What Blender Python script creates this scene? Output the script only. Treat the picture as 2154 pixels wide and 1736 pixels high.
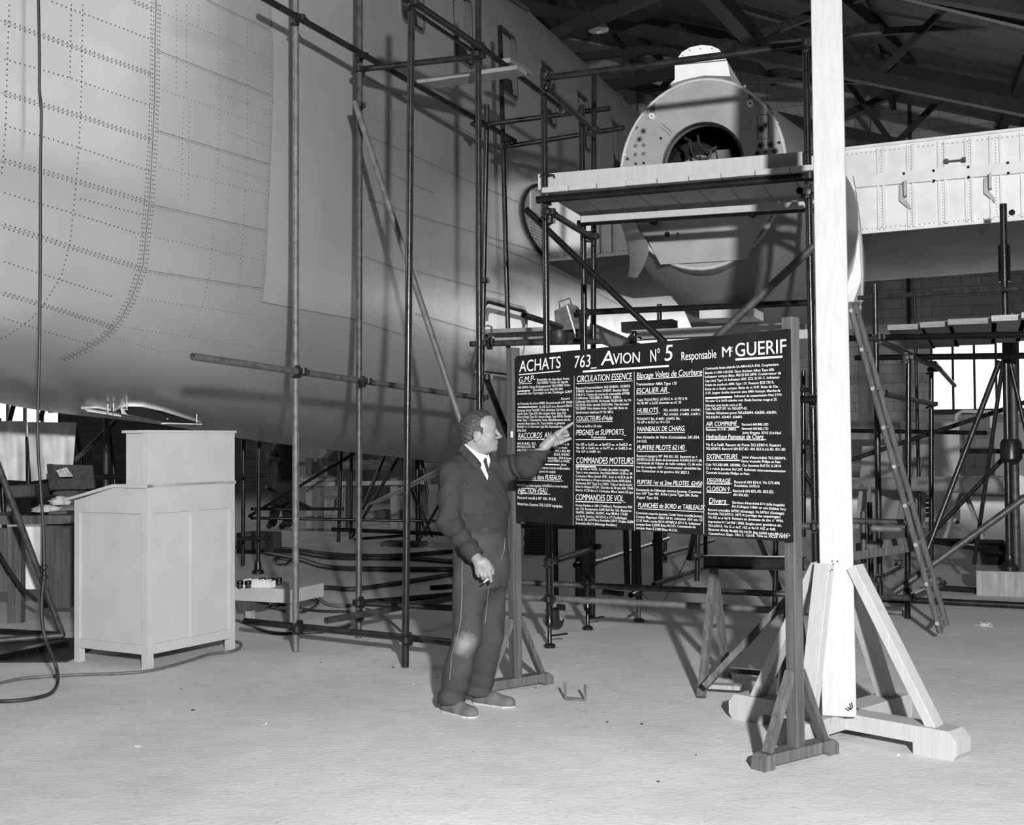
import bpy, bmesh, math, random
import numpy as np
from mathutils import Vector, Matrix
from mathutils.bvhtree import BVHTree
random.seed(7); np.random.seed(7)
scene = bpy.context.scene
for o in list(bpy.data.objects): bpy.data.objects.remove(o)
C = scene.collection

# ------------------------------------------------------------------ camera
F_PX, CX, CY = 2550.0, 1077.0, 868.0
ROLL = 0.008
PITCH = math.atan(62 / F_PX)
CAMZ = 1.5
FWD = Vector((0, math.cos(PITCH), math.sin(PITCH)))
UPV = Vector((0, -math.sin(PITCH), math.cos(PITCH)))
RGT = Vector((1, 0, 0))
cam_d = bpy.data.cameras.new('camera'); cam = bpy.data.objects.new('camera', cam_d); C.objects.link(cam)
cr, sr = math.cos(ROLL), math.sin(ROLL)
cright = RGT * cr - UPV * sr
cup = RGT * sr + UPV * cr
M = Matrix((cright, cup, -FWD)).transposed().to_4x4(); M.translation = Vector((0, 0, CAMZ))
cam.matrix_world = M
cam_d.sensor_width = 36; cam_d.lens = F_PX / 2154 * 36; cam_d.clip_end = 200
scene.camera = cam

# ------------------------------------------------------------------ light
scene.view_settings.view_transform = 'Standard'; scene.view_settings.look = 'None'
scene.view_settings.exposure = 0.0; scene.view_settings.gamma = 1.0
scene.view_settings.use_curve_mapping = False
world = bpy.data.worlds.new('world'); scene.world = world; world.use_nodes = True
wn = world.node_tree.nodes['Background']; wn.inputs[0].default_value = (0.5, 0.5, 0.5, 1); wn.inputs[1].default_value = 0.09
def area(name, loc, target, sx, sy, power):
    d = bpy.data.lights.new(name, 'AREA'); d.shape = 'RECTANGLE'; d.size = sx; d.size_y = sy; d.energy = power
    o = bpy.data.objects.new(name, d); C.objects.link(o); o.location = loc
    o.rotation_euler = (Vector(target) - Vector(loc)).to_track_quat('-Z', 'Y').to_euler(); return o
# photographer's floodlight, to the right of and above the camera
fd = bpy.data.lights.new('flood_lamp', 'SPOT'); fd.energy = 7000; fd.shadow_soft_size = 0.11
fd.spot_size = math.radians(120); fd.spot_blend = 0.9
fl = bpy.data.objects.new('flood_lamp', fd); C.objects.link(fl); fl.location = (0.95, -2.2, 2.8)
fl.rotation_euler = (Vector((1.2, 10.5, 3.3)) - Vector(fl.location)).to_track_quat('-Z', 'Y').to_euler()
# daylight through the far windows, then an added fill for the far floor
area('window_daylight', (9.0, 30.0, 3.2), (2, 18, 0.5), 9, 3, 300)
area('far_floor_fill', (-14.0, 24.0, 4.0), (-3, 21, 0.0), 8, 5, 350)

# added fill lamp out of view, brightens the upper left fuselage skin
area('fuselage_fill', (19.5, 13.5, 9.0), (-6, 9.5, 4.0), 16, 9, 700)

# ------------------------------------------------------------------ projection helpers
def ray(px, py):
    dx, dy = px - CX, py - CY
    return RGT * (dx * cr - dy * sr) + FWD * F_PX - UPV * (dx * sr + dy * cr)
def P(px, py, Y):
    r = ray(px, py); return Vector((0, 0, CAMZ)) + r * (Y / r.y)
def G(px, py, z=0.0):
    r = ray(px, py); return Vector((0, 0, CAMZ)) + r * ((z - CAMZ) / r.z)
def plane_hit(px, py, p0, n):
    r = ray(px, py); o = Vector((0, 0, CAMZ)); return o + r * ((p0 - o).dot(n) / r.dot(n))
TH = math.radians(21.4)
U = Vector((math.cos(TH), -math.sin(TH), 0)); W = Vector((math.sin(TH), math.cos(TH), 0)); Z = Vector((0, 0, 1))
def UW(u, w, z): return U * u + W * w + Z * z

# ------------------------------------------------------------------ materials
MATS = {}
def mat(name, c, rough=0.6, metal=0.0, var=0.12, scale=8.0, bump=0.0, bscale=60, stretch=None, spec=0.5, kind='noise', coat=0.0):
    m = bpy.data.materials.new(name); m.use_nodes = True
    nt = m.node_tree; N = nt.nodes; L = nt.links; b = N['Principled BSDF']
    b.inputs['Roughness'].default_value = rough; b.inputs['Metallic'].default_value = metal
    b.inputs['Specular IOR Level'].default_value = spec
    if coat: b.inputs['Coat Weight'].default_value = coat
    tc = N.new('ShaderNodeTexCoord'); mp = N.new('ShaderNodeMapping'); L.new(tc.outputs['Object'], mp.inputs[0])
    if stretch: mp.inputs['Scale'].default_value = stretch
    nz = N.new('ShaderNodeTexNoise'); nz.inputs['Scale'].default_value = scale; nz.inputs['Detail'].default_value = 6
    L.new(mp.outputs[0], nz.inputs[0])
    rp = N.new('ShaderNodeValToRGB'); lo, hi = max(0, c * (1 - var)), min(1, c * (1 + var))
    rp.color_ramp.elements[0].position = 0.3; rp.color_ramp.elements[1].position = 0.7
    rp.color_ramp.elements[0].color = (lo, lo, lo, 1); rp.color_ramp.elements[1].color = (hi, hi, hi, 1)
    L.new(nz.outputs[0], rp.inputs[0]); L.new(rp.outputs[0], b.inputs['Base Color'])
    if bump:
        n2 = N.new('ShaderNodeTexNoise'); n2.inputs['Scale'].default_value = bscale; n2.inputs['Detail'].default_value = 4
        L.new(mp.outputs[0], n2.inputs[0])
        bm = N.new('ShaderNodeBump'); bm.inputs['Strength'].default_value = bump; bm.inputs['Distance'].default_value = 0.01
        L.new(n2.outputs[0], bm.inputs['Height']); L.new(bm.outputs[0], b.inputs['Normal'])
    MATS[name] = m; return m
def wood(name, c, var=0.12, rough=0.7, stretch=(14, 14, 0.8), knots=True):
    m = mat(name, c, rough, 0, var, 3.0, stretch=stretch, bump=0.15, bscale=8, spec=0.15 if c < 0.15 else 0.4)
    if knots:
        nt = m.node_tree; N = nt.nodes; L = nt.links; b = N['Principled BSDF']
        vo = N.new('ShaderNodeTexVoronoi'); vo.inputs['Scale'].default_value = 2.6
        tc = [n for n in N if n.type == 'TEX_COORD'][0]; mp = N.new('ShaderNodeMapping'); mp.inputs['Scale'].default_value = (2.2, 2.2, 1)
        L.new(tc.outputs['Object'], mp.inputs[0]); L.new(mp.outputs[0], vo.inputs[0])
        rr = N.new('ShaderNodeValToRGB'); rr.color_ramp.elements[0].position = 0.02; rr.color_ramp.elements[1].position = 0.075
        rr.color_ramp.elements[0].color = (0.55, 0.55, 0.55, 1); rr.color_ramp.elements[1].color = (1, 1, 1, 1)
        L.new(vo.outputs['Distance'], rr.inputs[0])
        mx = N.new('ShaderNodeMix'); mx.data_type = 'RGBA'; mx.blend_type = 'MULTIPLY'; mx.inputs[0].default_value = 1
        src = b.inputs['Base Color'].links[0].from_socket
        L.new(src, mx.inputs[6]); L.new(rr.outputs[0], mx.inputs[7]); L.new(mx.outputs[2], b.inputs['Base Color'])
    return m
mat('steel_dark', 0.022, 0.3, 0.4, 0.5, 14, bump=0.1, bscale=90)
mat('steel_black', 0.009, 0.25, 0.2, 0.5, 14, bump=0.1, bscale=90)
mat('steel_grey', 0.065, 0.5, 0.4, 0.45, 18, bump=0.15, bscale=90)
mat('steel_light', 0.12, 0.55, 0.3, 0.35, 18, bump=0.15, bscale=90)
mat('clamp_metal', 0.022, 0.45, 0.5, 0.4, 30)
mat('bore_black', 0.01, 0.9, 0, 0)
wood('timber_white', 0.36, 0.07); wood('plank_white', 0.34, 0.10, stretch=(3, 3, 14)); wood('plank_grey', 0.22, 0.2, stretch=(3, 3, 14), knots=False)
wood('wood_dark', 0.075, 0.3, knots=False); wood('wood_worn', 0.10, 0.35, knots=False); wood('wood_mid', 0.3, 0.25, knots=False)
mat('board_paint', 0.008, 0.8, 0, 0.35, 5, spec=0.2); mat('paint_white', 0.82, 0.8, 0, 0.08, 40); mat('paint_old', 0.42, 0.8, 0, 0.3, 40)
mat('desk_paint', 0.43, 0.5, 0, 0.05, 5); mat('metal_white', 0.82, 0.5, 0.1, 0.08, 6)
mat('rubber', 0.02, 0.5, 0, 0.2, 20); mat('hose_grey', 0.10, 0.5, 0, 0.2, 20)
mat('skin', 0.20, 0.5, 0, 0.06, 12, spec=0.4); mat('hair', 0.035, 0.55, 0, 0.5, 60, stretch=(0.3, 1, 1.2), bump=0.6, bscale=60)
mat('shirt', 0.8, 0.8, 0, 0.05, 10); mat('cigarette', 0.85, 0.7, 0, 0.02); mat('lip', 0.33, 0.5, 0, 0.05)
mat('jacket', 0.031, 0.85, 0, 0.16, 9, bump=0.4, bscale=26, spec=0.2); mat('trousers', 0.044, 0.85, 0, 0.2, 7, bump=0.3, bscale=22, spec=0.2)
mat('seam', 0.16, 0.85, 0, 0.2, 30); mat('shoe', 0.11, 0.9, 0, 0.2, 20); mat('shoe_sole', 0.42, 0.9, 0, 0.2, 40)
mat('overall_dark', 0.02, 0.85, 0, 0.3, 10); mat('white_of_eye', 0.6, 0.3, 0, 0); mat('pupil', 0.02, 0.3, 0, 0)
mat('concrete_block', 0.12, 0.9, 0, 0.4, 3); mat('truss_steel', 0.03, 0.7, 0.1, 0.3, 2); mat('roof_sheet', 0.11, 0.8, 0, 0.3, 0.8, stretch=(1, 6, 1))
mat('paper', 0.72, 0.85, 0, 0.15, 6, bump=0.6, bscale=5); mat('rag', 0.55, 0.9, 0, 0.25, 14, bump=0.8, bscale=14)
mat('label_white', 0.75, 0.7, 0, 0.05); mat('crate_grey', 0.24, 0.7, 0, 0.2, 6)
mat('firewall', 0.31, 0.55, 0.15, 0.12, 5, bump=0.05, bscale=20); mat('seam_dark', 0.10, 0.7, 0.2, 0.2, 20)
mat('rivet', 0.03, 0.6, 0.2, 0.3, 30); mat('panel_light', 0.5, 0.6, 0.1, 0.2, 3); mat('cyl_cloth', 0.9, 0.7, 0, 0.12, 4)

# aluminium skin: brushed, with faint plate to plate and smear variation
def skin_mat(name, c=0.70, rough=0.27, metal=0.70, streak=0.14):
    m = mat(name, c, rough, metal, streak * .5, 0.8, stretch=(1, 1, 0.6))
    nt = m.node_tree; N = nt.nodes; L = nt.links; b = N['Principled BSDF']
    tc = [n for n in N if n.type == 'TEX_COORD'][0]
    n3 = N.new('ShaderNodeTexNoise'); n3.inputs['Scale'].default_value = 3.0; n3.inputs['Detail'].default_value = 8
    L.new(tc.outputs['Object'], n3.inputs[0])
    mr = N.new('ShaderNodeMapRange'); mr.inputs[3].default_value = rough - 0.02; mr.inputs[4].default_value = rough + 0.16
    L.new(n3.outputs[0], mr.inputs[0]); L.new(mr.outputs[0], b.inputs['Roughness'])
    n4 = N.new('ShaderNodeTexNoise'); n4.inputs['Scale'].default_value = 1.6; n4.inputs['Detail'].default_value = 3
    L.new(tc.outputs['Object'], n4.inputs[0])
    bm = N.new('ShaderNodeBump'); bm.inputs['Strength'].default_value = 0.14; bm.inputs['Distance'].default_value = 0.03
    L.new(n4.outputs[0], bm.inputs['Height']); L.new(bm.outputs[0], b.inputs['Normal'])
    return m
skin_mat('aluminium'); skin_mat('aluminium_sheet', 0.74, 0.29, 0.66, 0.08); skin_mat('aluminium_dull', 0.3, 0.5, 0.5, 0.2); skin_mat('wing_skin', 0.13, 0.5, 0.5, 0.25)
# glass that the far windows carry, with bright sky behind it
g = bpy.data.materials.new('window_sky'); g.use_nodes = True; nt = g.node_tree; nt.nodes.clear()
e = nt.nodes.new('ShaderNodeEmission'); e.inputs[0].default_value = (1, 1, 1, 1); e.inputs[1].default_value = 1.6
oo = nt.nodes.new('ShaderNodeOutputMaterial'); nt.links.new(e.outputs[0], oo.inputs[0]); MATS['window_sky'] = g
# floor
def floor_mat():
    m = bpy.data.materials.new('concrete_floor'); m.use_nodes = True; nt = m.node_tree; N = nt.nodes; L = nt.links; b = N['Principled BSDF']
    b.inputs['Roughness'].default_value = 0.8; b.inputs['Specular IOR Level'].default_value = 0.25
    tc = N.new('ShaderNodeTexCoord')
    def noise(s, d, st=(1, 1, 1), rot=0):
        mp = N.new('ShaderNodeMapping'); mp.inputs['Scale'].default_value = st; mp.inputs['Rotation'].default_value = (0, 0, rot)
        L.new(tc.outputs['Object'], mp.inputs[0])
        n = N.new('ShaderNodeTexNoise'); n.inputs['Scale'].default_value = s; n.inputs['Detail'].default_value = d; L.new(mp.outputs[0], n.inputs[0]); return n
    def ramp(n, p0, c0, p1, c1):
        r = N.new('ShaderNodeValToRGB'); r.color_ramp.elements[0].position = p0; r.color_ramp.elements[1].position = p1
        r.color_ramp.elements[0].color = (c0,) * 3 + (1,); r.color_ramp.elements[1].color = (c1,) * 3 + (1,); L.new(n.outputs[0], r.inputs[0]); return r
    def mul(a, c):
        x = N.new('ShaderNodeMix'); x.data_type = 'RGBA'; x.blend_type = 'MULTIPLY'; x.inputs[0].default_value = 1
        L.new(a, x.inputs[6]); L.new(c, x.inputs[7]); return x.outputs[2]
    a = ramp(noise(1.1, 9, (1, 1, 1)), 0.3, 0.54, 0.7, 0.68)
    s = ramp(noise(7, 8, (0.8, 1.4, 1), 0.3), 0.30, 0.90, 0.6, 1.0)
    k = ramp(noise(26, 3), 0.24, 0.7, 0.33, 1.0)
    q = ramp(noise(190, 2), 0.3, 0.86, 0.6, 1.03)
    out = mul(mul(mul(a.outputs[0], s.outputs[0]), k.outputs[0]), q.outputs[0])
    L.new(out, b.inputs['Base Color'])
    bm = N.new('ShaderNodeBump'); bm.inputs['Strength'].default_value = 0.35; bm.inputs['Distance'].default_value = 0.01
    L.new(noise(30, 8).outputs[0], bm.inputs['Height']); L.new(bm.outputs[0], b.inputs['Normal'])
    MATS['concrete_floor'] = m
floor_mat()
def block_mat():
    m = MATS['concrete_block']; nt = m.node_tree; N = nt.nodes; L = nt.links; b = N['Principled BSDF']
    uv = N.new('ShaderNodeUVMap'); br = N.new('ShaderNodeTexBrick')
    br.inputs['Scale'].default_value = 1.0; br.inputs['Brick Width'].default_value = 0.5; br.inputs['Row Height'].default_value = 0.25
    br.inputs['Mortar Size'].default_value = 0.012; br.inputs['Color1'].default_value = (0.42, 0.42, 0.42, 1); br.inputs['Color2'].default_value = (0.34, 0.34, 0.34, 1)
    br.inputs['Mortar'].default_value = (0.24, 0.24, 0.24, 1)
    L.new(uv.outputs[0], br.inputs[0]); L.new(br.outputs[0], b.inputs['Base Color'])
block_mat()

# ------------------------------------------------------------------ object helpers
WLOC = {}
def tag(o, label=None, cat=None, group=None, kind=None):
    if label: o['label'] = label
    if cat: o['category'] = cat
    if group: o['group'] = group
    if kind: o['kind'] = kind
    return o
def thing(name, label, cat, loc, group=None):
    o = bpy.data.objects.new(name, None); C.objects.link(o); o.location = loc; o.empty_display_size = 0.1
    WLOC[o.name] = Vector(loc); return tag(o, label, cat, group)
def perp(d):
    d = d.normalized(); a = Vector((0, 0, 1)) if abs(d.z) < 0.9 else Vector((1, 0, 0))
    x = d.cross(a).normalized(); return x, x.cross(d).normalized()
class MB:
    def __init__(s): s.v = []; s.f = []; s.m = []; s.mi = 0
    def add(s, vs, fs):
        b = len(s.v); s.v += [tuple(x) for x in vs]; s.f += [tuple(i + b for i in f) for f in fs]; s.m += [s.mi] * len(fs); return s
    def box(s, c, ax, ay, az):           # half vectors
        c = Vector(c); vs = [c + ax * i + ay * j + az * k for k in (-1, 1) for j in (-1, 1) for i in (-1, 1)]
        fs = [(0, 2, 3, 1), (4, 5, 7, 6), (0, 1, 5, 4), (2, 6, 7, 3), (0, 4, 6, 2), (1, 3, 7, 5)]
        if ax.cross(ay).dot(az) < 0: fs = [f[::-1] for f in fs]
        return s.add(vs, fs)
    def bx(s, x0, x1, y0, y1, z0, z1, c=None, ax=Vector((1, 0, 0)), ay=Vector((0, 1, 0)), az=Vector((0, 0, 1))):
        c = Vector(c or (0, 0, 0)); m = c + ax * (x0 + x1) / 2 + ay * (y0 + y1) / 2 + az * (z0 + z1) / 2
        return s.box(m, ax * abs(x1 - x0) / 2, ay * abs(y1 - y0) / 2, az * abs(z1 - z0) / 2)
    def beam(s, p0, p1, w, h, side=None, ch=0.0):   # side: direction of the width w
        p0, p1 = Vector(p0), Vector(p1); d = (p1 - p0).normalized()
        if side is None: side, up = perp(d)
        else:
            side = (side - d * side.dot(d)).normalized(); up = d.cross(side).normalized()
        w, h = w / 2, h / 2
        if ch: pr = [(w - ch, -h), (w, -h + ch), (w, h - ch), (w - ch, h), (-w + ch, h), (-w, h - ch), (-w, -h + ch), (-w + ch, -h)]
        else: pr = [(w, -h), (w, h), (-w, h), (-w, -h)]
        n = len(pr); vs = [p + side * a + up * b for p in (p0, p1) for a, b in pr]
        fs = [(i, i + n, (i + 1) % n + n, (i + 1) % n) for i in range(n)] + [tuple(range(n)), tuple(range(2 * n - 1, n - 1, -1))]
        if side.cross(up).dot(d) < 0: fs = [f[::-1] for f in fs]
        fs = [f[::-1] for f in fs]
        return s.add(vs, fs)
    def tube(s, p0, p1, r=0.0242, n=16, hollow=False, r1=None):
        p0, p1 = Vector(p0), Vector(p1); x, y = perp(p1 - p0); r1 = r if r1 is None else r1
        ring = lambda p, q: [p + (x * math.cos(2 * math.pi * i / n) + y * math.sin(2 * math.pi * i / n)) * q for i in range(n)]
        vs = ring(p0, r) + ring(p1, r1)
        fs = [(i, (i + 1) % n, n + (i + 1) % n, n + i) for i in range(n)]
        if hollow:
            t = r - 0.0045; d = (p1 - p0).normalized()
            vs += ring(p0, t) + ring(p1, t) + ring(p0 + d * 0.12, t) + ring(p1 - d * 0.12, t)
            for i in range(n):
                j = (i + 1) % n
                fs += [(i, 2 * n + i, 2 * n + j, j), (n + i, n + j, 3 * n + j, 3 * n + i), (2 * n + i, 4 * n + i, 4 * n + j, 2 * n + j), (3 * n + i, 3 * n + j, 5 * n + j, 5 * n + i)]
            fs += [tuple(4 * n + i for i in range(n)), tuple(5 * n + n - 1 - i for i in range(n))]
        else:
            fs += [tuple(range(n))[::-1], tuple(range(n, 2 * n))]
        return s.add(vs, fs)
    def path(s, pts, r, n=8, closed=False):
        pts = [Vector(p) for p in pts]; m = len(pts); vs = []; x = None
        rr = r if isinstance(r, (list, tuple)) else [r] * m
        for k, p in enumerate(pts):
            if closed: d = (pts[(k + 1) % m] - pts[k - 1]).normalized()
            else: d = (pts[min(k + 1, m - 1)] - pts[max(k - 1, 0)]).normalized()
            if x is None: x, y = perp(d)
            else:
                x = (x - d * x.dot(d))
                x = perp(d)[0] if x.length < 1e-5 else x.normalized()
                y = x.cross(d).normalized()
            vs += [p + (x * math.cos(2 * math.pi * i / n) + y * math.sin(2 * math.pi * i / n)) * rr[k] for i in range(n)]
        fs = []
        for k in range(m if closed else m - 1):
            a, b = k * n, ((k + 1) % m) * n
            fs += [(a + i, a + (i + 1) % n, b + (i + 1) % n, b + i) for i in range(n)]
        if not closed: fs += [tuple(range(n))[::-1], tuple(range((m - 1) * n, m * n))]
        return s.add(vs, fs)
    def prism(s, poly, ex):               # poly: list of Vectors, ex: extrusion vector
        n = len(poly); vs = [Vector(p) for p in poly] + [Vector(p) + ex for p in poly]
        fs = [tuple(range(n))[::-1], tuple(range(n, 2 * n))] + [(i, (i + 1) % n, n + (i + 1) % n, n + i) for i in range(n)]
        return s.add(vs, fs)
    def lathe(s, c, axis, prof, n=20):    # prof: (radius, along)
        c = Vector(c); x, y = perp(axis); a = axis.normalized(); vs = []
        for r, t in prof: vs += [c + a * t + (x * math.cos(2 * math.pi * i / n) + y * math.sin(2 * math.pi * i / n)) * r for i in range(n)]
        fs = []
        for k in range(len(prof) - 1): fs += [(k * n + i, k * n + (i + 1) % n, (k + 1) * n + (i + 1) % n, (k + 1) * n + i) for i in range(n)]
        fs += [tuple(range(n))[::-1], tuple(range((len(prof) - 1) * n, len(prof) * n))]
        return s.add(vs, fs)
    def disc(s, c, nrm, r, n=24, th=0.004):
        return s.lathe(c, nrm, [(r, 0), (r, th)], n)
    def build(s, name, m, parent=None, smooth=38, fix=True):
        me = bpy.data.meshes.new(name)
        vs = [Vector(v) for v in s.v]
        if parent is not None: off = WLOC[parent.name]
        else:
            zs = min(v.z for v in vs); off = sum(vs, Vector()) / len(vs); off.z = zs
        me.from_pydata([v - off for v in vs], [], s.f)
        for mm in (m if isinstance(m, (list, tuple)) else [m]): me.materials.append(MATS[mm])
        if isinstance(m, (list, tuple)): me.polygons.foreach_set('material_index', s.m)
        if fix:
            b = bmesh.new(); b.from_mesh(me); bmesh.ops.recalc_face_normals(b, faces=b.faces); b.to_mesh(me); b.free()
        if smooth:
            me.polygons.foreach_set('use_smooth', [True] * len(me.polygons)); me.set_sharp_from_angle(angle=math.radians(smooth))
        o = bpy.data.objects.new(name, me); C.objects.link(o)
        if parent is not None: o.parent = parent; WLOC[o.name] = off.copy()
        else: o.location = off; WLOC[o.name] = off.copy()
        return o
def struct(name, mb, m, uvs=None):
    o = mb.build(name, m); o['kind'] = 'structure'; return o

# ------------------------------------------------------------------ hangar shell
fb = MB(); fb.bx(-42, 26, -6, 46, -0.3, 0, ax=U, ay=W); fo = struct('floor', fb, 'concrete_floor'); 
def uvbox(o, ax, az, s=1.0):
    me = o.data; uv = me.uv_layers.new(name='UVMap')
    for lp in me.loops:
        c = me.vertices[lp.vertex_index].co; uv.data[lp.index].uv = (c.dot(ax) * s, c.dot(az) * s)
WB = 34.0
WIN = [(-2.25, 5.0, 2.05, 3.55)]
# right-hand window strip spans u -2.1 .. 3.2; left-hand window strip spans u -26 .. -22
mb = MB(); L0, L1 = -36.0, -30.5
def wallpiece(u0, u1, z0, z1): mb.bx(u0, u1, WB, WB + 0.35, z0, z1, ax=U, ay=W)
wallpiece(-42, L0, 0, 16); wallpiece(L0, L1, 0, 1.75); wallpiece(L0, L1, 3.3, 16); wallpiece(L1, -1.35, 0, 16)
wallpiece(-1.35, 5, 0, 2.2); wallpiece(-1.35, 5, 4.1, 16); wallpiece(5, 30, 0, 16)
wo = struct('wall_back', mb, 'concrete_block'); uvbox(wo, U, Z)
def far_window(name, u0, u1, z0, z1, n):
    r = MB(); 
    for k in range(n + 1): 
        uu = u0 + (u1 - u0) * k / n; r.bx(uu - 0.03, uu + 0.03, WB - 0.02, WB + 0.1, z0, z1, ax=U, ay=W)
    for zz in (z0, z1): r.bx(u0 - 0.06, u1 + 0.06, WB - 0.05, WB + 0.1, zz - 0.07, zz + 0.07, ax=U, ay=W)
    f = r.build('window_%d' % name, 'truss_steel'); f['kind'] = 'structure'
    q = MB(); q.bx(u0, u1, WB + 0.12, WB + 0.14, z0, z1, ax=U, ay=W); q.build('pane', 'window_sky', f)
far_window(1, -1.35, 5, 2.2, 4.1, 12); far_window(2, L0, L1, 1.75, 3.3, 7)
# pilasters and pipe on the back wall
for k, uu in enumerate((-9.5, -3.0, 8.0)):
    r = MB(); r.bx(uu - 0.2, uu + 0.2, WB - 0.25, WB, 0, 14, ax=U, ay=W); struct('trim_%d' % (k + 1), r, 'concrete_block')
r = MB(); r.path([UW(-1.9, WB - 0.1, 4.4), UW(-1.9, WB - 0.1, 6.2), UW(-2.3, WB - 0.1, 6.9), UW(-2.3, WB - 0.1, 7.6), UW(-1.8, WB - 0.1, 8.4), UW(-1.8, WB - 0.1, 13)], 0.05); struct('trim_4', r, 'truss_steel')
# roof: two slopes with the ridge along the depth of the hangar
def roofz(u): return 15.0 - abs(u + 16.0) * 0.32
r = MB()
for a, b_ in ((-42, -16), (-16, 26)):
    r.add([UW(a, 13, roofz(a)), UW(b_, 13, roofz(b_)), UW(b_, WB + 0.4, roofz(b_)), UW(a, WB + 0.4, roofz(a)),
           UW(a, 13, roofz(a) + 0.1), UW(b_, 13, roofz(b_) + 0.1), UW(b_, WB + 0.4, roofz(b_) + 0.1), UW(a, WB + 0.4, roofz(a) + 0.1)],
          [(0, 1, 2, 3), (7, 6, 5, 4), (0, 4, 5, 1), (1, 5, 6, 2), (2, 6, 7, 3), (3, 7, 4, 0)])
struct('ceiling', r, 'roof_sheet')
# purlins, rafters and trusses under the roof
r = MB()
for k in range(16):
    u = -31 + k * 3.2; r.beam(UW(u, 14, roofz(u) - 0.12), UW(u, WB, roofz(u) - 0.12), 0.12, 0.2, U)
struct('trim_5', r, 'truss_steel')
tn = 6
for w in (18.5, 24.0, 29.5):
    r = MB()
    for a, b_ in ((-30, -16), (-16, 22)):
        r.beam(UW(a, w, roofz(a) - 0.35), UW(b_, w, roofz(b_) - 0.35), 0.22, 0.28, W)
        r.beam(UW(a, w, roofz(a) - 1.9), UW(b_, w, roofz(b_) - 2.4), 0.22, 0.24, W)
    for k in range(18):
        u = -29 + k * 2.85; s_ = 1.4 if k % 2 else -1.4
        r.beam(UW(u, w, roofz(u) - 0.35), UW(u + s_, w, roofz(u + s_) - 2.1), 0.12, 0.12, W)
    struct('trim_%d' % tn, r, 'truss_steel'); tn += 1
# diagonal wind braces and a light rail under the trusses
for (p, q, sz, mm) in ((P(1160, 78, 21), P(1400, -22, 20), 0.2, 'truss_steel'), (P(1240, 118, 27), P(1640, 80, 24), 0.16, 'steel_grey'), (P(1772, 72, 26), P(2180, 48, 24), 0.14, 'steel_grey'),
                   (P(1900, -10, 20), P(2190, 60, 20), 0.12, 'steel_grey'), (P(1500, -10, 22), P(1590, 90, 24), 0.3, 'truss_steel'), (P(1560, 88, 24), P(1740, 20, 24), 0.16, 'steel_grey'),
                   (P(1480, -5, 24), P(1640, 40, 25), 0.12, 'steel_grey'), (P(1380, 160, 26), P(1200, 200, 28), 0.2, 'truss_steel'), (P(1700, 170, 26), P(1330, 165, 27), 0.1, 'steel_grey'),
                   (P(1780, 10, 24), P(1960, 160, 30), 0.25, 'truss_steel'), (P(2154, 150, 26), P(2100, 290, 30), 0.2, 'truss_steel'), (P(1852, 207, 30), P(2170, 60, 30), 0.15, 'truss_steel')):
    r = MB(); dd = (q - p); r.beam(p - dd * .35, q + dd * .45, sz, sz); struct('trim_%d' % tn, r, mm); tn += 1
# hanging lamp
lp = P(1259, 62, 22); t = thing('pendant_lamp', 'white enamel pendant lamp hanging under the dark roof above the nacelle', 'lamp', lp)
r = MB(); r.lathe(lp, Z, [(0.185, -0.02), (0.19, 0.0), (0.13, 0.09), (0.05, 0.13), (0.045, 0.2)], 24); r.build('lamp_shade', 'metal_white', t)
r = MB(); r.lathe(lp + Z * 0.2, Z, [(0.05, 0), (0.05, 0.12), (0.02, 0.14), (0.02, 0.16)], 12); r.build('socket', 'steel_dark', t)
r = MB(); r.tube(lp + Z * 0.3, lp + Z * 6.0, 0.012, 8); r.build('cord', 'rubber', t)
r = MB(); r.lathe(lp - Z * 0.05, Z, [(0.02, -0.03), (0.05, 0), (0.05, 0.04), (0.03, 0.09)], 14); r.build('bulb', 'label_white', t)
# ------------------------------------------------------------------ aircraft
def interp(x, ks):
    if x <= ks[0][0]: return ks[0][1]
    for (a, b), (c, d) in zip(ks, ks[1:]):
        if x <= c:
            t = (x - a) / (c - a); return b + (d - b) * t
    return ks[-1][1]
def smooth_interp(x, ks, h=0.5):
    return sum(interp(x + h * q, ks) * g for q, g in ((-1, .12), (-.5, .22), (0, .32), (.5, .22), (1, .12)))
HW = [(2.3, .05), (2.8, .45), (3.4, .8), (4, 1.02), (5, 1.29), (5.63, 1.42), (6.7, 1.70), (7.3, 1.82), (8, 1.89), (9, 1.9), (24, 1.9), (34, 1.4), (40, 1.0)]
ZB = [(2.3, 3.4), (3, 2.9), (4, 2.45), (5, 2.22), (5.6, 2.1), (7.07, 1.9), (7.93, 1.81), (8.3, 1.76), (9.54, 1.70), (10.2, 1.64), (11.2, 1.53), (12.7, 1.42), (16, 1.2), (20, 1.1), (28, 1.3), (40, 3.5)]
ZT = [(2.3, 3.6), (3, 4.6), (4, 5.7), (5, 6.6), (6, 7.2), (7, 7.6), (8, 7.76), (30, 7.76), (40, 7.6)]
UC = -6.9
def fus(w):
    hw, zb, zt = smooth_interp(w, HW), smooth_interp(w, ZB), smooth_interp(w, ZT)
    n = interp(w, [(5, 2.2), (6.7, 2.4), (8, 3.0)]); zcl = 3.5; zcu = min(5.86, 3.5 + (zt - 3.5) * .55); return hw, zb, zt, n, zcl, zcu
def fus_u(w, z):
    hw, zb, zt, n, zcl, zcu = fus(w)
    if z > zcu: q = min(1, (z - zcu) / (zt - zcu)); return UC + hw * math.sqrt(max(0, 1 - q * q))
    if z < zcl: q = min(1, (zcl - z) / (zcl - zb)); return UC + hw * max(0, 1 - q ** n) ** (1 / n)
    return UC + hw
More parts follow.
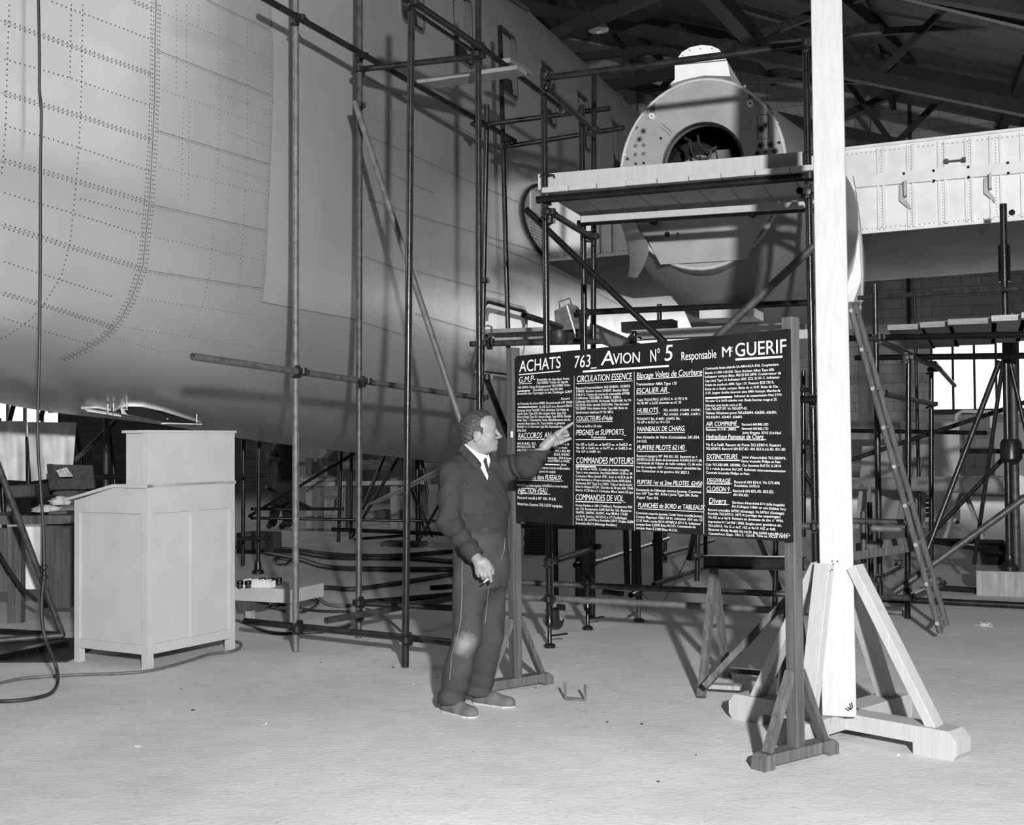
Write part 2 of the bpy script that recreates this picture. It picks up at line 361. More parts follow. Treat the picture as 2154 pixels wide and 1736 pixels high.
def ring_pts(w):
    hw, zb, zt, n, zcl, zcu = fus(w); pts = []
    for i in range(25):
        a = math.pi / 2 * (1 - i / 24); pts.append((hw * math.cos(a), zcu + (zt - zcu) * math.sin(a)))
    for i in range(1, 9): pts.append((hw, zcu + (zcl - zcu) * i / 8))
    for i in range(1, 37):
        a = math.pi / 2 * i / 36; pts.append((hw * max(0, math.cos(a)) ** (2 / n), zcl - (zcl - zb) * math.sin(a) ** (2 / n)))
    return pts + [(-x, z) for x, z in pts[-2:0:-1]]
ws = [2.3 + 0.18 * i for i in range(60)] + [13.1 + 0.6 * i for i in range(45)]
aw = thing('airplane', 'large bare aluminium airliner under assembly, double-deck fuselage with wing and engine nacelle', 'airplane', UW(UC, 14, 1.3))
mb = MB(); NR = len(ring_pts(9)); vs = []
for w in ws: vs += [UW(UC + x, w, z) for x, z in ring_pts(w)]
fs = [(k * NR + i, k * NR + (i + 1) % NR, (k + 1) * NR + (i + 1) % NR, (k + 1) * NR + i) for k in range(len(ws) - 1) for i in range(NR)]
fs += [tuple(range(NR)), tuple(range((len(ws) - 1) * NR, len(ws) * NR))[::-1]]
mb.add(vs, fs); fuse = mb.build('fuselage', 'aluminium', aw, smooth=50)
bvh = BVHTree.FromPolygons([Vector(v) for v in vs], fs)
O = Vector((0, 0, CAMZ))
def skin_hit(px, py):
    r = ray(px, py).normalized(); h = bvh.ray_cast(O, r)
    if h[0] is None: return None
    n = h[1]; n = -n if n.dot(r) > 0 else n
    return h[0], n
def skin_poly(pts, step=3.0):
    out = []
    for (a, b), (c, d) in zip(pts, pts[1:]):
        n = max(1, int(math.hypot(c - a, d - b) / step))
        for i in range(n):
            h = skin_hit(a + (c - a) * i / n, b + (d - b) * i / n)
            if h: out.append(h)
    h = skin_hit(*pts[-1])
    if h: out.append(h)
    return out
def strip(mb, pts, w, lift=0.002):        # thin lap edge lying on the skin
    hs = skin_poly(pts, 8)
    if len(hs) < 2: return
    vs = []
    for i, (p, n) in enumerate(hs):
        d = (hs[min(i + 1, len(hs) - 1)][0] - hs[max(i - 1, 0)][0]).normalized(); s_ = n.cross(d).normalized() * (w / 2)
        vs += [p + s_ + n * lift, p - s_ + n * lift]
    mb.add(vs, [(2 * i, 2 * i + 1, 2 * i + 3, 2 * i + 2) for i in range(len(hs) - 1)])
def rivets(mb, pts, pitch, off=0.0, r=0.0048):
    hs = skin_poly(pts, 3)
    if len(hs) < 2: return
    acc = 0; last = hs[0][0]
    for i in range(1, len(hs)):
        p, n = hs[i]; seg = (p - last); L_ = seg.length
        if L_ > 0.5: last = p; continue
        while acc + L_ >= pitch:
            q = last + seg * ((pitch - acc) / L_); seg = p - q; L_ = seg.length; acc = 0; last = q
            d = seg.normalized() if L_ > 1e-6 else (p - hs[i - 1][0]).normalized(); s_ = n.cross(d).normalized()
            c = q + s_ * off; x, y = s_, d; rr = r
            b = len(mb.v)
            mb.v += [tuple(c + (x * math.cos(k * 1.0472) + y * math.sin(k * 1.0472)) * rr + n * 0.001) for k in range(6)] + [tuple(c + n * 0.0032)]
            mb.f += [(b + k, b + (k + 1) % 6, b + 6) for k in range(6)]; mb.m += [0] * 6
        acc += L_; last = p
RV = MB(); SM = MB()
def D(*pts, pitch=0.033, r=0.0055):
    rivets(RV, pts, pitch, 0.012, r); rivets(RV, pts, pitch, -0.012, r); strip(SM, pts, 0.0022)
def S(*pts, pitch=0.033, r=0.0055): rivets(RV, pts, pitch, 0, r)
def SE(*pts, pitch=0.022, r=0.0038, w=0.004): rivets(RV, pts, pitch, -0.014, r); strip(SM, pts, w)
D((0, 43), (80, 72), (150, 97), (234, 127), (321, 157)); S((100, 0), (321, 84)); S((0, 122), (150, 165), (321, 224))
D((0, 194), (167, 244), (318, 294)); S((0, 261), (167, 311), (314, 360)); D((0, 336), (160, 381), (311, 426))
S((0, 403), (157, 450), (301, 495)); D((0, 473), (144, 518), (298, 565)); S((0, 548), (84, 575), (234, 623))
D((0, 615), (90, 642), (234, 687)); S((0, 667), (84, 694), (187, 724)); D((275, 0), (321, 20)); S((160, 416), (300, 452))
S((20, 0), (15, 134), (12, 268), (3, 368)); S((150, 0), (147, 164)); S((174, 0), (172, 167), (166, 311), (157, 418), (147, 512), (129, 580), (90, 644), (67, 670), (20, 704), (0, 714))
RING = [(328, 0), (326, 100), (325, 200), (321, 300), (314, 420), (300, 560), (280, 620), (255, 670), (225, 705), (170, 740), (130, 757)]
strip(SM, RING, 0.006)
for o_ in (0.018, 0.036, -0.018, -0.036): rivets(RV, RING, 0.03, o_, 0.005)
SE((328, 105), (568, 199)); SE((328, 274), (568, 346)); SE((316, 430), (560, 485)); SE((303, 568), (552, 607)); SE((435, 0), (568, 63))
for l in (((334, 187), (568, 269)), ((328, 350), (568, 411)), ((318, 498), (552, 548)), ((328, 20), (568, 124)), ((291, 627), (535, 664)), ((254, 687), (619, 744)), ((235, 710), (368, 747)),
          ((465, 197), (568, 234)), ((465, 274), (568, 308)), ((461, 348), (568, 381)), ((465, 118), (510, 135)), ((371, 0), (371, 187)), ((392, 0), (392, 194)), ((418, 0), (418, 60)),
          ((460, 0), (461, 300), (451, 435), (441, 577), (425, 650), (398, 710)), ((520, 47), (520, 334), (512, 468), (508, 535), (498, 627)), ((385, 227), (381, 421)), ((398, 214), (395, 425)),
          ((634, 194), (747, 231), (858, 284)), ((640, 405), (747, 438)), ((909, 274), (911, 448), (905, 569)), ((971, 284), (971, 391)), ((843, 227), (843, 368)), ((870, 570), (868, 700)), ((640, 180), (634, 700))): S(*l, pitch=0.036, r=0.004)
for l in (((771, 164), (874, 217), (1008, 291), (1135, 361)), ((774, 286), (874, 329), (1008, 391), (1090, 425)), ((804, 358), (911, 406)), ((774, 418), (878, 455), (1008, 492), (1139, 532)),
          ((767, 540), (874, 580)), ((874, 570), (1075, 624)), ((874, 660), (1002, 697)), ((744, 672), (870, 712)), ((1000, 500), (1170, 570), (1300, 640))): SE(*l, pitch=0.03, r=0.003, w=0.005)
for l in (((1150, 560), (1150, 760)), ((1200, 20), (1215, 100)), ((760, 80), (1150, 300)), ((640, 60), (760, 120))): S(*l, pitch=0.04, r=0.003)
# doubler sheet riveted to the side
LE = [(568, 0), (573, 100), (573, 200), (568, 334), (562, 468), (557, 580), (550, 635)]; BE = [(550, 635), (600, 645), (660, 656), (744, 671)]
vs = []; NX, NY = 24, 40
for j in range(NY + 1):
    y = -40 + 676 * j / NY; xl = np.interp(y, [-40, 0, 100, 200, 334, 468, 580, 636], [566, 568, 573, 573, 568, 562, 557, 550]); xr = np.interp(y, [-40, 300, 636], [758, 755, 744])
    for i in range(NX + 1):
        t = i / NX; yy = y + (36 * t) * max(0, (y - 300) / 336)
        h = skin_hit(xl + (xr - xl) * t, yy); vs.append(h[0] + h[1] * 0.003)
q = MB().add(vs, [(j * (NX + 1) + i, (j + 1) * (NX + 1) + i, (j + 1) * (NX + 1) + i + 1, j * (NX + 1) + i + 1) for j in range(NY) for i in range(NX)])
q.build('skin_panel', 'aluminium_sheet', aw, smooth=60)
rivets(RV, LE, 0.035, -0.02, 0.004); rivets(RV, BE, 0.03, 0.015, 0.004); strip(SM, LE, 0.004, 0.004); strip(SM, BE, 0.005, 0.004)
RV.build('rivet_line', 'rivet', aw, smooth=0, fix=False)['kind'] = 'stuff'; SM.build('seam', 'seam_dark', aw, smooth=0, fix=False)
# cabin windows
def rr_loop(w0, w1, z0, z1, r, n=6):
    pts = []
    for cx, cz, a0 in ((w1 - r, z1 - r, 0), (w0 + r, z1 - r, 90), (w0 + r, z0 + r, 180), (w1 - r, z0 + r, 270)):
        for i in range(n + 1):
            a = math.radians(a0 + 90 * i / n); pts.append((cx + r * math.cos(a), cz + r * math.sin(a)))
    return pts
def on_skin(w, z, lift): return UW(fus_u(w, z) + lift, w, z)
def window(w0, w1, z0, z1, name='window', r=0.09):
    L_ = rr_loop(w0, w1, z0, z1, r); I_ = rr_loop(w0 + .03, w1 - .03, z0 + .03, z1 - .03, r * .75); n = len(L_)
    mb = MB(); vs = [on_skin(a, b, 0.0) for a, b in L_] + [on_skin(a, b, 0.012) for a, b in L_] + [on_skin(a, b, 0.012) for a, b in I_] + [on_skin(a, b, 0.004) for a, b in I_]
    fs = []
    for k in range(3): fs += [(k * n + i, k * n + (i + 1) % n, (k + 1) * n + (i + 1) % n, (k + 1) * n + i) for i in range(n)]
    mb.add(vs, fs); f = mb.build(name, 'seam_dark', aw)
    ps = [on_skin(a, b, 0.006) for a, b in I_]; c = sum(ps, Vector()) / n
    mb = MB(); mb.add(ps + [c], [(i, (i + 1) % n, n) for i in range(n)]); mb.build('pane', 'bore_black', f)
    # pale jamb seen at the rear side of the opening
    mb = MB(); zc = (z0 + z1) / 2; wj = w1 - .04
    mb.add([on_skin(wj - .2 * (0.6 + 0.4 * math.sin(k / 8 * math.pi)), z0 + .06 + (z1 - z0 - .12) * k / 8, 0.009) for k in range(9)] + [on_skin(wj, z0 + .07 + (z1 - z0 - .14) * k / 8, 0.009) for k in range(9)], [(k, k + 1, k + 10, k + 9) for k in range(8)])
    mb.build('jamb', 'aluminium_dull', f)
for w0 in (10.0, 11.2, 12.5, 13.85, 15.25, 16.85, 18.4): window(w0, w0 + 0.52, 5.42, 6.2)
# low service door, open, on the side behind the scaffolding
mb = MB()
door = rr_loop(11.95, 13.3, 2.25, 3.05, 0.13); n = len(door)
mb.path([on_skin(a, b, 0.0) for a, b in door], 0.022, 8, closed=True); f = mb.build('service_door', 'aluminium', aw)
inn = [on_skin(a, b, 0.003) for a, b in rr_loop(11.97, 13.28, 2.27, 3.03, 0.12)]; c = sum(inn, Vector()) / len(inn)
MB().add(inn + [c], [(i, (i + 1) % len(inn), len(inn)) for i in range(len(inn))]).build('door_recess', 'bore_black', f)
inn = [on_skin(a, b, 0.006) for a, b in rr_loop(12.03, 13.24, 2.2, 2.96, 0.1)]; c = sum(inn, Vector()) / len(inn)
MB().add(inn + [c], [(i, (i + 1) % len(inn), len(inn)) for i in range(len(inn))]).build('door_panel', 'aluminium_dull', f)
# wing root fitting on the fuselage side
mb = MB(); pts = []
for i in range(40):
    a = 2 * math.pi * i / 40; pts.append((14.25 + 1.15 * math.cos(a), 4.2 + 0.46 * math.sin(a)))
mb.path([on_skin(a, b, 0.02) for a, b in pts], 0.02, 8, closed=True); f = mb.build('wing_root_fairing', 'bore_black', aw)
pp = [on_skin(a, b, 0.02) for a, b in pts]; c = sum(pp, Vector()) / 40
MB().add(pp + [c], [(i, (i + 1) % 40, 40) for i in range(40)]).build('root_plate', 'firewall', f)
mb = MB()
for k in range(6): mb.bx(0, 0.03, 13.3, 13.75, 3.93 + k * 0.035, 3.945 + k * 0.035, c=U * -5.0, ax=U, ay=W)
mb.bx(0, 0.04, 13.33, 13.62, 4.22, 4.48, c=U * -5.0, ax=U, ay=W)
mb.build('root_rib', 'panel_light', f)
# nose gear bay with its bright lip and hanging door edges
hs = skin_poly([(172, 857), (205, 855), (232, 861)], 4) ; mb = MB()
mb.path([p + n * 0.008 for p, n in hs], 0.008, 8)
hs = skin_poly([(240, 861), (255, 853), (272, 850), (300, 851), (340, 860), (385, 874), (420, 885)], 4)
mb.path([p + n * 0.01 for p, n in hs], 0.012, 8); f = mb.build('gear_bay_lip', 'metal_white', aw)
hp = [p - Z * 0.012 for p, n in hs]; m_ = len(hp)
low = [P(x, y, hp[int(k * (m_ - 1) / 5)].y) - Z * 0.01 for k, (x, y) in enumerate([(244, 863), (275, 870), (310, 877), (345, 884), (385, 888), (418, 889)])]
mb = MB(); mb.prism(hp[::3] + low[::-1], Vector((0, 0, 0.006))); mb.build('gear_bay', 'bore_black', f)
for a, b_, t_ in (((256, 865), (354, 885), 0.006), ((345, 891), (420, 893), 0.005), ((180, 862), (340, 888), 0.005)):
    mb = MB(); p0, p1 = P(*a, 9.7), P(*b_, 10.2); mb.beam(p0, p1, 0.05, t_ * 2, W); mb.build('gear_door', 'metal_white', aw)
mb = MB()
for x, y in ((227, 858), (239, 856), (267, 853), (414, 880)): mb = MB(); p = P(x, y, 9.55); mb.beam(p - Z * 0.035, p + Z * 0.03, 0.006, 0.006); mb.build('hinge_tab', 'metal_white', f)

# ---- nacelle
NW, NU = 10.48, -2.30
def on_w(px, py, w): return plane_hit(px, py, W * w, W)
SEC = [(10.48, 3.86, .745, .825, .87, 2), (10.9, 3.86, .80, .85, .96, 2), (11.5, 3.86, .90, .88, 1.12, 2), (12.3, 3.88, .99, .9, 1.27, 2.1), (13.5, 3.9, 1.03, .92, 1.32, 2.2), (15, 3.95, 1.0, .85, 1.25, 2.2), (17, 4.0, .8, .65, 1.0, 2.1), (19, 4.1, .4, .35, .5, 2)]
def nring(w, zc, ru, up, dn, n, k=48, inset=0.0):
    pts = []
    for i in range(k):
        a = 2 * math.pi * i / k; c, s_ = math.cos(a), math.sin(a); r_ = up if s_ > 0 else dn
        pts.append(UW(NU + (ru - inset) * math.copysign(abs(c) ** (2 / n), c), w, zc + (r_ - inset) * math.copysign(abs(s_) ** (2 / n), s_)))
    return pts
vs = []
for s_ in SEC: vs += nring(*s_)
K = 48; mb = MB(); mb.add(vs, [(a * K + i, a * K + (i + 1) % K, (a + 1) * K + (i + 1) % K, (a + 1) * K + i) for a in range(len(SEC) - 1) for i in range(K)])
nac = mb.build('nacelle', 'aluminium_dull', aw, smooth=60)
# firewall ring with the big opening
hc = on_w(1478, 343, NW); HR = 0.352; outer = nring(*SEC[0], inset=0.0)
hole = [hc + (U * math.cos(2 * math.pi * i / K) + Z * math.sin(2 * math.pi * i / K)) * HR for i in range(K)]
hb = [p + W * 0.12 for p in hole]
mb = MB(); mb.add([p - W * 0.01 for p in outer] + [p - W * 0.01 for p in hole] + hb + outer, [(i, (i + 1) % K, K + (i + 1) % K, K + i) for i in range(K)] + [(K + i, K + (i + 1) % K, 2 * K + (i + 1) % K, 2 * K + i) for i in range(K)] + [(3 * K + i, 3 * K + (i + 1) % K, (i + 1) % K, i) for i in range(K)])
fw = mb.build('firewall', 'firewall', nac, smooth=30)
mb = MB(); mb.path([p - W * 0.012 for p in nring(*SEC[0], inset=0.015)], 0.016, 6, closed=True); mb.build('cowl_ring', 'panel_light', nac)
mb = MB(); mb.path([p - W * 0.005 for p in hole], 0.012, 6, closed=True); mb.build('opening_rim', 'steel_dark', nac)
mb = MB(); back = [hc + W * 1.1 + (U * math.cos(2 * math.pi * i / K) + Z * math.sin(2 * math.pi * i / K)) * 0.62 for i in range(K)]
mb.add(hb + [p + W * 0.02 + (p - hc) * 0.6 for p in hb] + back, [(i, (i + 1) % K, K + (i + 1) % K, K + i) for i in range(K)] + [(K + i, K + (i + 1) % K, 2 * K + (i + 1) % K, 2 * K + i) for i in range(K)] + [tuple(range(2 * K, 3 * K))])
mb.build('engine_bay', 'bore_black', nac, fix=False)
mb = MB()   # pale ribbed duct seen inside the opening
ctr = hc + W * 0.75 + U * 0.05 - Z * 0.55
for k in range(9):
    a0, a1 = math.radians(84 + k * 11), math.radians(94 + k * 11)
    q = [ctr + U * math.cos(a) * r_ + Z * math.sin(a) * r_ + W * dw for a, r_, dw in ((a0, .52, .2), (a1, .52, .2), (a1, .80, -.15), (a0, .80, -.15))]
    mb.prism(q, W * 0.02)
mb.build('air_duct', 'aluminium_sheet', nac)
mb = MB()
for pts in ([(1449, 300), (1455, 318), (1462, 332), (1478, 336), (1492, 330), (1497, 318)], [(1468, 285), (1470, 300), (1480, 314), (1495, 316), (1508, 309)], [(1440, 290), (1452, 296), (1456, 310)]):
    mb.path([plane_hit(x, y, W * (NW + 0.35), W) for x, y in pts], 0.014, 8)
mb.build('engine_hose', 'rubber', nac)
def zpx(x, y, s=2.9917, ox=1080, oy=0): return ox + x / s, oy + y / s
mb = MB()
for x, y, r in ((820, 828, 12), (795, 880, 12), (930, 872, 9), (720, 1003, 9), (772, 1033, 9), (822, 1028, 9), (775, 805, 5), (822, 915, 5), (770, 920, 5), (770, 975, 5), (820, 970, 5), (1560, 815, 17), (1587, 790, 12),
                (1557, 918, 14), (1617, 912, 13), (1672, 900, 10), (1538, 967, 12), (1588, 960, 15), (1648, 955, 15)):
    mb = MB(); c = on_w(*zpx(x, y), NW); mb.disc(c - W * 0.013, -W, r / 2.99 / 240, 20, 0.001)
    if r > 11 or r < 6: mb.path([c - W * 0.012 + (U * math.cos(k * .3927) + Z * math.sin(k * .3927)) * (r + 6) / 2.99 / 240 for k in range(16)], 0.0022, 5, closed=True)
    mb.build('bolt_hole', 'bore_black', nac, smooth=0)
mb = MB()
for x, y in ((877, 738), (1495, 657)): mb = MB(); c = on_w(*zpx(x, y), NW); mb.lathe(c, -W, [(.03, .0), (.03, .03), (.024, .05), (.013, .05), (.012, .01)], 20); mb.build('engine_mount', 'metal_white', nac)
for x, y in ((815, 690), (1458, 545), (738, 858), (1660, 775), (1620, 705), (1690, 865), (705, 975)): mb = MB(); c = on_w(*zpx(x, y), NW); mb.lathe(c, -W, [(.011, .0), (.011, .015), (.005, .02)], 10); mb.build('stud', 'metal_white', nac)
mb = MB()
for x0, x1, y0, y1 in ((860, 892, 640, 705), (1478, 1515, 545, 620)):
    mb = MB(); mb.prism([on_w(*zpx(a, b), NW) - W * 0.011 for a, b in ((x0, y0), (x1, y0 - 3), (x1, y1), (x0 + 4, y1 + 3))], -W * 0.004); mb.build('scorched_slot', 'seam_dark', nac, smooth=0)
mb = MB()
for a, b, c, d in ((1535, 727, 1605, 722), (1535, 727, 1535, 878), (1605, 722, 1605, 875), (1535, 878, 1605, 875), (935, 780, 1000, 835), (925, 800, 990, 855)):
    mb.beam(on_w(*zpx(a, b), NW) - W * 0.012, on_w(*zpx(c, d), NW) - W * 0.012, 0.005, 0.005)
mb.build('panel_outline', 'seam_dark', nac, smooth=0)
# stub plate under the firewall
mb = MB(); mb.prism([on_w(*zpx(a, b), NW - 0.06) for a, b in ((745, 1330), (770, 1410), (860, 1540), (880, 1580), (925, 1665), (1200, 1650), (1470, 1633), (1500, 1545), (1560, 1450), (1640, 1330))], W * 0.02)
sp = mb.build('lower_plate', 'firewall', nac, smooth=0)
mb = MB()
for x, y, r in ((967, 1475, 17), (1033, 1471, 8)): mb = MB(); mb.disc(on_w(*zpx(x, y), NW - 0.06), -W, r / 2.99 / 240, 20, 0.002); mb.build('bolt_hole', 'bore_black', nac, smooth=0)
mb = MB()
for x, y in ((885, 1400), (1505, 1352)): mb = MB(); mb.lathe(on_w(*zpx(x, y), NW - 0.06), -W, [(.03, .0), (.03, .05), (.018, .06)], 16); mb.build('engine_mount', 'steel_dark', nac)
# the two cowl lips that flank the plate
for pts, mm in (([(745, 1400), (820, 1400), (855, 1470), (858, 1530), (820, 1510)], 'panel_light'), ([(1545, 1440), (1600, 1350), (1640, 1345), (1560, 1470), (1530, 1490)], 'panel_light')):
    mb = MB(); mb.prism([on_w(*zpx(a, b), NW + 0.02) for a, b in pts], W * 0.03); mb.build('cowl_lip', mm, nac, smooth=0)
# lower cowl: bulging chin between plate and gear bay
mb = MB(); vs = []; kk = 26
for w, rr, zc_, dn in ((10.56, .62, 3.75, .80), (10.8, .82, 3.8, .98), (11.3, .93, 3.85, 1.14)):
    vs += [UW(NU + rr * math.cos(math.pi + math.pi * i / (kk - 1)), w, zc_ + dn * math.sin(math.pi + math.pi * i / (kk - 1))) for i in range(kk)]
mb.add(vs, [(a * kk + i, a * kk + i + 1, (a + 1) * kk + i + 1, (a + 1) * kk + i) for a in range(2) for i in range(kk - 1)]); mb.build('chin_cowl', 'aluminium_dull', nac, smooth=60)
# open side panel hanging on the left of the nacelle
zp6 = lambda x, y: (1070 + x / 6.677, 380 + y / 6.677)
fr = [(1600, 560), (1620, 700), (1650, 850), (1700, 1080), (1745, 1240), (1790, 1365)]; bk = [(1770, 560), (1830, 700), (1960, 880), (1970, 1000), (1900, 1200), (1810, 1365)]
mb = MB(); a_ = [P(*zp6(*p), 10.9) for p in fr]; b_ = [P(*zp6(*p), 10.45) for p in bk]
mid = [(p + q) / 2 + Vector((-0.08, -0.05, 0)) for p, q in zip(a_, b_)]
vs = a_ + mid + b_; vs += [p + Vector((0, 0.02, 0)) for p in vs]; n6 = 6
mb.add(vs, [(g0 * n6 + i, g0 * n6 + i + 1, (g0 + 1) * n6 + i + 1, (g0 + 1) * n6 + i) for g0 in (0, 1, 3, 4) for i in range(5)]); mb.build('side_panel', 'aluminium_dull', nac, smooth=60)
# air scoop on top
mb = MB(); pts = [(985, 530), (1015, 500), (1015, 410), (1030, 370), (1060, 328), (1110, 298), (1180, 283), (1245, 288), (1290, 308), (1322, 345), (1345, 382), (1365, 480), (1200, 475), (1080, 500)]
f0 = [on_w(*zpx(a, b), NW + 0.02) for a, b in pts]; b0 = [p + W * 0.9 - Z * 0.05 for p in f0]; n = len(f0)
cc = sum(f0, Vector()) / n; f1 = [p + W * 0.0 for p in f0]
mb.add(f0 + b0, [tuple(range(n))] + [(i, (i + 1) % n, n + (i + 1) % n, n + i) for i in range(n)] + [tuple(range(n, 2 * n))[::-1]])
sc = mb.build('air_scoop', 'metal_white', nac, smooth=50)
mb = MB(); mb.beam(on_w(*zpx(1017, 408), NW), on_w(*zpx(1343, 378), NW), 0.006, 0.006)
for x, y in ((1175, 308), (1110, 318), (1250, 305), (1285, 335), (1065, 350)): mb.disc(on_w(*zpx(x, y), NW + 0.018), -W, 0.006, 8, 0.003)
mb.build('seam', 'seam_dark', nac, smooth=0)
# exhaust/gear bits below the nacelle
mb = MB(); mb.bx(-.25, .25, 11.0, 11.5, 2.62, 2.7, c=U * (NU + 0.1), ax=U, ay=W); mb.build('drain_plate', 'aluminium_sheet', nac)
mb = MB(); gd = [P(1440, 655, 12), P(1480, 657, 12), P(1560, 690, 12.3), P(1455, 690, 12.3)]; mb.prism(gd, W * 0.05)
gd = [P(1612, 655, 12.5), P(1645, 650, 12.5), P(1690, 700, 12.8), P(1640, 712, 12.8)]; mb.prism(gd, W * 0.05); mb.build('gear_door', 'aluminium_dull', nac, smooth=0)
mb = MB(); ed = [(1797, 400), (1806, 460), (1812, 520), (1815, 580), (1813, 630), (1806, 665), (1795, 692)]
mb.path([P(x, y, 13.2) for x, y in ed], 0.02, 6); mb.prism([P(x, y, 13.2) for x, y in ed] + [P(1775, 690, 13.3), P(1770, 400, 13.3)], W * 0.04); mb.build('gear_door_edge', 'aluminium_sheet', nac, smooth=0)
# ---- wing
WS = 13.9
def zbot(u): return 3.70 + 0.02 * (u + 5)
mb = MB(); vs = []
for u in (-5.05, -3.2, -1.2, 2, 7):
    zb = zbot(u); vs += [UW(u, WS, zb), UW(u, WS, zb + 0.97), UW(u, WS + 1.6, zb + 1.02), UW(u, WS + 3.7, zb + .55), UW(u, WS + 4.0, zb - 0.02), UW(u, WS + 2.0, zb - 0.08)]
mb.add(vs, [(a * 6 + i, a * 6 + (i + 1) % 6, (a + 1) * 6 + (i + 1) % 6, (a + 1) * 6 + i) for a in range(4) for i in range(6)] + [tuple(range(6)), tuple(range(24, 30))])
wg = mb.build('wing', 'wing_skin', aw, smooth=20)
mb = MB(); mb.add([UW(-4.98, WS - .015, zbot(-5)), UW(6.9, WS - .015, zbot(6.9)), UW(6.9, WS - .015, zbot(6.9) + .97), UW(-4.98, WS - .015, zbot(-5) + .97)], [(0, 1, 2, 3)]); mb.build('spar_web', 'metal_white', wg)
mb = MB()
for z_ in (0.0, 0.955): mb.beam(UW(-4.98, WS - .03, zbot(-5) + z_ + .01), UW(6.9, WS - .03, zbot(6.9) + z_ + .01), 0.04, 0.03, W)
mb.build('spar_cap', 'metal_white', wg)
zq = lambda x, y: (1434 + x / 2.9917, y / 2.9917)
for pr in ((1238, 1272), (1425, 1458), (1620, 1660), (1790, 1828), (1945, 2010), (2140, 2170)):
    for x in pr:
        p = plane_hit(*zq(x, 1150), W * (WS - .03), W); u = p.dot(U); mb = MB(); mb.bx(u - .013, u + .013, WS - .055, WS - .015, zbot(u) + .03, zbot(u) + .93, ax=U, ay=W); mb.build('stiffener', 'metal_white', wg)
for u in (-3.1, -3.25, -4.3, -4.15, -4.75):
    mb = MB(); mb.bx(u - .013, u + .013, WS - .055, WS - .015, zbot(u) + .03, zbot(u) + .93, ax=U, ay=W); mb.build('stiffener', 'metal_white', wg)
a = plane_hit(*zq(1080, 1105), W * (WS - .09), W); b_ = plane_hit(*zq(2154, 1015), W * (WS - .09), W); c = plane_hit(*zq(1095, 1180), W * (WS - .09), W); d = plane_hit(*zq(2154, 1085), W * (WS - .09), W)
e1 = b_ + (b_ - a) * 0.3; e2 = d + (d - c) * 0.3
mb = MB(); mb.prism([a, e1, e2, c], W * 0.05); mb.build('hinge_rail', 'metal_white', wg, smooth=0)
mb = MB()
for x, y in ((1398, 1093), (1585, 1075), (1803, 1052), (2052, 1025), (1588, 1138), (1806, 1116), (2055, 1090)): mb = MB(); mb.disc(plane_hit(*zq(x, y), W * (WS - .1), W), -W, .014, 14, .012); mb.build('bolt', 'bore_black', wg, smooth=0)
mb = MB()
mb.disc(plane_hit(*zq(2078, 1338), W * (WS - .02), W), -W, .032, 20, .004); mb.build('bolt_hole', 'bore_black', wg, smooth=0)
for x in (1405, 1938):
    dy = -(x - 1405) * 0.087; pt = lambda a, b: plane_hit(*zq(x + a, b + dy), W * (WS - .1), W)
    mb = MB(); mb.prism([pt(-5, 1150), pt(12, 1148), pt(14, 1240), pt(-3, 1245)], -W * 0.12); mb.prism([pt(-35, 1165), pt(-15, 1160), pt(-12, 1240), pt(32, 1290), pt(36, 1322), pt(-35, 1262)], W * 0.02); mb.build('hinge_bracket', 'panel_light', wg, smooth=0)
mb = MB(); pa, pb = plane_hit(*zq(1665, 1016), W * (WS - .1), W), plane_hit(*zq(1775, 1006), W * (WS - .1), W)
mb.tube(pa, pb, .009, 10); mb.box(pa, U * .02, W * .04, Z * .02); mb.box(pb, U * .02, W * .04, Z * .02); mb.build('grab_handle', 'seam_dark', wg)
RV2 = MB()
for z_ in (0.05, 0.9):
    for k in range(240): u = -4.9 + k * 0.05; RV2.disc(UW(u, WS - .016, zbot(u) + z_), -W, .006, 6, .004)
for pr in ((1255,), (1442,), (1640,), (1809,), (1978,)):
    for x in pr:
        u = plane_hit(*zq(x, 1150), W * WS, W).dot(U)
        for k in range(26): RV2.disc(UW(u, WS - .016, zbot(u) + .06 + k * .034), -W, .005, 6, .004)
RV2.build('rivet_line', 'seam_dark', wg, smooth=0)['kind'] = 'stuff'
# ------------------------------------------------------------------ scaffolding
def T(parent, name, a, b, m='steel_dark', hollow=True, r=0.0242):
    """a, b: (px, py, depth) or Vector ends of one tube"""
    p = P(*a) if len(a) == 3 and not isinstance(a, Vector) else a; q = P(*b) if not isinstance(b, Vector) else b
    mb = MB(); mb.tube(p, q, r, 18, hollow)
    return mb.build(name, m, parent)
def clampm(mb, c, d1, d2, flip=1):
    """swivel coupler: a band round each tube, hinge block, two bolts with nuts"""
    d1, d2 = d1.normalized(), d2.normalized(); n = d1.cross(d2)
    n = perp(d1)[0] if n.length < 0.2 else n.normalized()
    for d, s in ((d1, -0.5), (d2, 0.5)):
        o = c + n * 0.05 * s * 0.95; sd = n.cross(d).normalized()
        mb.lathe(o - d * .022, d, [(.0255, 0), (.031, .003), (.031, .041), (.0255, .044)], 16)
        mb.box(o + sd * .036 * flip, sd * .012, d * .016, n * .012)
        mb.tube(o + sd * .038 * flip - n * .03, o + sd * .038 * flip + n * .045, .0065, 8)
        mb.lathe(o + sd * .038 * flip + n * .022, n, [(.0125, 0), (.0125, .012)], 6)
        mb.box(o - sd * .034 * flip, sd * .008, d * .014, n * .014)
    mb.box(c, n * .012, d1 * .02, n.cross(d1).normalized() * .02)
def clamp(parent, px, py, Y, d1, d2, flip=1):
    mb = MB(); clampm(mb, P(px, py, Y) if Y else px, d1, d2, flip); return mb.build('clamp', 'clamp_metal', parent, smooth=30)
Xd, Yd = Vector((1, 0, 0)), Vector((0, 1, 0))
dW, dU = W, U
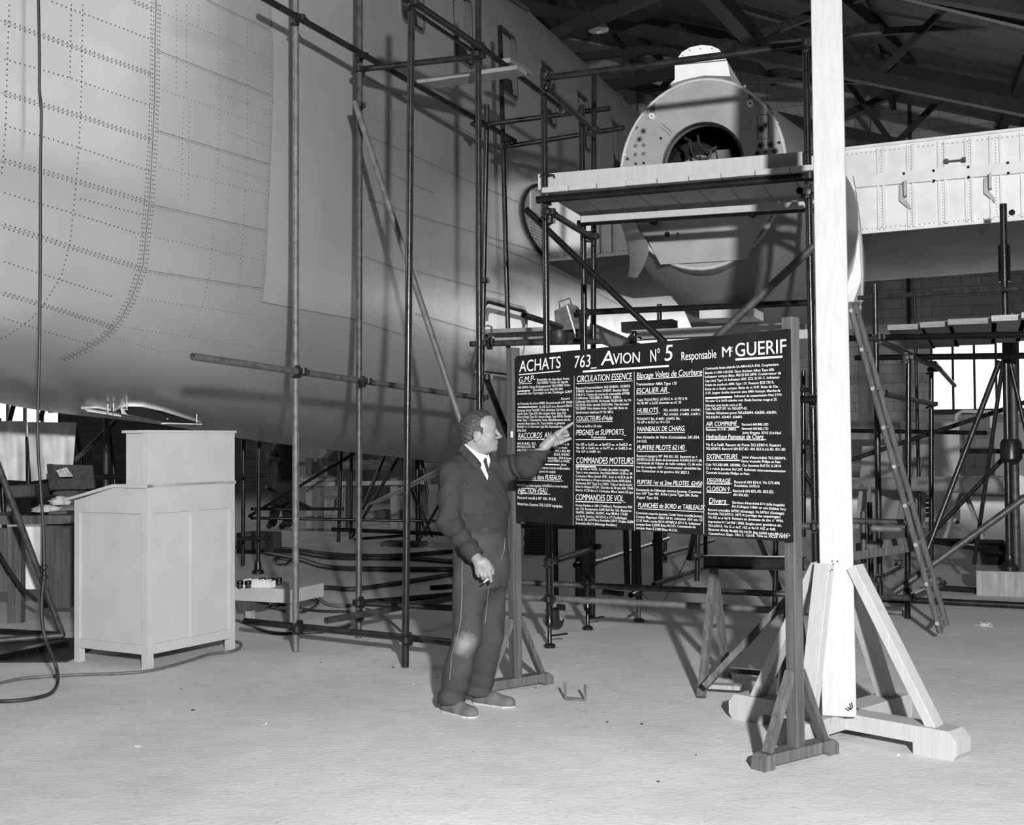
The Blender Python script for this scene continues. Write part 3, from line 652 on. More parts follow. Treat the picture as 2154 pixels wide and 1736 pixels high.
# 1. tall scaffold against the fuselage
s1 = thing('scaffold', 'tall tube scaffold standing against the aircraft nose, left of the man', 'scaffold', G(622, 1370))
T(s1, 'upright', (622, 1371, 8.77), (622, -60, 8.77), 'steel_light')
T(s1, 'upright', (754.5, 1341, 9.37), (757, -60, 9.72), 'steel_grey')
T(s1, 'upright', (852.5, 1403, 8.12), (866, -60, 8.12), 'steel_dark')
T(s1, 'upright', (1010, 1333, 9.45), (1005.5, -60, 9.40), 'steel_dark')
T(s1, 'upright', (1005, 1250, 11.9), (1024.5, 220, 11.55), 'steel_dark')
T(s1, 'upright', (1083, 1240, 12.2), (1051.5, 54, 12.0), 'steel_black')
T(s1, 'ledger', (404.7, 750, 7.64), (1019, 839, 11.65), 'steel_light')
T(s1, 'ledger', (515, 1307, 9.1), (1000, 1357, 7.85), 'steel_dark')
T(s1, 'ledger', (686, 1306, 8.75), (965, 1257, 10.2), 'steel_grey')
T(s1, 'ledger', (742, 1268, 9.35), (1000, 1282, 9.3), 'steel_dark')
T(s1, 'ledger', (553, -5, 8.3), (1083, 297, 12.0), 'steel_dark')
T(s1, 'ledger', (845, -12, 7.95), (1010, 99, 9.3), 'steel_dark'); T(s1, 'ledger', (1000, 90, 9.55), (1192, 236, 11.6), 'steel_dark')
T(s1, 'ledger', (868, 22, 8.6), (1000, 112, 9.9), 'steel_black', r=.016)
T(s1, 'ledger', (1108, 18, 9.3), (1040, -25, 8.8), 'steel_dark')
T(s1, 'transom', (748, 147, 9.75), (1020, 117, 9.34), 'steel_dark')
T(s1, 'transom', (1012, 263, 11.45), (1282, 228, 10.9), 'steel_dark')
T(s1, 'transom', (1050, 311, 12.1), (1312, 269, 11.5), 'steel_dark')
T(s1, 'brace', (746, 214, 9.50), (1034, 1085, 9.15), 'steel_light')
T(s1, 'brace', (1020, 790, 9.6), (1110, 1020, 9.3), 'steel_black')
for a in ((628, 38, 8.70, Z, dW), (762, 118, 9.62, Z, dW), (757, 147, 9.66, Z, dU), (757, 222, 9.55, Z, Vector((.3, 0, -1))), (1005, 96, 9.36, Z, dW), (1006, 116, 9.36, Z, dU), (1001, 262, 11.4, Z, dU), (1068, 294, 11.95, Z, dU), (1056, 311, 12.05, Z, dU),
          (632, 781, 8.72, Z, dW), (769, 802, 9.42, Z, dW), (1017, 836, 11.6, Z, dW), (626, 1318, 8.72, Z, dU), (628, 1322, 8.6, dU, Z), (857, 1345, 8.05, Z, dU), (757, 1268, 9.32, Z, dU), (755, 1296, 9.3, Z, dU), (1019, 590, 11.6, Z, Z), (1024, 794, 9.5, Z, Vector((.4, 0, -1))), (865, 5, 8.08, Z, dW)): clamp(s1, *a)
# planks resting on it
def board(name, label, pts, w, h, m, side=None, group=None, cat='plank'):
    mb = MB(); mb.beam(pts[0], pts[1], w, h, side); o = mb.build(name, m, smooth=0); return tag(o, label, cat, group)
board('plank', 'short bare plank lying across the upper tubes beside the cabin windows', (P(888, 178, 10.35), P(1098, 148, 9.95)), .2, .035, 'plank_grey', dW)
board('plank', 'small plank end on the upper tube just below a cabin window', (P(1060, 128, 10.8), P(1106, 156, 11.4)), .12, .04, 'plank_grey', dU)
# 2. right scaffold with the engine platform
s2 = thing('scaffold', 'tube scaffold carrying the plank platform in front of the round engine firewall', 'scaffold', G(1156, 1362))
FL = P(1150, 415, 8.87); du2 = (P(1700, 371, 8.22) - FL); du2.z = 0; du2.normalize()
T(s2, 'upright', (1156, 1312, 8.87), (1143.5, 144, 8.87), 'steel_black')
T(s2, 'upright', (1719, 1340, 8.22), (1694.5, 82, 8.22), 'steel_black')
T(s2, 'upright', (1236, 1283, 9.70), (1223.5, 222, 9.70), 'steel_black')
T(s2, 'upright', (1246, 1300, 10.35), (1250, 156, 10.35), 'steel_black')
T(s2, 'upright', (1750, 1300, 9.05), (1733, 330, 9.05), 'steel_black')
T(s2, 'guard_rail', (1141, 165, 8.81), (1703, 93, 8.15), 'steel_dark')
T(s2, 'ledger', (1129, 421, 8.81), (1722, 370, 8.15), 'steel_black', r=.027)
T(s2, 'ledger', (1215, 470, 9.64), (1740, 437, 8.98), 'steel_black')
T(s2, 'transom', (1149, 181, 8.72), (1249, 275, 9.85), 'steel_dark'); T(s2, 'transom', (1151, 443, 8.72), (1247, 501, 9.8), 'steel_dark')
T(s2, 'transom', (1682, 401, 8.1), (1735, 470, 9.2), 'steel_black')
T(s2, 'brace', (1106, 440, 9.0), (1400, 722, 8.75), 'steel_black')
T(s2, 'brace', (1712, 518, 8.15), (1480, 735, 8.55), 'steel_grey', r=.028)
T(s2, 'ledger', (1212, 658, 9.75), (1745, 635, 9.0), 'steel_black')
T(s2, 'ledger', (985, 1250, 9.25), (1745, 1290, 8.1), 'steel_light')
T(s2, 'ledger', (1000, 1222, 10.0), (1790, 1256, 9.25), 'steel_grey')
T(s2, 'transom', (1158, 1183, 8.72), (1251, 1153, 9.85), 'steel_grey')
T(s2, 'ledger', (1660, 843, 8.1), (1730, 838, 8.0), 'steel_black'); T(s2, 'transom', (1688, 839, 8.05), (1735, 850, 9.1), 'steel_black')
T(s2, 'ledger', (1670, 1107, 8.2), (1745, 1108, 8.1), 'steel_grey')
for a in ((1150, 163, 8.83, Z, dU), (1152, 183, 8.78, Z, dW), (1152, 416, 8.83, Z, dU), (1154, 446, 8.78, Z, dW), (1155, 466, 8.9, Z, Vector((.7, 0, -.7))), (1247, 273, 9.8, Z, dW), (1246, 497, 9.75, Z, dW), (1695, 94, 8.18, Z, dU), (1704, 372, 8.18, Z, dU), (1706, 402, 8.15, Z, dW),
          (1190, 233, 9.85, Z, dW), (1156, 1260, 8.82, Z, dU), (1237, 1222, 9.65, Z, dU), (1160, 1180, 8.78, Z, dW), (1250, 1150, 9.8, Z, dW), (1231, 658, 9.7, Z, dU), (1708, 842, 8.16, Z, dU), (1713, 1108, 8.16, Z, dU), (1228, 700, 9.75, Z, dW)): clamp(s2, *a)
for px, py, Y in ((1156, 1310, 8.87), (1236, 1278, 9.70), (1719, 1330, 8.22)):
    b0 = P(px, py, Y); b0.z = 0; mb = MB(); top = P(px, py, Y)
    mb.lathe(b0, Z, [(.042, 0), (.042, .022), (.02, .03), (.0155, .04), (.0155, top.z + .05)], 18)
    mb.lathe(Vector((b0.x, b0.y, top.z - .03)), Z, [(.02, 0), (.03, .01), (.03, .04), (.027, .05), (.027, .09)], 14)
    mb.tube(b0 + Vector((0, 0, .085)), b0 + Vector((.13, -.03, .105)), .007, 8); mb.build('base_jack', 'steel_black', s2)
mb = MB()
for px, py, Y in ((1148, 369, 8.87), (1704, 322, 8.22), (1703, 352, 8.22)):
    c = P(px, py, Y); mb.path([c + (Xd * math.cos(a) * .036 + Yd * math.sin(a) * .036) for a in [k * .5236 for k in range(11)]] + [c + Xd * .06 + Yd * .0, c + Xd * .065 - Z * .02], .007, 6)
mb.build('tie_wire', 'steel_dark', s2)
# platform planks (each one can be lifted off)
pl0, plv = P(1143.5, 403, 8.80), P(1719, 355, 8.14) - P(1143.5, 403, 8.80); Lp = plv.length; pu = plv.normalized()
dWp = Vector((-pu.y, pu.x, 0)).normalized()
if dWp.y < 0: dWp = -dWp
edges = [190, 370, 555, 745, 943, 1140, 1341, 1545, 1750, 1906]
for k in range(9):
    t0, t1 = [(e - 190) / (1906 - 190) for e in edges[k:k + 2]]; g_ = 0.003
    a = pl0 + pu * (Lp * t0 + g_); b_ = pl0 + pu * (Lp * t1 - g_); jit = random.uniform(-.012, .012)
    mb = MB(); m_ = (a + b_) / 2 + dWp * (jit - .045); mb.beam(m_ - Z * .0, m_ + dWp * .98, (b_ - a).length, .038, pu, ch=.003)
    o = mb.build('plank', 'plank_white', smooth=0)
    which = ['leftmost plank', 'second plank from the left', 'third plank from the left', 'fourth plank from the left', 'fifth plank from the left', 'fourth plank from the right', 'third plank from the right', 'second plank from the right', 'rightmost plank'][k]
    tag(o, 'pale %s of the engine platform deck' % which, 'plank', 'planks of the engine platform')
a, b_ = P(1133, 384, 8.95), P(1745, 333, 8.27)
board('toe_board', 'long white board standing on edge along the front of the engine platform', (a, b_), .03, .115, 'timber_white', dWp, cat='board')
a, b_ = P(1222, 462, 9.5), P(1745, 428, 8.86)
board('edge_board', 'white board on edge below the rear of the engine platform', (a, b_), .03, .05, 'timber_white', dWp, cat='board')
# 3. low staging between fuselage and nacelle (behind the top of the blackboard)
s3 = thing('scaffold', 'low tube staging behind the top left corner of the blackboard', 'scaffold', G(1100, 1262))
T(s3, 'ledger', (990, 724, 10.6), (1264, 718, 10.0), 'steel_grey'); T(s3, 'transom', (1102, 663, 9.0), (1222, 701, 10.5), 'steel_dark')
T(s3, 'upright', (1225, 1262, 10.6), (1226, 655, 10.4), 'steel_black')
T(s3, 'ledger', (1330, 712, 11.2), (1345, 712, 10.0), 'steel_grey'); T(s3, 'upright', (1334, 1240, 11.0), (1334, 697, 11.0), 'steel_black')
T(s3, 'upright', (1389, 1240, 12.0), (1387, 640, 12.0), 'steel_black')
T(s3, 'transom', (1023, 708, 10.3), (1045, 700, 12.3), 'steel_grey')
for a in ((1225, 705, 10.3, Z, dU), (1030, 722, 10.4, dU, dW), (1334, 712, 10.9, Z, dW)): clamp(s3, *a)
mb = MB(); c = P(1019, 700, 10.2); mb.path([c + Vector((0, 0, -.1)), c + Vector((0, 0, .05)), c + Vector((.03, 0, .06)), c + Vector((.06, 0, .05)), c + Vector((.06, 0, -.1))], .008, 6); mb.build('hook', 'steel_grey', s3)
board('plank', 'worn plank lying on the low staging left of the floodlight box', (P(1030, 700, 10.9), P(1245, 692, 10.4)), .3, .035, 'plank_grey', dW)
board('plank', 'second worn plank under the floodlight box on the low staging', (P(1052, 712, 11.2), P(1240, 704, 10.8)), .25, .06, 'wood_mid', dW)
board('plank', 'dark long plank of the low staging receding behind the blackboard top', (P(1245, 697, 10.6), P(1345, 738, 12.2)), .04, .14, 'wood_mid', dU)
board('timber_beam', 'thick pale squared timber lying behind the top edge of the blackboard', (P(1338, 706, 11.4), P(1690, 690, 10.6)), .2, .085, 'plank_white', dW, cat='beam')
board('timber_beam', 'pale squared timber lying just behind the right end of the blackboard top', (P(1672, 704, 9.2), P(1740, 760, 10.2)), .2, .07, 'plank_white', dU, cat='beam')
board('timber_beam', 'black painted beam lying under the nacelle behind the blackboard', (P(1313, 690, 12.0), P(1420, 684, 11.8)), .2, .1, 'steel_black', dW, cat='beam')
# floodlight box with carrying handle
c = P(1196, 672, 10.0); t = thing('lamp_housing', 'dark metal lamp box with a wire carrying handle on the low staging', 'lamp', c - Z * .2)
ax, ay = Vector((.93, -.2, .12)).normalized(), Vector((.2, .95, .1)).normalized(); az = ax.cross(ay)
mb = MB()
vs = [c + ax * x + ay * y + az * z for y, s_ in ((-.1, 1.0), (.12, .85)) for x, z in ((-.105 * s_, -.08 * s_), (.1 * s_, -.09 * s_), (.095 * s_, .1 * s_), (.04 * s_, .125 * s_), (-.09 * s_, .085 * s_))]
mb.add(vs, [tuple(range(5)), tuple(range(5, 10))[::-1]] + [(i, 5 + i, 5 + (i + 1) % 5, (i + 1) % 5) for i in range(5)]); mb.build('case', 'steel_grey', t, smooth=0)
mb = MB(); mb.path([c + ax * x + az * z - ay * .02 for x, z in ((-.055, .10), (-.055, .155), (.04, .17), (.045, .115))], .006, 6); mb.build('handle', 'steel_grey', t)
mb = MB(); mb.beam(c + ax * .02 - ay * .11 + az * .11, c + ax * .06 - ay * .11 - az * .17, .02, .012); mb.build('bracket', 'steel_dark', t)
mb = MB(); mb.disc(c + ax * .05 - ay * .1 + az * .05, -ay, .02, 14, .015); mb.disc(c + ax * .085 - ay * .1 - az * .03, -ay, .017, 14, .015); mb.disc(c + ax * .075 - ay * .1 + az * .07, -ay, .012, 14, .015); mb.build('knob', 'rubber', t)
mb = MB(); mb.lathe(c - ax * .09 - az * .05, -az * .9 - ax * .1, [(.05, -.02), (.075, .03), (.075, .12), (.06, .14)], 18); mb.build('lens_hood', 'rubber', t)
mb = MB(); mb.path([c + ax * .08 - az * .08, c + ax * .1 - az * .14, c + ax * .09 - az * .19], .006, 6); mb.path([c + ax * .11 - az * .1, c + ax * .12 - az * .17], .005, 6); mb.build('chain', 'steel_dark', t)

# ------------------------------------------------------------------ blackboard on its own two trestle feet
B0, B1 = Vector((1.313, 5.694, 0)), Vector((.009, 7.41, 0)); bd = (B1 - B0).normalized(); bn = Vector((bd.y, -bd.x, 0))
if bn.y > 0: bn = -bn
bb = thing('notice_board', 'large black notice board on wooden legs covered in white hand-lettered lists', 'notice board', (B0 + B1) / 2)
PF = B0 + bn * .052
def onb(px, py, lift=0.0): return plane_hit(px, py, PF + bn * lift, bn)
def leg(base, tilt, lab):
    mb = MB(); mb.beam(base + Z * .03, base + Z * 2.075, .062, .06, bd, ch=.004); mb.build('post', 'wood_dark', bb)
    mb = MB(); a = base + bn * .265; b_ = base - bn * .265
    up = lambda p, z: p + Z * z
    poly = [up(a, 0), up(a - bn * .07, 0), up(a - bn * .075, .02), up(b_ + bn * .075, .02), up(b_ + bn * .07, 0), up(b_, 0), up(b_, .05), up(b_ + bn * .03, .072), up(a - bn * .03, .072), up(a, .05)]
    mb.prism([p - bd * .04 for p in poly], bd * .08); mb.build('foot', 'wood_worn', bb, smooth=0)
    for s_ in (1, -1):
        mb = MB(); mb.beam(base + bn * .2 * s_ + Z * .07, base + bn * .03 * s_ + Z * .42, .045, .032, bd); mb.build('brace', 'wood_worn' if s_ > 0 else 'wood_dark', bb, smooth=0)
leg(B0, 0, ''); leg(B1 - bd * .0, 0, '')
c = [onb(*p) for p in ((1085.5, 748.5), (1648, 694), (1663, 1140), (1086, 1097))]
sL = (c[0] - PF).dot(bd); sR = (c[2] - PF).dot(bd); zt = (c[0].z + c[1].z) / 2; zb_ = (c[2].z + c[3].z) / 2
mb = MB(); mb.box(PF + bd * (sL + sR) / 2 + Z * (zt + zb_) / 2 - bn * .011, bd * abs(sL - sR) / 2, bn * .011, Z * (zt - zb_) / 2); mb.build('panel', 'board_paint', bb, smooth=0)
mb = MB()
for z_ in (zt - .04, zb_ + .04): mb.box(PF + bd * (sL + sR) / 2 + Z * z_ - bn * .035, bd * abs(sL - sR) / 2 * .97, bn * .012, Z * .03)
mb.build('batten', 'wood_dark', bb, smooth=0)
mb = MB(); p = onb(1076.5, 914, -.01); mb.box(p, bd * .011, bn * .0008, Z * .019); mb.build('tag', 'label_white', bb, smooth=0)
# lettering ------------------------------------------------
R3 = lambda x, y: (1080 + x / 2.9917, 560 + y / 2.9917)
FONTW = {}
def text(txt, x0, y0, x1, y1, h, shear=0.0, m='paint_white', name='lettering', bold=0.0, parts=None):
    """baseline from (x0,y0) to (x1,y1), capital height h, in photo-zoom units"""
    a, b_ = onb(*R3(x0, y0), .0012), onb(*R3(x1, y1), .0012); hp_ = onb(*R3(x0, y0 - h), .0012)
    H = (hp_ - a).length; Lw = (b_ - a).length
    cu = bpy.data.curves.new('t', 'FONT'); cu.body = txt; cu.size = 1.0; cu.shear = shear; cu.offset = bold; cu.fill_mode = 'FRONT'; cu.resolution_u = 2 if h < 30 else 4
    ob = bpy.data.objects.new('t', cu); C.objects.link(ob); dg = bpy.context.evaluated_depsgraph_get(); dg.update()
    me = bpy.data.meshes.new_from_object(ob.evaluated_get(dg)); bpy.data.objects.remove(ob); bpy.data.curves.remove(cu)
    if not len(me.vertices): return
    co = np.empty(len(me.vertices) * 3); me.vertices.foreach_get('co', co); co = co.reshape(-1, 3)
    x0_, x1_ = co[:, 0].min(), co[:, 0].max(); ex = (b_ - a) / (x1_ - x0_); capH = 0.70
    vs = [a + ex * float(q[0] - x0_) + Z * float(q[1]) * (H / capH) for q in co]
    fs = [tuple(p.vertices) for p in me.polygons]; bpy.data.meshes.remove(me)
    (parts if parts is not None else TX).add(vs, fs)
def rule(x0, y0, x1, y1, th, mb=None):
    a, b_ = onb(*R3(x0, y0), .0012), onb(*R3(x1, y1), .0012); (mb or TX).add([a - Z * th / 2, b_ - Z * th / 2, b_ + Z * th / 2, a + Z * th / 2], [(0, 1, 2, 3)])
def flush(lab=None, name='lettering', m='paint_white'):
    global TX
    o = TX.build(name, m, bb, smooth=0, fix=False)
    # face the letters outwards
    me = o.data
    if len(me.polygons) and sum((p.normal.dot(bn) for p in me.polygons)) < 0: me.flip_normals()
    if lab: o['label'] = lab
    TX = MB()
TX = MB()
text('ACHATS', 36, 668, 297, 640, 72, .06, bold=0.0030); rule(34, 684, 295, 660, .006); flush('large white word ACHATS, underlined')
text('763_', 385, 641, 525, 628, 76, .12, bold=0.0013); flush('white number 763')
text('A', 549, 624, 635, 618, 88, .12, bold=0.0030); text('VION', 628, 616, 797, 606, 66, .05, bold=0.0030); rule(437, 664, 978, 628, .010); flush('large white word AVION over a thick underline')
text('N°', 862, 603, 922, 598, 78, .0, bold=0.0015); text('5', 952, 597, 1002, 592, 100, .1, bold=0.0015); flush('white N and figure 5')
text('Responsable', 1058, 594, 1277, 578, 54, 0, bold=0.0010); flush()
text('M', 1314, 573, 1366, 570, 66, 0, bold=0.0010); text('r', 1368, 528, 1380, 527, 26, 0); rule(1365, 536, 1380, 535, .002); text('GUERIF', 1397, 569, 1718, 545, 84, .0, bold=0.0035); rule(1397, 588, 1692, 570, .010); flush('large white name lettering at the top right, underlined')
for x0, y0, x1, y1 in ((382, 690, 376, 1632), (760, 664, 762, 1664), (1196, 642, 1198, 1688)):
    a, b_ = onb(*R3(x0, y0), .001), onb(*R3(x1, y1), .001); TX.add([a - bd * .002, b_ - bd * .002, b_ + bd * .002, a + bd * .002], [(0, 1, 2, 3)])
flush(None, 'column_line', 'paint_old')
H_ = 22
def para(lines, bold=0.0030):
    for l in lines:
        if len(l) == 6: t_, x0, y0, x1, y1, h = l
        else: t_, x0, y0, x1, y1 = l; h = 17
        text(t_, x0, y0, x1, y1, h * .90, .04, bold=bold)
def head(t_, x0, y0, x1, y1, h, ul=None, th=.003, sh=.18):
    text(t_, x0, y0, x1, y1, h, sh, bold=0.0)
    if ul: rule(*ul, th)
# column one
head('G.M.P-', 35, 736, 137, 724, 38, (33, 742, 115, 737)); para([('Ensemble de capotage Avant', 148, 722, 353, 714), ('763-50800. Volets de capots', 147, 742, 343, 735), ('763-50830. Pipes d\'échappement 763-57800. Robi-', 27, 772, 358, 755), ('Chandelles pour béti 501.000.', 122, 786, 313, 780), ('Ensemble des Capotages et des Carénages G.M.P', 26, 810, 368, 797)]); rule(26, 788, 105, 784, .006); flush()
para([('. Raccord', 292, 842, 354, 840), ('de Traversée de cloison 09603. Raccord coudé à 90° 09609', 26, 874, 370, 864), ('Vis HZ 6x15 inox. Raccord 09612', 160, 894, 368, 886), ('Compteur Nord 716.450F. Vérin mécanique Cde Volets de', 24, 916, 348, 910), ('capots Aviac Type 570. Bloc moteur Aviac Type 530.', 24, 936, 332, 932), ('Renvoi d\'Angle Type 501. Renvoi d\'Angle Type 540 Bis. Flexible', 24, 956, 362, 952), ('Aviac Type 1. Transmission Tachy. Refroidissement des Ac-', 24, 976, 362, 974), ('cessoires Bout tube ø 36. Tuyau flexible ac galvanisé', 24, 998, 324, 995), ('"Rudolph" et 12. Vérin Aviac Type 585. Génératrice Ecla', 22, 1018, 312, 1018), ('306.020.', 24, 1042, 82, 1042)])
rule(28, 888, 152, 886, .007); flush()
head('RACCORDS_AN', 30, 1086, 238, 1080, 36, (28, 1090, 238, 1092)); para([('AN.914.8D. 822.', 22, 1124, 145, 1124), ('AN.822.21D. 82', 22, 1144, 135, 1144), ('AN.915.1 inox', 22, 1166, 135, 1166), ('AN. 834', 22, 1188, 75, 1188), ('626.4.', 300, 1126, 352, 1128), ('828.6 inox.', 254, 1148, 340, 1150), ('. 915.1.822.8D', 254, 1170, 358, 1172), ('823.8. 818.4D', 254, 1192, 354, 1194), ('équivins. 304.4 inox.', 216, 1214, 368, 1216), ('cond 09601 et 09602', 216, 1232, 354, 1236), ('. Joint', 290, 1256, 334, 1258), ('amiante tressée ininflammable.', 176, 1276, 356, 1282), ('(Raccord de couple).', 150, 1298, 266, 1302)]); rule(200, 1248, 290, 1251, .006); flush()
head('GRAISSAGE dans FUSEAUX_', 28, 1338, 314, 1348, 30, (26, 1345, 300, 1355)); para([('AN.8226 ac inox équipé. AN.825.6 ac inox équipé.', 24, 1386, 344, 1394)]); flush()
head('INJECTION d\'EAU _', 28, 1428, 232, 1432, 34, (28, 1432, 215, 1436)); para([('Raccord coudé à 90° AN. 914.8.', 26, 1464, 268, 1476, 20), ('Nourrices Essence 763.53230 équipées', 26, 1504, 308, 1520, 20)]); flush()
# column two
head('CIRCULATION ESSENCE', 400, 730, 748, 712, 40, (396, 740, 750, 722)); para([('Raccord intermédiaire 763-534501. 534503.', 393, 776, 737, 762), ('534505. Boulon creux 534507. Boulon fileté', 394, 796, 724, 786), ('534.513. Corps de raccord orientable 69708', 394, 818, 730, 808), ('Collecteur 763.03814. 03815. 03816.', 392, 838, 680, 832), ('Collerette 763.155140. Vis frausée 763.531568. Vis TH', 392, 860, 740, 852), ('763.55150. Arbre dentelé 763.531406. Tête de Levier', 392, 882, 728, 876), ('763.53407. Vérin linéaire Aviac Type 560. Boite de', 392, 904, 718, 900), ('Synchroniseur américain N° SX 18012.', 393, 928, 630, 926)]); flush()
head('COLLECTEURS d\'Huile', 396, 974, 624, 970, 30, (394, 982, 624, 978)); para([('Tube ac xc20 ø 25 m/m.', 394, 1014, 558, 1014)]); flush()
head('PEIGNES et SUPPORTS_', 394, 1064, 710, 1060, 34); para([('Tuyauteries', 488, 1084, 582, 1084)]); rule(393, 1092, 690, 1092, .003)
para([('Vis GP ø 5x35 ac. ø 5x47,5 ac. ø 5x62,5 ac', 394, 1130, 744, 1130), ('Vis GP ø 5x65 ac. ø 5x77 ac. ø 5x82,5 ac', 394, 1152, 744, 1154), ('Vis GP ø 5x85 ac.', 394, 1174, 550, 1174)]); flush()
head('COMMANDES MOTEURS', 396, 1242, 756, 1246, 40, (392, 1251, 756, 1256), .005); para([('Vis ac HZ ø 4x42. Combt Jacottet souples', 392, 1282, 728, 1292), ('Type L avec manchon. Axe fileté BNA4 16.50 ac 38', 392, 1304, 748, 1314), ('Contacteur Micro Switch 1ER1. Acier ø 10 ECR de 30', 392, 1328, 748, 1338), ('Joint Hartmann ø 10 serre normale. Rotule ADR.GLB.6', 392, 1350, 740, 1362), ('Roulement SKF Type S et 21001. Tube ø 16x16 Au4G', 392, 1372, 748, 1386), ('Etrier S.t Bréguet 013.541. Charnière de 30 m/m B4A 17640', 392, 1394, 752, 1408), ('Rond ac XC20 dim ø 3. Contacteur Micro Switch BZ.3yst', 392, 1416, 754, 1432)]); rule(394, 1262, 520, 1264, .007); flush()
head('COMMANDES DE VOL_', 392, 1472, 708, 1482, 38, (390, 1482, 680, 1490), .005); para([('Freins Farkas ø 180 (Tréfileur). Roulement Réf', 392, 1512, 748, 1524), ('Air C8. Roulement ADR Réf Air G6. Ressorts', 392, 1534, 742, 1548), ('266905. 266906. 266907. Axe BNA4 17630', 392, 1556, 718, 1570), ('ø 6.7x18. Rond ac 30CVD12 ø 17 (Treffichage).', 392, 1580, 716, 1594), ('Tôle de 515 cx18 Plan y Rondelles DAVY. Pédales 26280', 392, 1600, 756, 1618), ('Ensemble 06614 (Montage Redélier)', 392, 1624, 650, 1638)]); flush()
# column three
head('Blocage Volets de Courbure', 776, 708, 1187, 684, 38, (776, 714, 1187, 690)); para([('Transmetteur AMA Type 135', 772, 752, 1028, 746, 20)]); flush()
head('ESCALIER AR_', 774, 800, 985, 792, 32, (774, 806, 970, 800)); para([('Tapis 763.617012. 617012 A. 617012 B.', 776, 850, 1096, 840), ('Vis FB 90° ø 5x35 chromée ac xC 35', 776, 872, 1056, 864)]); flush()
head('HUBLOTS_', 778, 924, 925, 920, 30, (778, 932, 906, 930)); para([('763. 616301. 616641. 616341.', 944, 914, 1182, 912), ('763. 616361. 616401. 616411.', 944, 940, 1180, 938), ('763.616411 Bis. 616421. 616421 Bis.', 776, 968, 1050, 966), ('Vis GP ø 6x12,7 ac 10 n CH.', 778, 990, 986, 988)]); flush()
head('PANNEAUX DE CHARG.', 778, 1040, 1080, 1036, 30, (778, 1048, 1078, 1046)); para([('Axe d\'attache de Vérin d\'articulation 241.554.', 774, 1084, 1172, 1086, 19), ('241555.', 776, 1110, 842, 1110)]); flush()
head('PUPITRE PILOTE 62140_', 778, 1158, 1092, 1156, 30, (778, 1166, 1080, 1166)); para([('Raccord équipé à 90° AN 821.3D. Raccord en +', 776, 1202, 1158, 1210, 18), ('AN 827.6.6.6.3D. Boite de Commande ALKAN 8.14.71.80.', 774, 1224, 1188, 1232), ('Commande de Volume de radio compas. Ct de volu-', 776, 1246, 1188, 1256, 18), ('me de Localyser ASV. Commutateur sensibilité ba-', 774, 1270, 1184, 1282), ('lise. Contacteur ct de synchro AN 3027.1.', 774, 1294, 1110, 1308)]); flush()
head('PUPITRE 1er et 2me PILOTES_62450', 778, 1372, 1188, 1384, 28, (778, 1380, 1182, 1390)); para([('Commande de Délestage essence Jacottet. Commuta', 772, 1414, 1182, 1430), ('teur SAF Type 4B1. Boîte à Jacks Type 284. Boite', 772, 1436, 1162, 1452), ('d\'appel. Type 505.', 774, 1462, 914, 1468)]); flush()
head('PLANCHES de BORD et TABLEAUX', 784, 1518, 1206, 1536, 30, (784, 1526, 1200, 1548)); para([('Commande coupe-feu Jacottet. Combt Vanne incendie Jacottet', 772, 1560, 1190, 1582), ('Compas Magnesyn 10061 AF 81. Indicateur ASV not. CS', 772, 1584, 1190, 1606), ('C3.SI. Radio sonde ID/14 APNIRCA RV 6 G. Indicateur', 772, 1608, 1180, 1630), ('compas Bezu E.5090 Bézu M.21D. Commande de', 772, 1632, 1146, 1650), ('compas Bezu E.3180 Bézu M.21D.', 772, 1654, 1034, 1672)]); flush()
# column four
para([('Commande limite altitude SA-ARN-RCA RV6. Couplemètre', 1206, 652, 1668, 626), ('Bendix 61.000 A25.036. Gyro Horizon Alkan Type 600.', 1206, 680, 1642, 658), ('Indicateur compas Bézu. M21D DE 5090. Conservateur de', 1206, 704, 1684, 680), ('Cap (dm) Type 10. Indicateur ASV. SCS. SI.101.C. Indicateur', 1206, 730, 1676, 706), ('Volets de courbure AMA Type 135. Poussoir ECE 735 R.', 1206, 756, 1640, 738), ('Boite de ct Radio compas. Boite de ct VHF. Boite de Cte', 1208, 782, 1664, 764), ('A.SV. Jaugeur double réservoir dans AMA Autosyn. Manche-de', 1208, 806, 1680, 790), ('. Indicateur de consommation Haut 3 F.H.', 1382, 826, 1690, 816), ('Vis acier G ø 3x10 cadmiée noir. Boule Sournas rouge ø 25.', 1208, 856, 1660, 846), ('Sélecteur avec boule noire ø 20.', 1208, 884, 1438, 880), ('Cale 763.627159. Vis 763.627165.', 1208, 906, 1472, 902), ('Tableau Dilophane gravé 763.626304. 626305. 626301.', 1208, 932, 1660, 928), ('763.626301. 626401. 626601.', 1210, 958, 1444, 956)])
rule(1208, 830, 1376, 824, .008); flush()
head('AIR COMPRIMÉ_', 1212, 1006, 1420, 1006, 28, (1210, 1014, 1420, 1014)); para([('Raccord AN 842.10D', 1438, 1004, 1604, 1004, 18), ('Bielettes 611141. 24842.', 1212, 1036, 1404, 1034), ('Raccord AN 842.17D', 1438, 1030, 1604, 1032, 18), ('Joint Ermeto 3310 21x16x1', 1440, 1056, 1684, 1058, 18)]); flush()
head('Hydraulique Panneaux de Charg._', 1212, 1086, 1592, 1088, 28, (1212, 1092, 1578, 1094)); para([('Vis G ø 5x60. Ressort de Porte 763.650014. Ressort', 1212, 1132, 1684, 1136, 19), ('763.654010. Raccord AN 827.4D. AN. 827.6.3.6.4D. 821.4D', 1212, 1156, 1712, 1162, 18)]); flush()
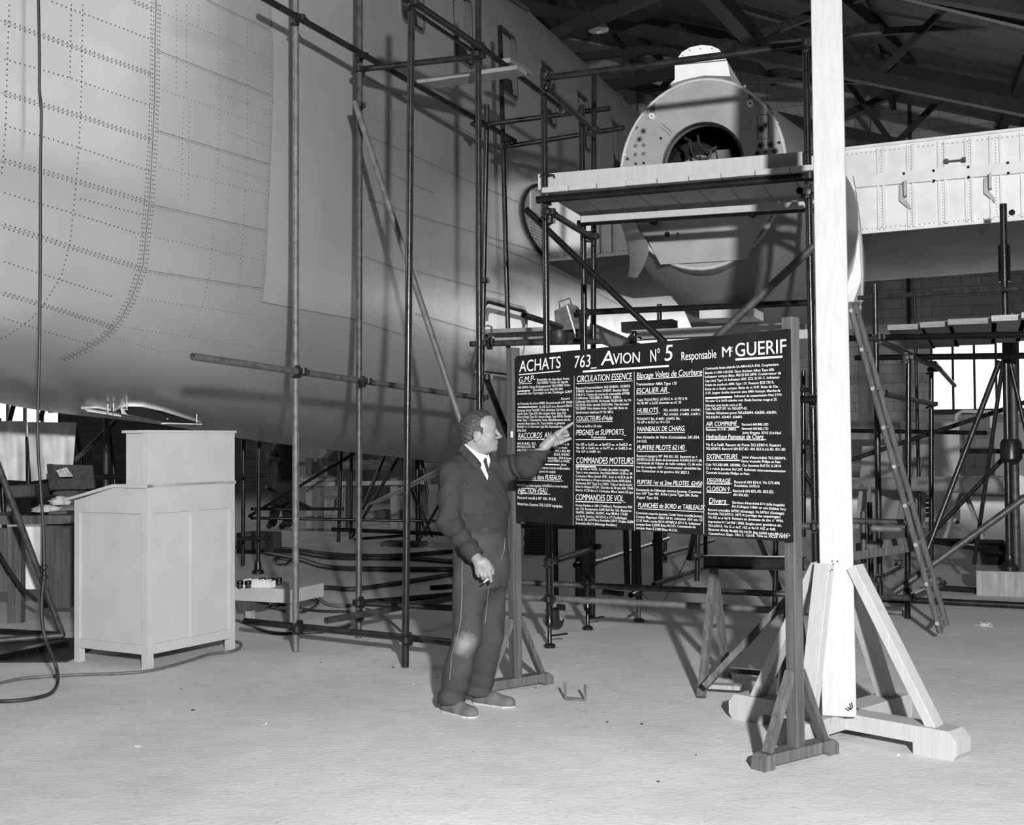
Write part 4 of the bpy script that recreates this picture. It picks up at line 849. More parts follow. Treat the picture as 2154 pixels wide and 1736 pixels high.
head('EXTINCTEURS_', 1216, 1214, 1424, 1216, 32, (1214, 1222, 1424, 1224)); para([('Joint d\'étanchéité 763.583074..', 1438, 1210, 1720, 1218, 18), ('Vanne incendie Philips et Pain', 1430, 1234, 1680, 1240), ('Cale 763.583.085. 583086. Cer Jacottet Réf DL b.2810', 1210, 1256, 1684, 1266), ('Ct à rotule Jacottet Réf 207. Robinets intercommunication', 1212, 1280, 1712, 1298), ('Centrale Incendie Philips et Pain.', 1212, 1306, 1488, 1316)]); flush()
head('DEGIVRAGE_', 1218, 1362, 1378, 1366, 28, (1216, 1370, 1364, 1372), .005); para([('Raccord AN 824.4. Vis 573.406', 1390, 1366, 1676, 1374, 19), ('Rondelles 247513', 1390, 1388, 1548, 1394)]); head('CLOISON 9_', 1216, 1416, 1374, 1420, 30, (1216, 1422, 1360, 1428), .004); para([('Raccord AN 833.4D. 833.5D.', 1382, 1422, 1640, 1430, 19), ('AN 833.8D.', 1382, 1446, 1480, 1450)]); flush()
head('Divers_', 1230, 1492, 1360, 1496, 34, (1230, 1498, 1345, 1502), .005); para([('Garniture d\'étanchéité D14 (tôle longable)', 1376, 1494, 1706, 1512), ('Etrs S.t Bréguet 218001 ter m/m (Hublots Orc)', 1376, 1518, 1712, 1538), ('Raccord orientable 247302 (Graissage). Vis 247361 (Graissage)', 1224, 1540, 1704, 1564), ('Rondelle 763.247513. 247514 (cerclage des empennages)', 1224, 1564, 1680, 1586), ('Vis HZ ac ø 4x10. Peinture au chromate de zinc n° 4936.', 1226, 1588, 1700, 1612), ('Impression H Cad Réf 13036. Sangles pour gouttières alu.', 1226, 1614, 1688, 1640), ('763.63015. Vis G ø 4x7. HZ ø 4x10. HZ ø 4x8.', 1226, 1640, 1650, 1664), ('Réservoir d\'Huile Modifié 763.54120. Etat AUAG m/m MU.O.A.C.I.', 1228, 1664, 1744, 1700), ('Caoutchouc Espa. 10x12. 12x18. Tôle ac XC20 19/10', 1228, 1690, 1724, 1714)]); flush()

# ------------------------------------------------------------------ white timber stand
CT = Vector((1.65, 6.17, 0)); t = thing('timber_stand', 'tall bright white squared timber post on a cross-shaped base, right of the board', 'timber stand', CT)
d1 = (G(1985, 1583) - G(1548, 1500)); d1.z = 0; d1.normalize(); d2 = Vector((-d1.y, d1.x, 0))
if d2.y < 0: d2 = -d2
q0 = P(1766, 1505, 6.05); q1 = P(1738, -40, 6.62)
mb = MB(); mb.beam(q0, q1, .163, .15, Vector((.96, -.28, 0)), ch=.004); mb.build('post', 'timber_white', t, smooth=0)
def foot(v, L_):
    mb = MB(); o = CT; s_ = Vector((-v.y, v.x, 0)); e = o + v * L_
    prof = [(0, .055), (L_ - .2, .055), (L_ - .2, .0), (L_, .0), (L_ + .02, .03), (L_ + .02, .09), (L_ - .02, .135), (0, .135)]
    mb.prism([o + v * a + Z * z - s_ * .07 for a, z in prof], s_ * .14); mb.build('foot', 'timber_white', t, smooth=0)
ends = []
for v, L_ in ((d1, .63), (-d1, .62), (d2, .58), (-d2, .42)): foot(v, L_); ends.append((CT + v * (L_ - .12), v))
base_t = P(1750, 1500, 6.1)
for (e, v), top in zip(ends, ((1772, 1190), (1748, 1190), (1770, 1215), (1750, 1185))):
    pt = P(top[0], top[1], 6.12) + v * .07; mb = MB(); mb.beam(e + Z * .125, pt, .085, .05 if v != d2 else .06, Z.cross(v), ch=.002); mb.build('brace', 'timber_white', t, smooth=0)
mb = MB(); p = P(1786, 1487, 5.93); mb.path([p + Vector((.012, 0, .02)), p + Vector((.014, -.01, 0)), p + Vector((.004, -.012, -.012)), p + Vector((-.01, -.01, 0))], .0035, 6)
for x, y in ((1750, 1181), (1761, 1181), (1750, 1199)): mb.disc(P(x, y, 5.98), -Yd, .004, 8, .004)
mb.build('nail', 'steel_dark', t)
# ------------------------------------------------------------------ sawhorse with steel beam
A = G(1475, 1468); t = thing('trestle', 'steel I-beam trestle with angle legs behind the blackboard, right foot', 'trestle', A)
top0, top1 = P(1480, 1182, 7.45), P(1690, 1186, 7.05)
mb = MB()
dd = (top1 - top0).normalized(); sd = Z.cross(dd).normalized()
for z_ in (.035, -.035): mb.beam(top0 + Z * z_, top1 + Z * z_, .075, .008, sd)
mb.beam(top0, top1, .008, .07, sd); mb.build('beam', 'steel_dark', t, smooth=0)
bt = top0 + dd * .07 - Z * .04
for e in (A, G(1530, 1428)):
    mb = MB(); mb.beam(bt, e + Z * .003, .04, .04, sd); mb.disc(e, Z, .03, 12, .006); mb.build('leg', 'wood_worn', t, smooth=0)
bt2 = top1 - dd * .07 - Z * .04
for e in (G(1640, 1500) , G(1700, 1452)):
    mb = MB(); mb.beam(bt2, e + Z * .003, .04, .04, sd); mb.build('leg', 'wood_worn', t, smooth=0)
mb = MB(); mb.beam(P(1482, 1445, 6.95), P(1655, 1262, 7.0), .035, .035, sd); mb.build('brace', 'wood_worn', t, smooth=0)
mb = MB(); mb.beam(P(1522, 1409, 7.4), P(1660, 1420, 7.15), .04, .03, sd); mb.build('brace', 'steel_dark', t, smooth=0)
mb = MB(); mb.beam(P(1484, 1442, 7.2), P(1560, 1446, 7.1), .08, .025, sd); mb.build('brace', 'wood_mid', t, smooth=0)
# ------------------------------------------------------------------ cabinet with writing slope
A0, A1, A2 = G(310, 1411), G(156, 1392), G(489, 1370)
e1 = (A1 - A0); e2 = (A2 - A0); w1, w2 = e1.length, e2.length; e1.normalize(); e2 = (e2 - e1 * e2.dot(e1)).normalized()
dk = thing('cabinet', 'pale painted wooden cabinet with sloping desk top, back towards the camera, on short legs', 'cabinet', A0)
def cb(x0, x1, y0, y1, z0, z1, name='body', m='desk_paint', ch=0, parent=None):
    mb = MB(); mb.bx(x0, x1, y0, y1, z0, z1, c=A0, ax=e1, ay=e2); return mb.build(name, m, parent or dk, smooth=0)
w1 -= .0; hz = lambda px, py, Y: P(px, py, Y).z
YA = A0.y; zL = P(310, 1071, YA).z * 0 + 0.0
zt1 = P(308, 1027, YA).z; zb0 = P(312, 1379, YA).z; zt2 = P(311, 907, YA).z
d_top = abs((P(263, 905, YA + .25) - P(310, 905, YA)).dot(e1)); 
def px_on_left(px, py): return plane_hit(px, py, A0, e2)
def px_on_right(px, py): return plane_hit(px, py, A0, e1)
s_top = (px_on_left(262, 920) - A0).dot(e1); s_knee = (px_on_left(240, 1022) - A0).dot(e1); zf = px_on_left(146, 1048).z; zk = px_on_left(240, 1022).z; s_f = (px_on_left(146, 1048) - A0).dot(e1)
wR = w2
bi = .014
poly = [(0, zb0), (w1, zb0), (w1, zf - .01), (s_knee, zk - .01), (s_top, zk - .01), (s_top, zt2 - .012), (0, zt2 - .012)]
mb = MB(); mb.prism([A0 + e1 * (bi if a == 0 else (a - bi if a == w1 else a)) + e2 * bi + Z * z for a, z in poly], e2 * (wR - 2 * bi)); body = mb.build('body', 'desk_paint', dk, smooth=0)
# corner legs / stiles and rails framing the sunk panels
fz = zk - .01
for (x0, x1, y0, y1) in ((0, .055, 0, .055), (w1 - .05, w1, 0, .05), (0, .055, wR - .05, wR), (w1 - .05, w1, wR - .05, wR)):
    top_ = zt2 - .012 if x0 == 0 else zf - .012
    cb(x0, x1, y0, y1, 0, zb0, 'leg')
    cb(x0, x1, y0, y1, zb0, top_, 'stile')
zr = px_on_left(155, 1077).z; zrb = px_on_left(295, 1350).z
cb(.055, w1 - .05, .0, .02, zb0, zb0 + .06, 'rail'); cb(0, .02, .055, wR - .05, zb0, zb0 + .065, 'rail')
mb = MB(); mb.prism([A0 + e1 * a + Z * z for a, z in ((.055, zr), (w1 - .05, zr), (w1 - .05, zf - .014), (s_knee, zk - .012), (.055, zk - .012))], e2 * .02); mb.build('rail', 'desk_paint', dk, smooth=0)
zr2 = px_on_right(400, 1075).z; cb(0, .02, .055, wR - .05, zr2, zt2 - .012, 'rail')
ym = (px_on_right(411, 1200) - A0).dot(e2); cb(0, .02, ym - .035, ym + .035, zb0 + .06, zr2, 'stile')
cb(-.001, .021, .0, wR, zk - .0045, zk - .002, 'seam', 'seam')
cb(-.01, s_top + .015, -.012, wR + .01, zt2 - .012, zt2 + .006, 'top')
mb = MB(); mb.prism([A0 + e1 * a + Z * z - e2 * .018 for a, z in ((-.0, zk - .012), (s_knee, zk - .012), (s_f + .02, zf - .02), (s_f + .022, zf - .002), (s_knee, zk + .01), (0, zk + .01))], e2 * (wR + .03)); mb.build('writing_slope', 'desk_paint', dk, smooth=0)
# ------------------------------------------------------------------ small U shaped iron on the floor
c = G(1210, 1473); t_ = MB(); b0, b1 = G(1189, 1473), G(1231, 1476); b1 = b0 + (b1 - b0); u_ = Z
t_.path([b0 + Z * .10 + Vector((0, .01, 0)), b0 + Z * .012, b0 + Z * .006 + Xd * .006, b1 + Z * .006 - Xd * .006, b1 + Z * .012, b1 + Z * .095], .0075, 10)
t_.path([b0 + Z * .006 + Vector((.006, .04, 0)), b1 + Z * .006 + Vector((-.006, .04, 0))], .0065, 8)
tag(t_.build('iron_cradle', 'steel_light'), 'small U-shaped round iron cradle standing on the bare floor', 'iron bracket')
# ------------------------------------------------------------------ right-hand staging under the wing
s4 = thing('scaffold', 'tube staging with a plank deck under the wing at the right edge', 'scaffold', P(1910, 1301, 10.1))
T(s4, 'upright', (1852, 1311, 9.95), (1840.5, 597, 9.95), 'steel_dark'); T(s4, 'upright', (1909, 1301, 10.15), (1911, 757, 10.15), 'steel_black')
T(s4, 'upright', (1935, 1134, 17.8), (1923.5, 615, 17.8), 'steel_dark'); T(s4, 'upright', (1959, 1226, 12.5), (1959, 770, 12.5), 'steel_black')
T(s4, 'guard_rail', (1806, 627, 12.6), (2200, 604, 11.2), 'steel_grey')
T(s4, 'ledger', (1785, 712, 10.4), (2200, 703, 8.9), 'steel_black', r=.027); T(s4, 'ledger', (1800, 753, 12.3), (2200, 748, 11.0), 'steel_black', r=.03)
T(s4, 'transom', (1829, 707, 9.75), (1976, 776, 11.7), 'steel_grey'); T(s4, 'transom', (1966, 764, 11.9), (2008, 811, 13.6), 'steel_dark')
T(s4, 'transom', (1850, 827, 10.0), (1966, 851, 12.4), 'steel_grey')
T(s4, 'brace', (2103, 760, 10.6), (1948, 1165, 10.6), 'steel_dark'); T(s4, 'brace', (2200, 832, 12.8), (1770, 974, 12.8), 'steel_dark'); T(s4, 'brace', (2120, 955, 11.9), (1948, 1136, 12.3), 'steel_dark')
T(s4, 'brace', (2200, 1016, 9.8), (1880, 1247, 10.0), 'steel_grey', r=.028); T(s4, 'ledger', (2022, 949, 12.2), (2200, 950, 11.5), 'steel_dark'); T(s4, 'ledger', (1770, 906, 14.5), (2075, 911, 13.5), 'steel_black')
T(s4, 'ledger', (1790, 1096, 9.6), (1906, 1099, 9.4), 'steel_grey'); T(s4, 'transom', (1834, 1112, 9.0), (1896, 1113, 8.9), 'steel_light'); T(s4, 'upright', (1818, 1330, 9.6), (1816, 1076, 9.6), 'steel_grey'); T(s4, 'upright', (1833, 1250, 10.9), (1829, 1056, 10.9), 'steel_black')
T(s4, 'ledger', (1842, 1257, 9.9), (1918, 1258, 9.7), 'steel_grey'); T(s4, 'transom', (1921, 1255, 9.6), (1983, 1226, 11.2), 'steel_dark'); T(s4, 'transom', (1857, 1211, 10.0), (1898, 1190, 11.4), 'steel_grey')
T(s4, 'ledger', (1965, 1137, 12.5), (2110, 1141, 12.0), 'steel_black'); T(s4, 'ledger', (1965, 1140, 12.5), (2115, 1165, 11.9), 'steel_black')
for a in ((1850, 710, 9.9, Z, dU), (1912, 752, 10.1, Z, dW), (1962, 778, 12.4, Z, dW), (1853, 826, 9.95, Z, dW), (1961, 850, 12.4, Z, dW), (1912, 1258, 10.1, Z, dU), (1906, 1240, 10.05, dW, dU), (1895, 1188, 11.2, dW, Z), (1848, 1219, 9.9, Z, dU), (1976, 1226, 11.1, dW, Z), (1930, 921, 13.6, Z, dU)): clamp(s4, *a)
px_e = [1872, 1940, 2001, 2091, 2156, 2235]
for k in range(5):
    a, b_ = P(px_e[k] + 1, 696 - 6.5 * (px_e[k] - 1872) / 282, 10.0 - .9 * (px_e[k] - 1872) / 282), P(px_e[k + 1] - 1, 696 - 6.5 * (px_e[k + 1] - 1872) / 282, 10.0 - .9 * (px_e[k + 1] - 1872) / 282)
    c = (a + b_) / 2; c.z = 2.415; mb = MB(); mb.beam(c, c + dW * 2.3, (b_ - a).length, .045, dU, ch=.003); o = mb.build('plank', 'plank_grey' if k < 3 else 'plank_white', smooth=0)
    tag(o, '%s of the deck under the wing at the right edge' % ('leftmost plank', 'second plank from the left', 'third plank from the left', 'broad fourth plank from the left', 'rightmost plank')[k], 'plank', 'planks of the deck under the wing')
    if k == 4: o['label'] = 'plank cut by the picture edge, deck under the wing'
# ladder leaning among the tubes
t = thing('ladder', 'worn wooden rung ladder leaning left behind the white timber post', 'ladder', G(1980, 1345))
ra0, ra1 = P(1978, 1332, 9.0), P(1786, 636, 9.0); rb0, rb1 = P(1991, 1316, 9.36), P(1800, 642, 9.36)
for a, b_ in ((ra0, ra1), (rb0, rb1)):
    mb = MB(); mb.tube(a, b_, .023, 10); mb.build('rail', 'wood_worn', t)
for f in np.arange(.03, 1.0, .118):
    a, b_ = ra0.lerp(ra1, f), rb0.lerp(rb1, f); d = (b_ - a).normalized(); mb = MB(); mb.tube(a - d * .03, b_ + d * .03, .0155, 10); mb.build('rung', 'wood_mid', t)
# tall hydraulic jack under the wing
t = thing('wing_jack', 'tall steel wing jack on a wooden block at the right edge', 'jack', P(2119, 1200, 11.6))
jb = P(2124, 1198, 11.6)
mb = MB(); mb.tube(jb, Vector((jb.x, jb.y, 3.75)), .034, 18); mb.build('ram', 'steel_dark', t)
mb = MB(); j2 = jb + Vector((.085, .05, 0)); mb.tube(j2, Vector((j2.x, j2.y, 2.7)), .04, 18); mb.build('cylinder', 'steel_grey', t)
mb = MB(); mb.lathe(Vector((jb.x + .04, jb.y + .02, 1.25)), Z, [(.06, 0), (.1, .05), (.1, .2), (.08, .24)], 18); mb.build('collar', 'steel_dark', t)
mb = MB(); mb.lathe(jb - Z * .01, Z, [(.08, 0), (.08, .04), (.045, .08), (.04, .14)], 18); mb.build('foot', 'steel_dark', t)
mb = MB(); mb.tube(Vector((jb.x, jb.y, 3.0)), Vector((jb.x, jb.y, 3.35)), .055, 16); mb.build('sleeve', 'steel_black', t)
for f in ((.42, -.1), (-.15, .5)):
    mb = MB(); mb.tube(Vector((jb.x, jb.y, 2.4)), Vector((jb.x + f[0], jb.y + f[1], jb.z)), .02, 10); mb.build('strut', 'steel_dark', t)
mb = MB(); c = P(2115, 1222, 11.6); mb.box(Vector((c.x + .22, c.y + .12, jb.z / 2 - .005)), U * .42, W * .3, Z * (jb.z / 2 - .006)); tag(mb.build('timber_block', 'wood_mid', smooth=0), 'heavy wooden block under the tall wing jack', 'block')
mb = MB(); c = P(2100, 1195, 12.3); c.z = 0; mb.lathe(c, Z, [(.12, 0), (.13, .05), (.2, .43), (.205, .44), (.19, .43), (.12, .06)], 20); tag(mb.build('bucket', 'steel_black'), 'black flared bucket standing left of the tall wing jack', 'bucket')
# long pale roll on sawhorses and leaning sheets
a, b_ = P(1790, 1017, 21.0), P(2142, 1021, 14.2); d = (b_ - a); L_ = d.length
t = thing('long_roll', 'long pale cylinder lying on wooden sawhorses in the right background', 'roll', (a + b_) / 2)
mb = MB(); mb.tube(a, b_, .095, 24, r1=.115); mb.build('tube', 'cyl_cloth', t)
for f in (.42, .78, .97): mb = MB(); c = a.lerp(b_, f); mb.tube(c, c + d.normalized() * .06, .118, 24); mb.build('band', 'panel_light', t)
mb = MB(); c = a.lerp(b_, .999); mb.disc(c, d, .116, 24, .03); mb.build('end_cap', 'metal_white', t)
def sawhorse(label, c, wd, m='wood_mid', h=.78, ax=U):
    t = thing('sawhorse', label, 'sawhorse', c); c = Vector(c); ay = Z.cross(ax)
    mb = MB(); mb.beam(c - ax * wd / 2 + Z * h, c + ax * wd / 2 + Z * h, .07, .09, ay); mb.build('beam', m, t, smooth=0)
    for sx in (-1, 1):
        for sy in (-1, 1):
            mb = MB(); mb.beam(c + ax * (wd / 2 - .1) * sx + Z * h, c + ax * (wd / 2 - .05) * sx + ay * .28 * sy, .05, .05, ax); mb.build('leg', m, t, smooth=0)
sawhorse('pale sawhorse carrying the right part of the long cylinder', G(2028, 1140), .9, 'plank_white', ax=dW)
sawhorse('darker sawhorse carrying the left part of the long cylinder', G(1880, 1123), .9, 'wood_mid', ax=dU)
def sheet(name, label, pts, Y, m, th=.02, cat='panel', lean=.25):
    ps = [P(x, y, Y + (lean if i < 2 else 0)) for i, (x, y) in enumerate(pts)]
    mb = MB(); mb.prism(ps, Vector((0, th, 0))); return tag(mb.build(name, m, smooth=0), label, cat)
sheet('leaning_sheet', 'broad grey metal sheet leaning under the wing behind the ladder', ((1814, 939), (1956, 935), (1945, 1114), (1800, 1116)), 20.4, 'panel_light')
sheet('leaning_sheet', 'upright pale sheet standing behind the brace at the right', ((1962, 889), (2018, 887), (2020, 1095), (1966, 1098)), 20.8, 'metal_white')
sheet('leaning_sheet', 'long pale panel lying high behind the right scaffold uprights', ((1700, 886), (1962, 889), (1962, 925), (1700, 925)), 21.5, 'panel_light')
sheet('leaning_sheet', 'pale sheet behind the tall wing jack, right background', ((2092, 890), (2200, 888), (2205, 1010), (2094, 1012)), 20.2, 'panel_light')
for i, (x0, x1, l) in enumerate(((1903, 1918, 'narrow plank propped upright left of two others by the sheets'), (1919, 1932, 'narrow plank propped upright between two others by the sheets'), (1936, 1950, 'narrow plank propped upright right of two others by the sheets'))):
    mb = MB(); mb.beam(G(x0 - 14, 1112 + i), P(x1, 962, 20.4), .09, .03, dU); tag(mb.build('plank', 'plank_white', smooth=0), l, 'plank')
mb = MB()
mb.path([P(2010, 985, 22), P(2010, 890, 22), P(2013, 872, 22), P(2024, 865, 22), P(2090, 867, 22), P(2200, 869, 22)], .035, 8); mb.path([P(2085, 867, 22), P(2086, 985, 22)], .03, 8); tag(mb.build('guard_frame', 'metal_white'), 'white tubular guard frame below the bright windows', 'railing')
t = thing('slatted_crate', 'dark slatted crate on the floor below the long cylinder', 'crate', G(1975, 1098))
c = P(1972, 1098, 21.5); c.z = 0
for k in range(5): mb = MB(); mb.bx(-.35, .35, 0, .5, .1 + k * .09, .15 + k * .09, c=c, ax=U, ay=W); mb.build('slat', 'wood_dark', t, smooth=0)
for sx in (-.33, .33): mb = MB(); mb.bx(sx - .03, sx + .03, .03, .47, 0, .55, c=c, ax=U, ay=W); mb.build('post', 'wood_dark', t, smooth=0)
def floor_tube(label, a, b_, Ya, Yb, m, r=.0242):
    p, q = G(*a), G(*b_); p.z = q.z = r; mb = MB(); mb.tube(p, q, r, 14, True); return tag(mb.build('scaffold_tube', m), label, 'tube')
floor_tube('dark tube lying on the floor behind the ladder foot, farther of two', (1972, 1243), (2200, 1259), 0, 0, 'steel_dark', .03)
floor_tube('dark tube lying on the floor behind the ladder foot, nearer of two', (1844, 1266), (2200, 1284), 0, 0, 'steel_dark', .03)
floor_tube('short light tube lying behind the white stand brace', (1858, 1293), (1899, 1295), 0, 0, 'steel_light')
for (a, b_, l) in (((1796, 1170, 9.0), (1930, 1150, 9.3), 'perforated flat bar beside the ladder, nearer of two'), ((1796, 1152, 9.9), (1918, 1137, 10.0), 'perforated flat bar beside the ladder, farther of two')):
    mb = MB(); mb.beam(P(*a), P(*b_), .012, .062, dW); o = tag(mb.build('flat_bar', 'wood_worn', smooth=0), l, 'bar')
# ------------------------------------------------------------------ low scaffolding behind the blackboard legs
s5 = thing('scaffold', 'low dark tube scaffolding seen below the blackboard, farther back', 'scaffold', P(1341, 1290, 11.0))
for a, b_, m in (((1320, 1240, 12.0), (1314, 1050, 12.0), 'steel_dark'), ((1344, 1265, 11.0), (1339, 1050, 11.0), 'steel_dark'), ((1381, 1232, 12.6), (1379, 1050, 12.6), 'steel_black'), ((1399, 1184, 15), (1399, 1060, 15), 'steel_dark'),
                 ((1210, 1189, 10.5), (1263, 1180, 11.4), 'steel_dark'), ((1252, 1183, 11.6), (1405, 1133, 15), 'steel_dark'), ((1393, 1167, 13.5), (1500, 1137, 16), 'steel_grey'), ((1375, 1230, 11.2), (1500, 1189, 12.6), 'steel_grey'), ((1267, 1245, 10.6), (1312, 1250, 10.6), 'steel_dark'),
                 ((1327, 1252, 10.6), (1360, 1236, 11.5), 'steel_dark'), ((1463, 1112, 10.5), (1449, 1176, 10.3), 'steel_dark'), ((1468, 1110, 11.6), (1466, 1222, 11.6), 'steel_dark'), ((1630, 1290, 10.4), (1632, 1100, 10.4), 'steel_dark'), ((1484, 1190, 14.4), (1484, 1100, 14.4), 'steel_black'),
                 ((1590, 1120, 11), (1640, 1240, 10.6), 'steel_dark'), ((1690, 1130, 12), (1690, 780, 12), 'steel_black'), ((1675, 970, 12), (1720, 1040, 12), 'steel_dark'), ((1400, 1143, 20), (1800, 1147, 19), 'steel_black'), ((1090, 1107, 13), (1330, 1110, 12), 'steel_dark'), ((1675, 930, 11.2), (1760, 935, 11), 'steel_dark'), ((1675, 820, 11.2), (1760, 822, 11), 'steel_dark'),
                 ((1215, 1270, 10.9), (1215, 1080, 10.9), 'steel_black'), ((1170, 1260, 11.6), (1168, 1080, 11.6), 'steel_black')):
    T(s5, 'ledger' if abs(a[1] - b_[1]) < 100 else 'upright', a, b_, m, r=.03 if a[0] in (1320, 1344, 1381) else .0242)
for a in ((1340, 1250, 11.0, Z, dU), (1383, 1140, 12.6, Z, dW), (1402, 1163, 14, Z, dW), (1466, 1170, 11.5, Z, dW), (1255, 1180, 11.4, Z, dW)): clamp(s5, *a)
b0 = G(1344, 1308); mb = MB(); mb.lathe(b0, Z, [(.045, 0), (.045, .02), (.018, .03), (.016, .25)], 16); mb.tube(b0 + Z * .09, b0 + Vector((-.1, -.1, .06)), .007, 8); mb.build('base_jack', 'steel_grey', s5)
t = thing('caster_wheel', 'rubber-tyred caster wheel behind the left scaffold jack under the board', 'wheel', G(1172, 1322)); c = P(1172, 1300, 9.62)
mb = MB(); mb.lathe(c - Xd * .03 + Z * .0, Vector((.85, -.5, 0)), [(.05, 0), (.082, .005), (.088, .03), (.082, .055), (.05, .06)], 24); mb.build('tyre', 'rubber', t)
mb = MB(); mb.beam(c + Vector((.03, -.03, 0)), c + Vector((.03, -.03, .17)), .07, .02, Xd); mb.build('fork', 'steel_grey', t)
mb = MB(); mb.disc(c + Vector((.03, -.045, 0)), -Yd, .014, 12, .01); mb.build('axle', 'steel_light', t)
mb = MB(); mb.path([P(1459, 1128, 9.6), P(1440, 1185, 9.6), P(1420, 1225, 9.7), P(1399, 1260, 9.8), P(1393, 1285, 9.8)], .004, 6); mb.path([P(1350, 1247, 10), P(1380, 1280, 10), P(1393, 1297, 10)], .004, 6); tag(mb.build('hanging_wire', 'steel_light'), 'thin pale wire drooping from the board bottom to the floor', 'wire')
mb = MB()
for k in range(14): mb.bx(-.13 + random.uniform(-.01, .01), .17, 0, .5, k * .036, k * .036 + .03, c=G(1122, 1168), ax=U, ay=W)
tag(mb.build('slat_stack', 'wood_dark', smooth=0), 'dark stack of slats on the floor behind the left board leg', 'stack')
# ------------------------------------------------------------------ trestles and clutter under the belly
s6 = thing('scaffold', 'black trestle framework standing under the aircraft belly', 'scaffold', G(738, 1135))
for a, b_, r in (((712, 1140, 18.4), (718, 935, 18.4), .026), ((738, 1135, 18.6), (739, 940, 18.6), .026), ((880, 1138, 18.3), (877, 950, 18.3), .042), ((752, 950, 17.5), (523, 1087, 17.5), .022), ((813, 950, 18.6), (762, 1073, 18.6), .024), ((844, 952, 18.5), (740, 1130, 18.5), .024),
                 ((843, 952, 18.8), (897, 1128, 18.8), .024), ((884, 950, 18.2), (900, 1040, 18.2), .024), ((926, 1056, 18.2), (885, 1132, 18.2), .022), ((866, 1020, 18.2), (910, 1130, 18.2), .022), ((527, 1071, 18.0), (724, 1071, 18.4), .024), ((527, 1090, 17.6), (945, 1097, 18), .022), ((698, 1114, 18.2), (945, 1124, 18), .03), ((745, 1135, 18.5), (860, 1126, 18.3), .022), ((560, 1025, 18), (655, 1070, 18), .022)):
    T(s6, 'tube', a, b_, 'steel_black', False, r)
s7 = thing('scaffold', 'pair of grey jack posts with cross tubes, just right of the cabinet', 'scaffold', G(543, 1205))
for a, b_, m in (((511, 1190, 14.6), (512, 925, 14.6), 'steel_dark'), ((543, 1200, 14.2), (545, 925, 14.2), 'steel_dark'), ((500, 1002, 14.2), (568, 1000, 14.2), 'steel_dark'), ((560, 1025, 14.6), (640, 1066, 15), 'steel_dark'), ((500, 1134, 14.0), (568, 1132, 14.0), 'steel_dark')):
    T(s7, 'tube', a, b_, m, False)
mb = MB(); mb.lathe(G(543, 1207), Z, [(.07, 0), (.07, .03), (.045, .05), (.04, .12), (.03, .16)], 14); mb.build('base_jack', 'steel_dark', s7)
t = thing('trestle_rack', 'pale rail rack piled with rags in the lit background under the belly', 'rack', G(735, 1088))
for a, b_ in (((628, 976, 21), (945, 974, 21)), ((628, 1019, 20.5), (945, 1014, 20.5))): mb = MB(); mb.beam(P(*a), P(*b_), .08, .07, dW); mb.build('rail', 'plank_white', t, smooth=0)
for x, w_ in ((652, .12), (674, .1), (735, .16), (830, .13), (930, .12)):
    p = P(x, 1000, 20.9); mb = MB(); mb.beam(Vector((p.x, p.y, 0)), Vector((p.x, p.y, 1.25)), w_, .08, dU); mb.build('post', 'wood_mid', t, smooth=0)
for a, b_ in (((636, 1020, 20.9), (705, 940, 20.9)), ((735, 1010, 21), (690, 1085, 20.8))): mb = MB(); mb.beam(P(*a), P(*b_), .07, .05, dU); mb.build('brace', 'wood_mid', t, smooth=0)
def blob(name, label, c, rx, ry, rz, m, cat, seed=0, lev=3, amp=.25, fq=3.0):
    b = bmesh.new(); bmesh.ops.create_icosphere(b, subdivisions=lev, radius=1)
    from mathutils import noise
    for v in b.verts:
        n_ = noise.noise(v.co * fq + Vector((seed, 0, 0))); v.co *= 1 + amp * n_; v.co = Vector((v.co.x * rx, v.co.y * ry, max(v.co.z, -.5) * rz))
    me = bpy.data.meshes.new(name); b.to_mesh(me); b.free(); me.materials.append(MATS[m]); me.polygons.foreach_set('use_smooth', [True] * len(me.polygons))
    o = bpy.data.objects.new(name, me); C.objects.link(o); o.location = c; return tag(o, label, cat)
blob('rag', 'crumpled pale cloth heap on the upper rail of the rack under the belly', P(772, 982, 20.9), .45, .2, .11, 'rag', 'cloth', 3, amp=.5, fq=4)
blob('rag', 'pale cloth bundle on the lower rail, left end of the rack', P(668, 1008, 20.6), .33, .15, .07, 'rag', 'cloth', 5, amp=.5, fq=4)
blob('rag', 'light rag at the right end of the upper rail beside the man', P(908, 984, 20.4), .22, .12, .08, 'rag', 'cloth', 8, amp=.5, fq=4)
for i, (a, b_, l) in enumerate((((776, 1062, 15.5), (944, 977, 12.5), 'thin pale rod slanting behind the man, upper of two'), ((790, 1060, 15.6), (944, 985, 12.6), 'thin pale rod slanting behind the man, lower of two'))):
    mb = MB(); mb.tube(P(*a), P(*b_), .014, 8); tag(mb.build('rod', 'plank_white'), l, 'rod')
for i, (x, y, Y, sx, sz, m, l) in enumerate(((850, 1060, 25, .6, .45, 'crate_grey', 'grey box in the far background under the belly, left of the man'), (810, 1095, 24, .5, .16, 'wood_dark', 'flat dark crate on the far floor under the belly'), (700, 1050, 26, .7, .55, 'wood_mid', 'brown crate in the far background behind the rag rack'), (915, 1050, 24, .3, .6, 'panel_light', 'pale upright box beside the man in the far background'),
                                             (640, 960, 30, 1.3, .8, 'crate_grey', 'large grey case against the back wall under the belly'), (815, 965, 30, 1.5, .7, 'wood_worn', 'wide dark bench unit against the back wall under the belly'))):
    p = P(x, y, Y); mb = MB(); mb.bx(-sx / 2, sx / 2, 0, .5, 0, max(p.z + sz / 2, sz) if y > 1000 else 1.9, c=Vector((p.x, p.y, 0)), ax=U, ay=W); tag(mb.build('storage_box', m, smooth=0), l, 'box')
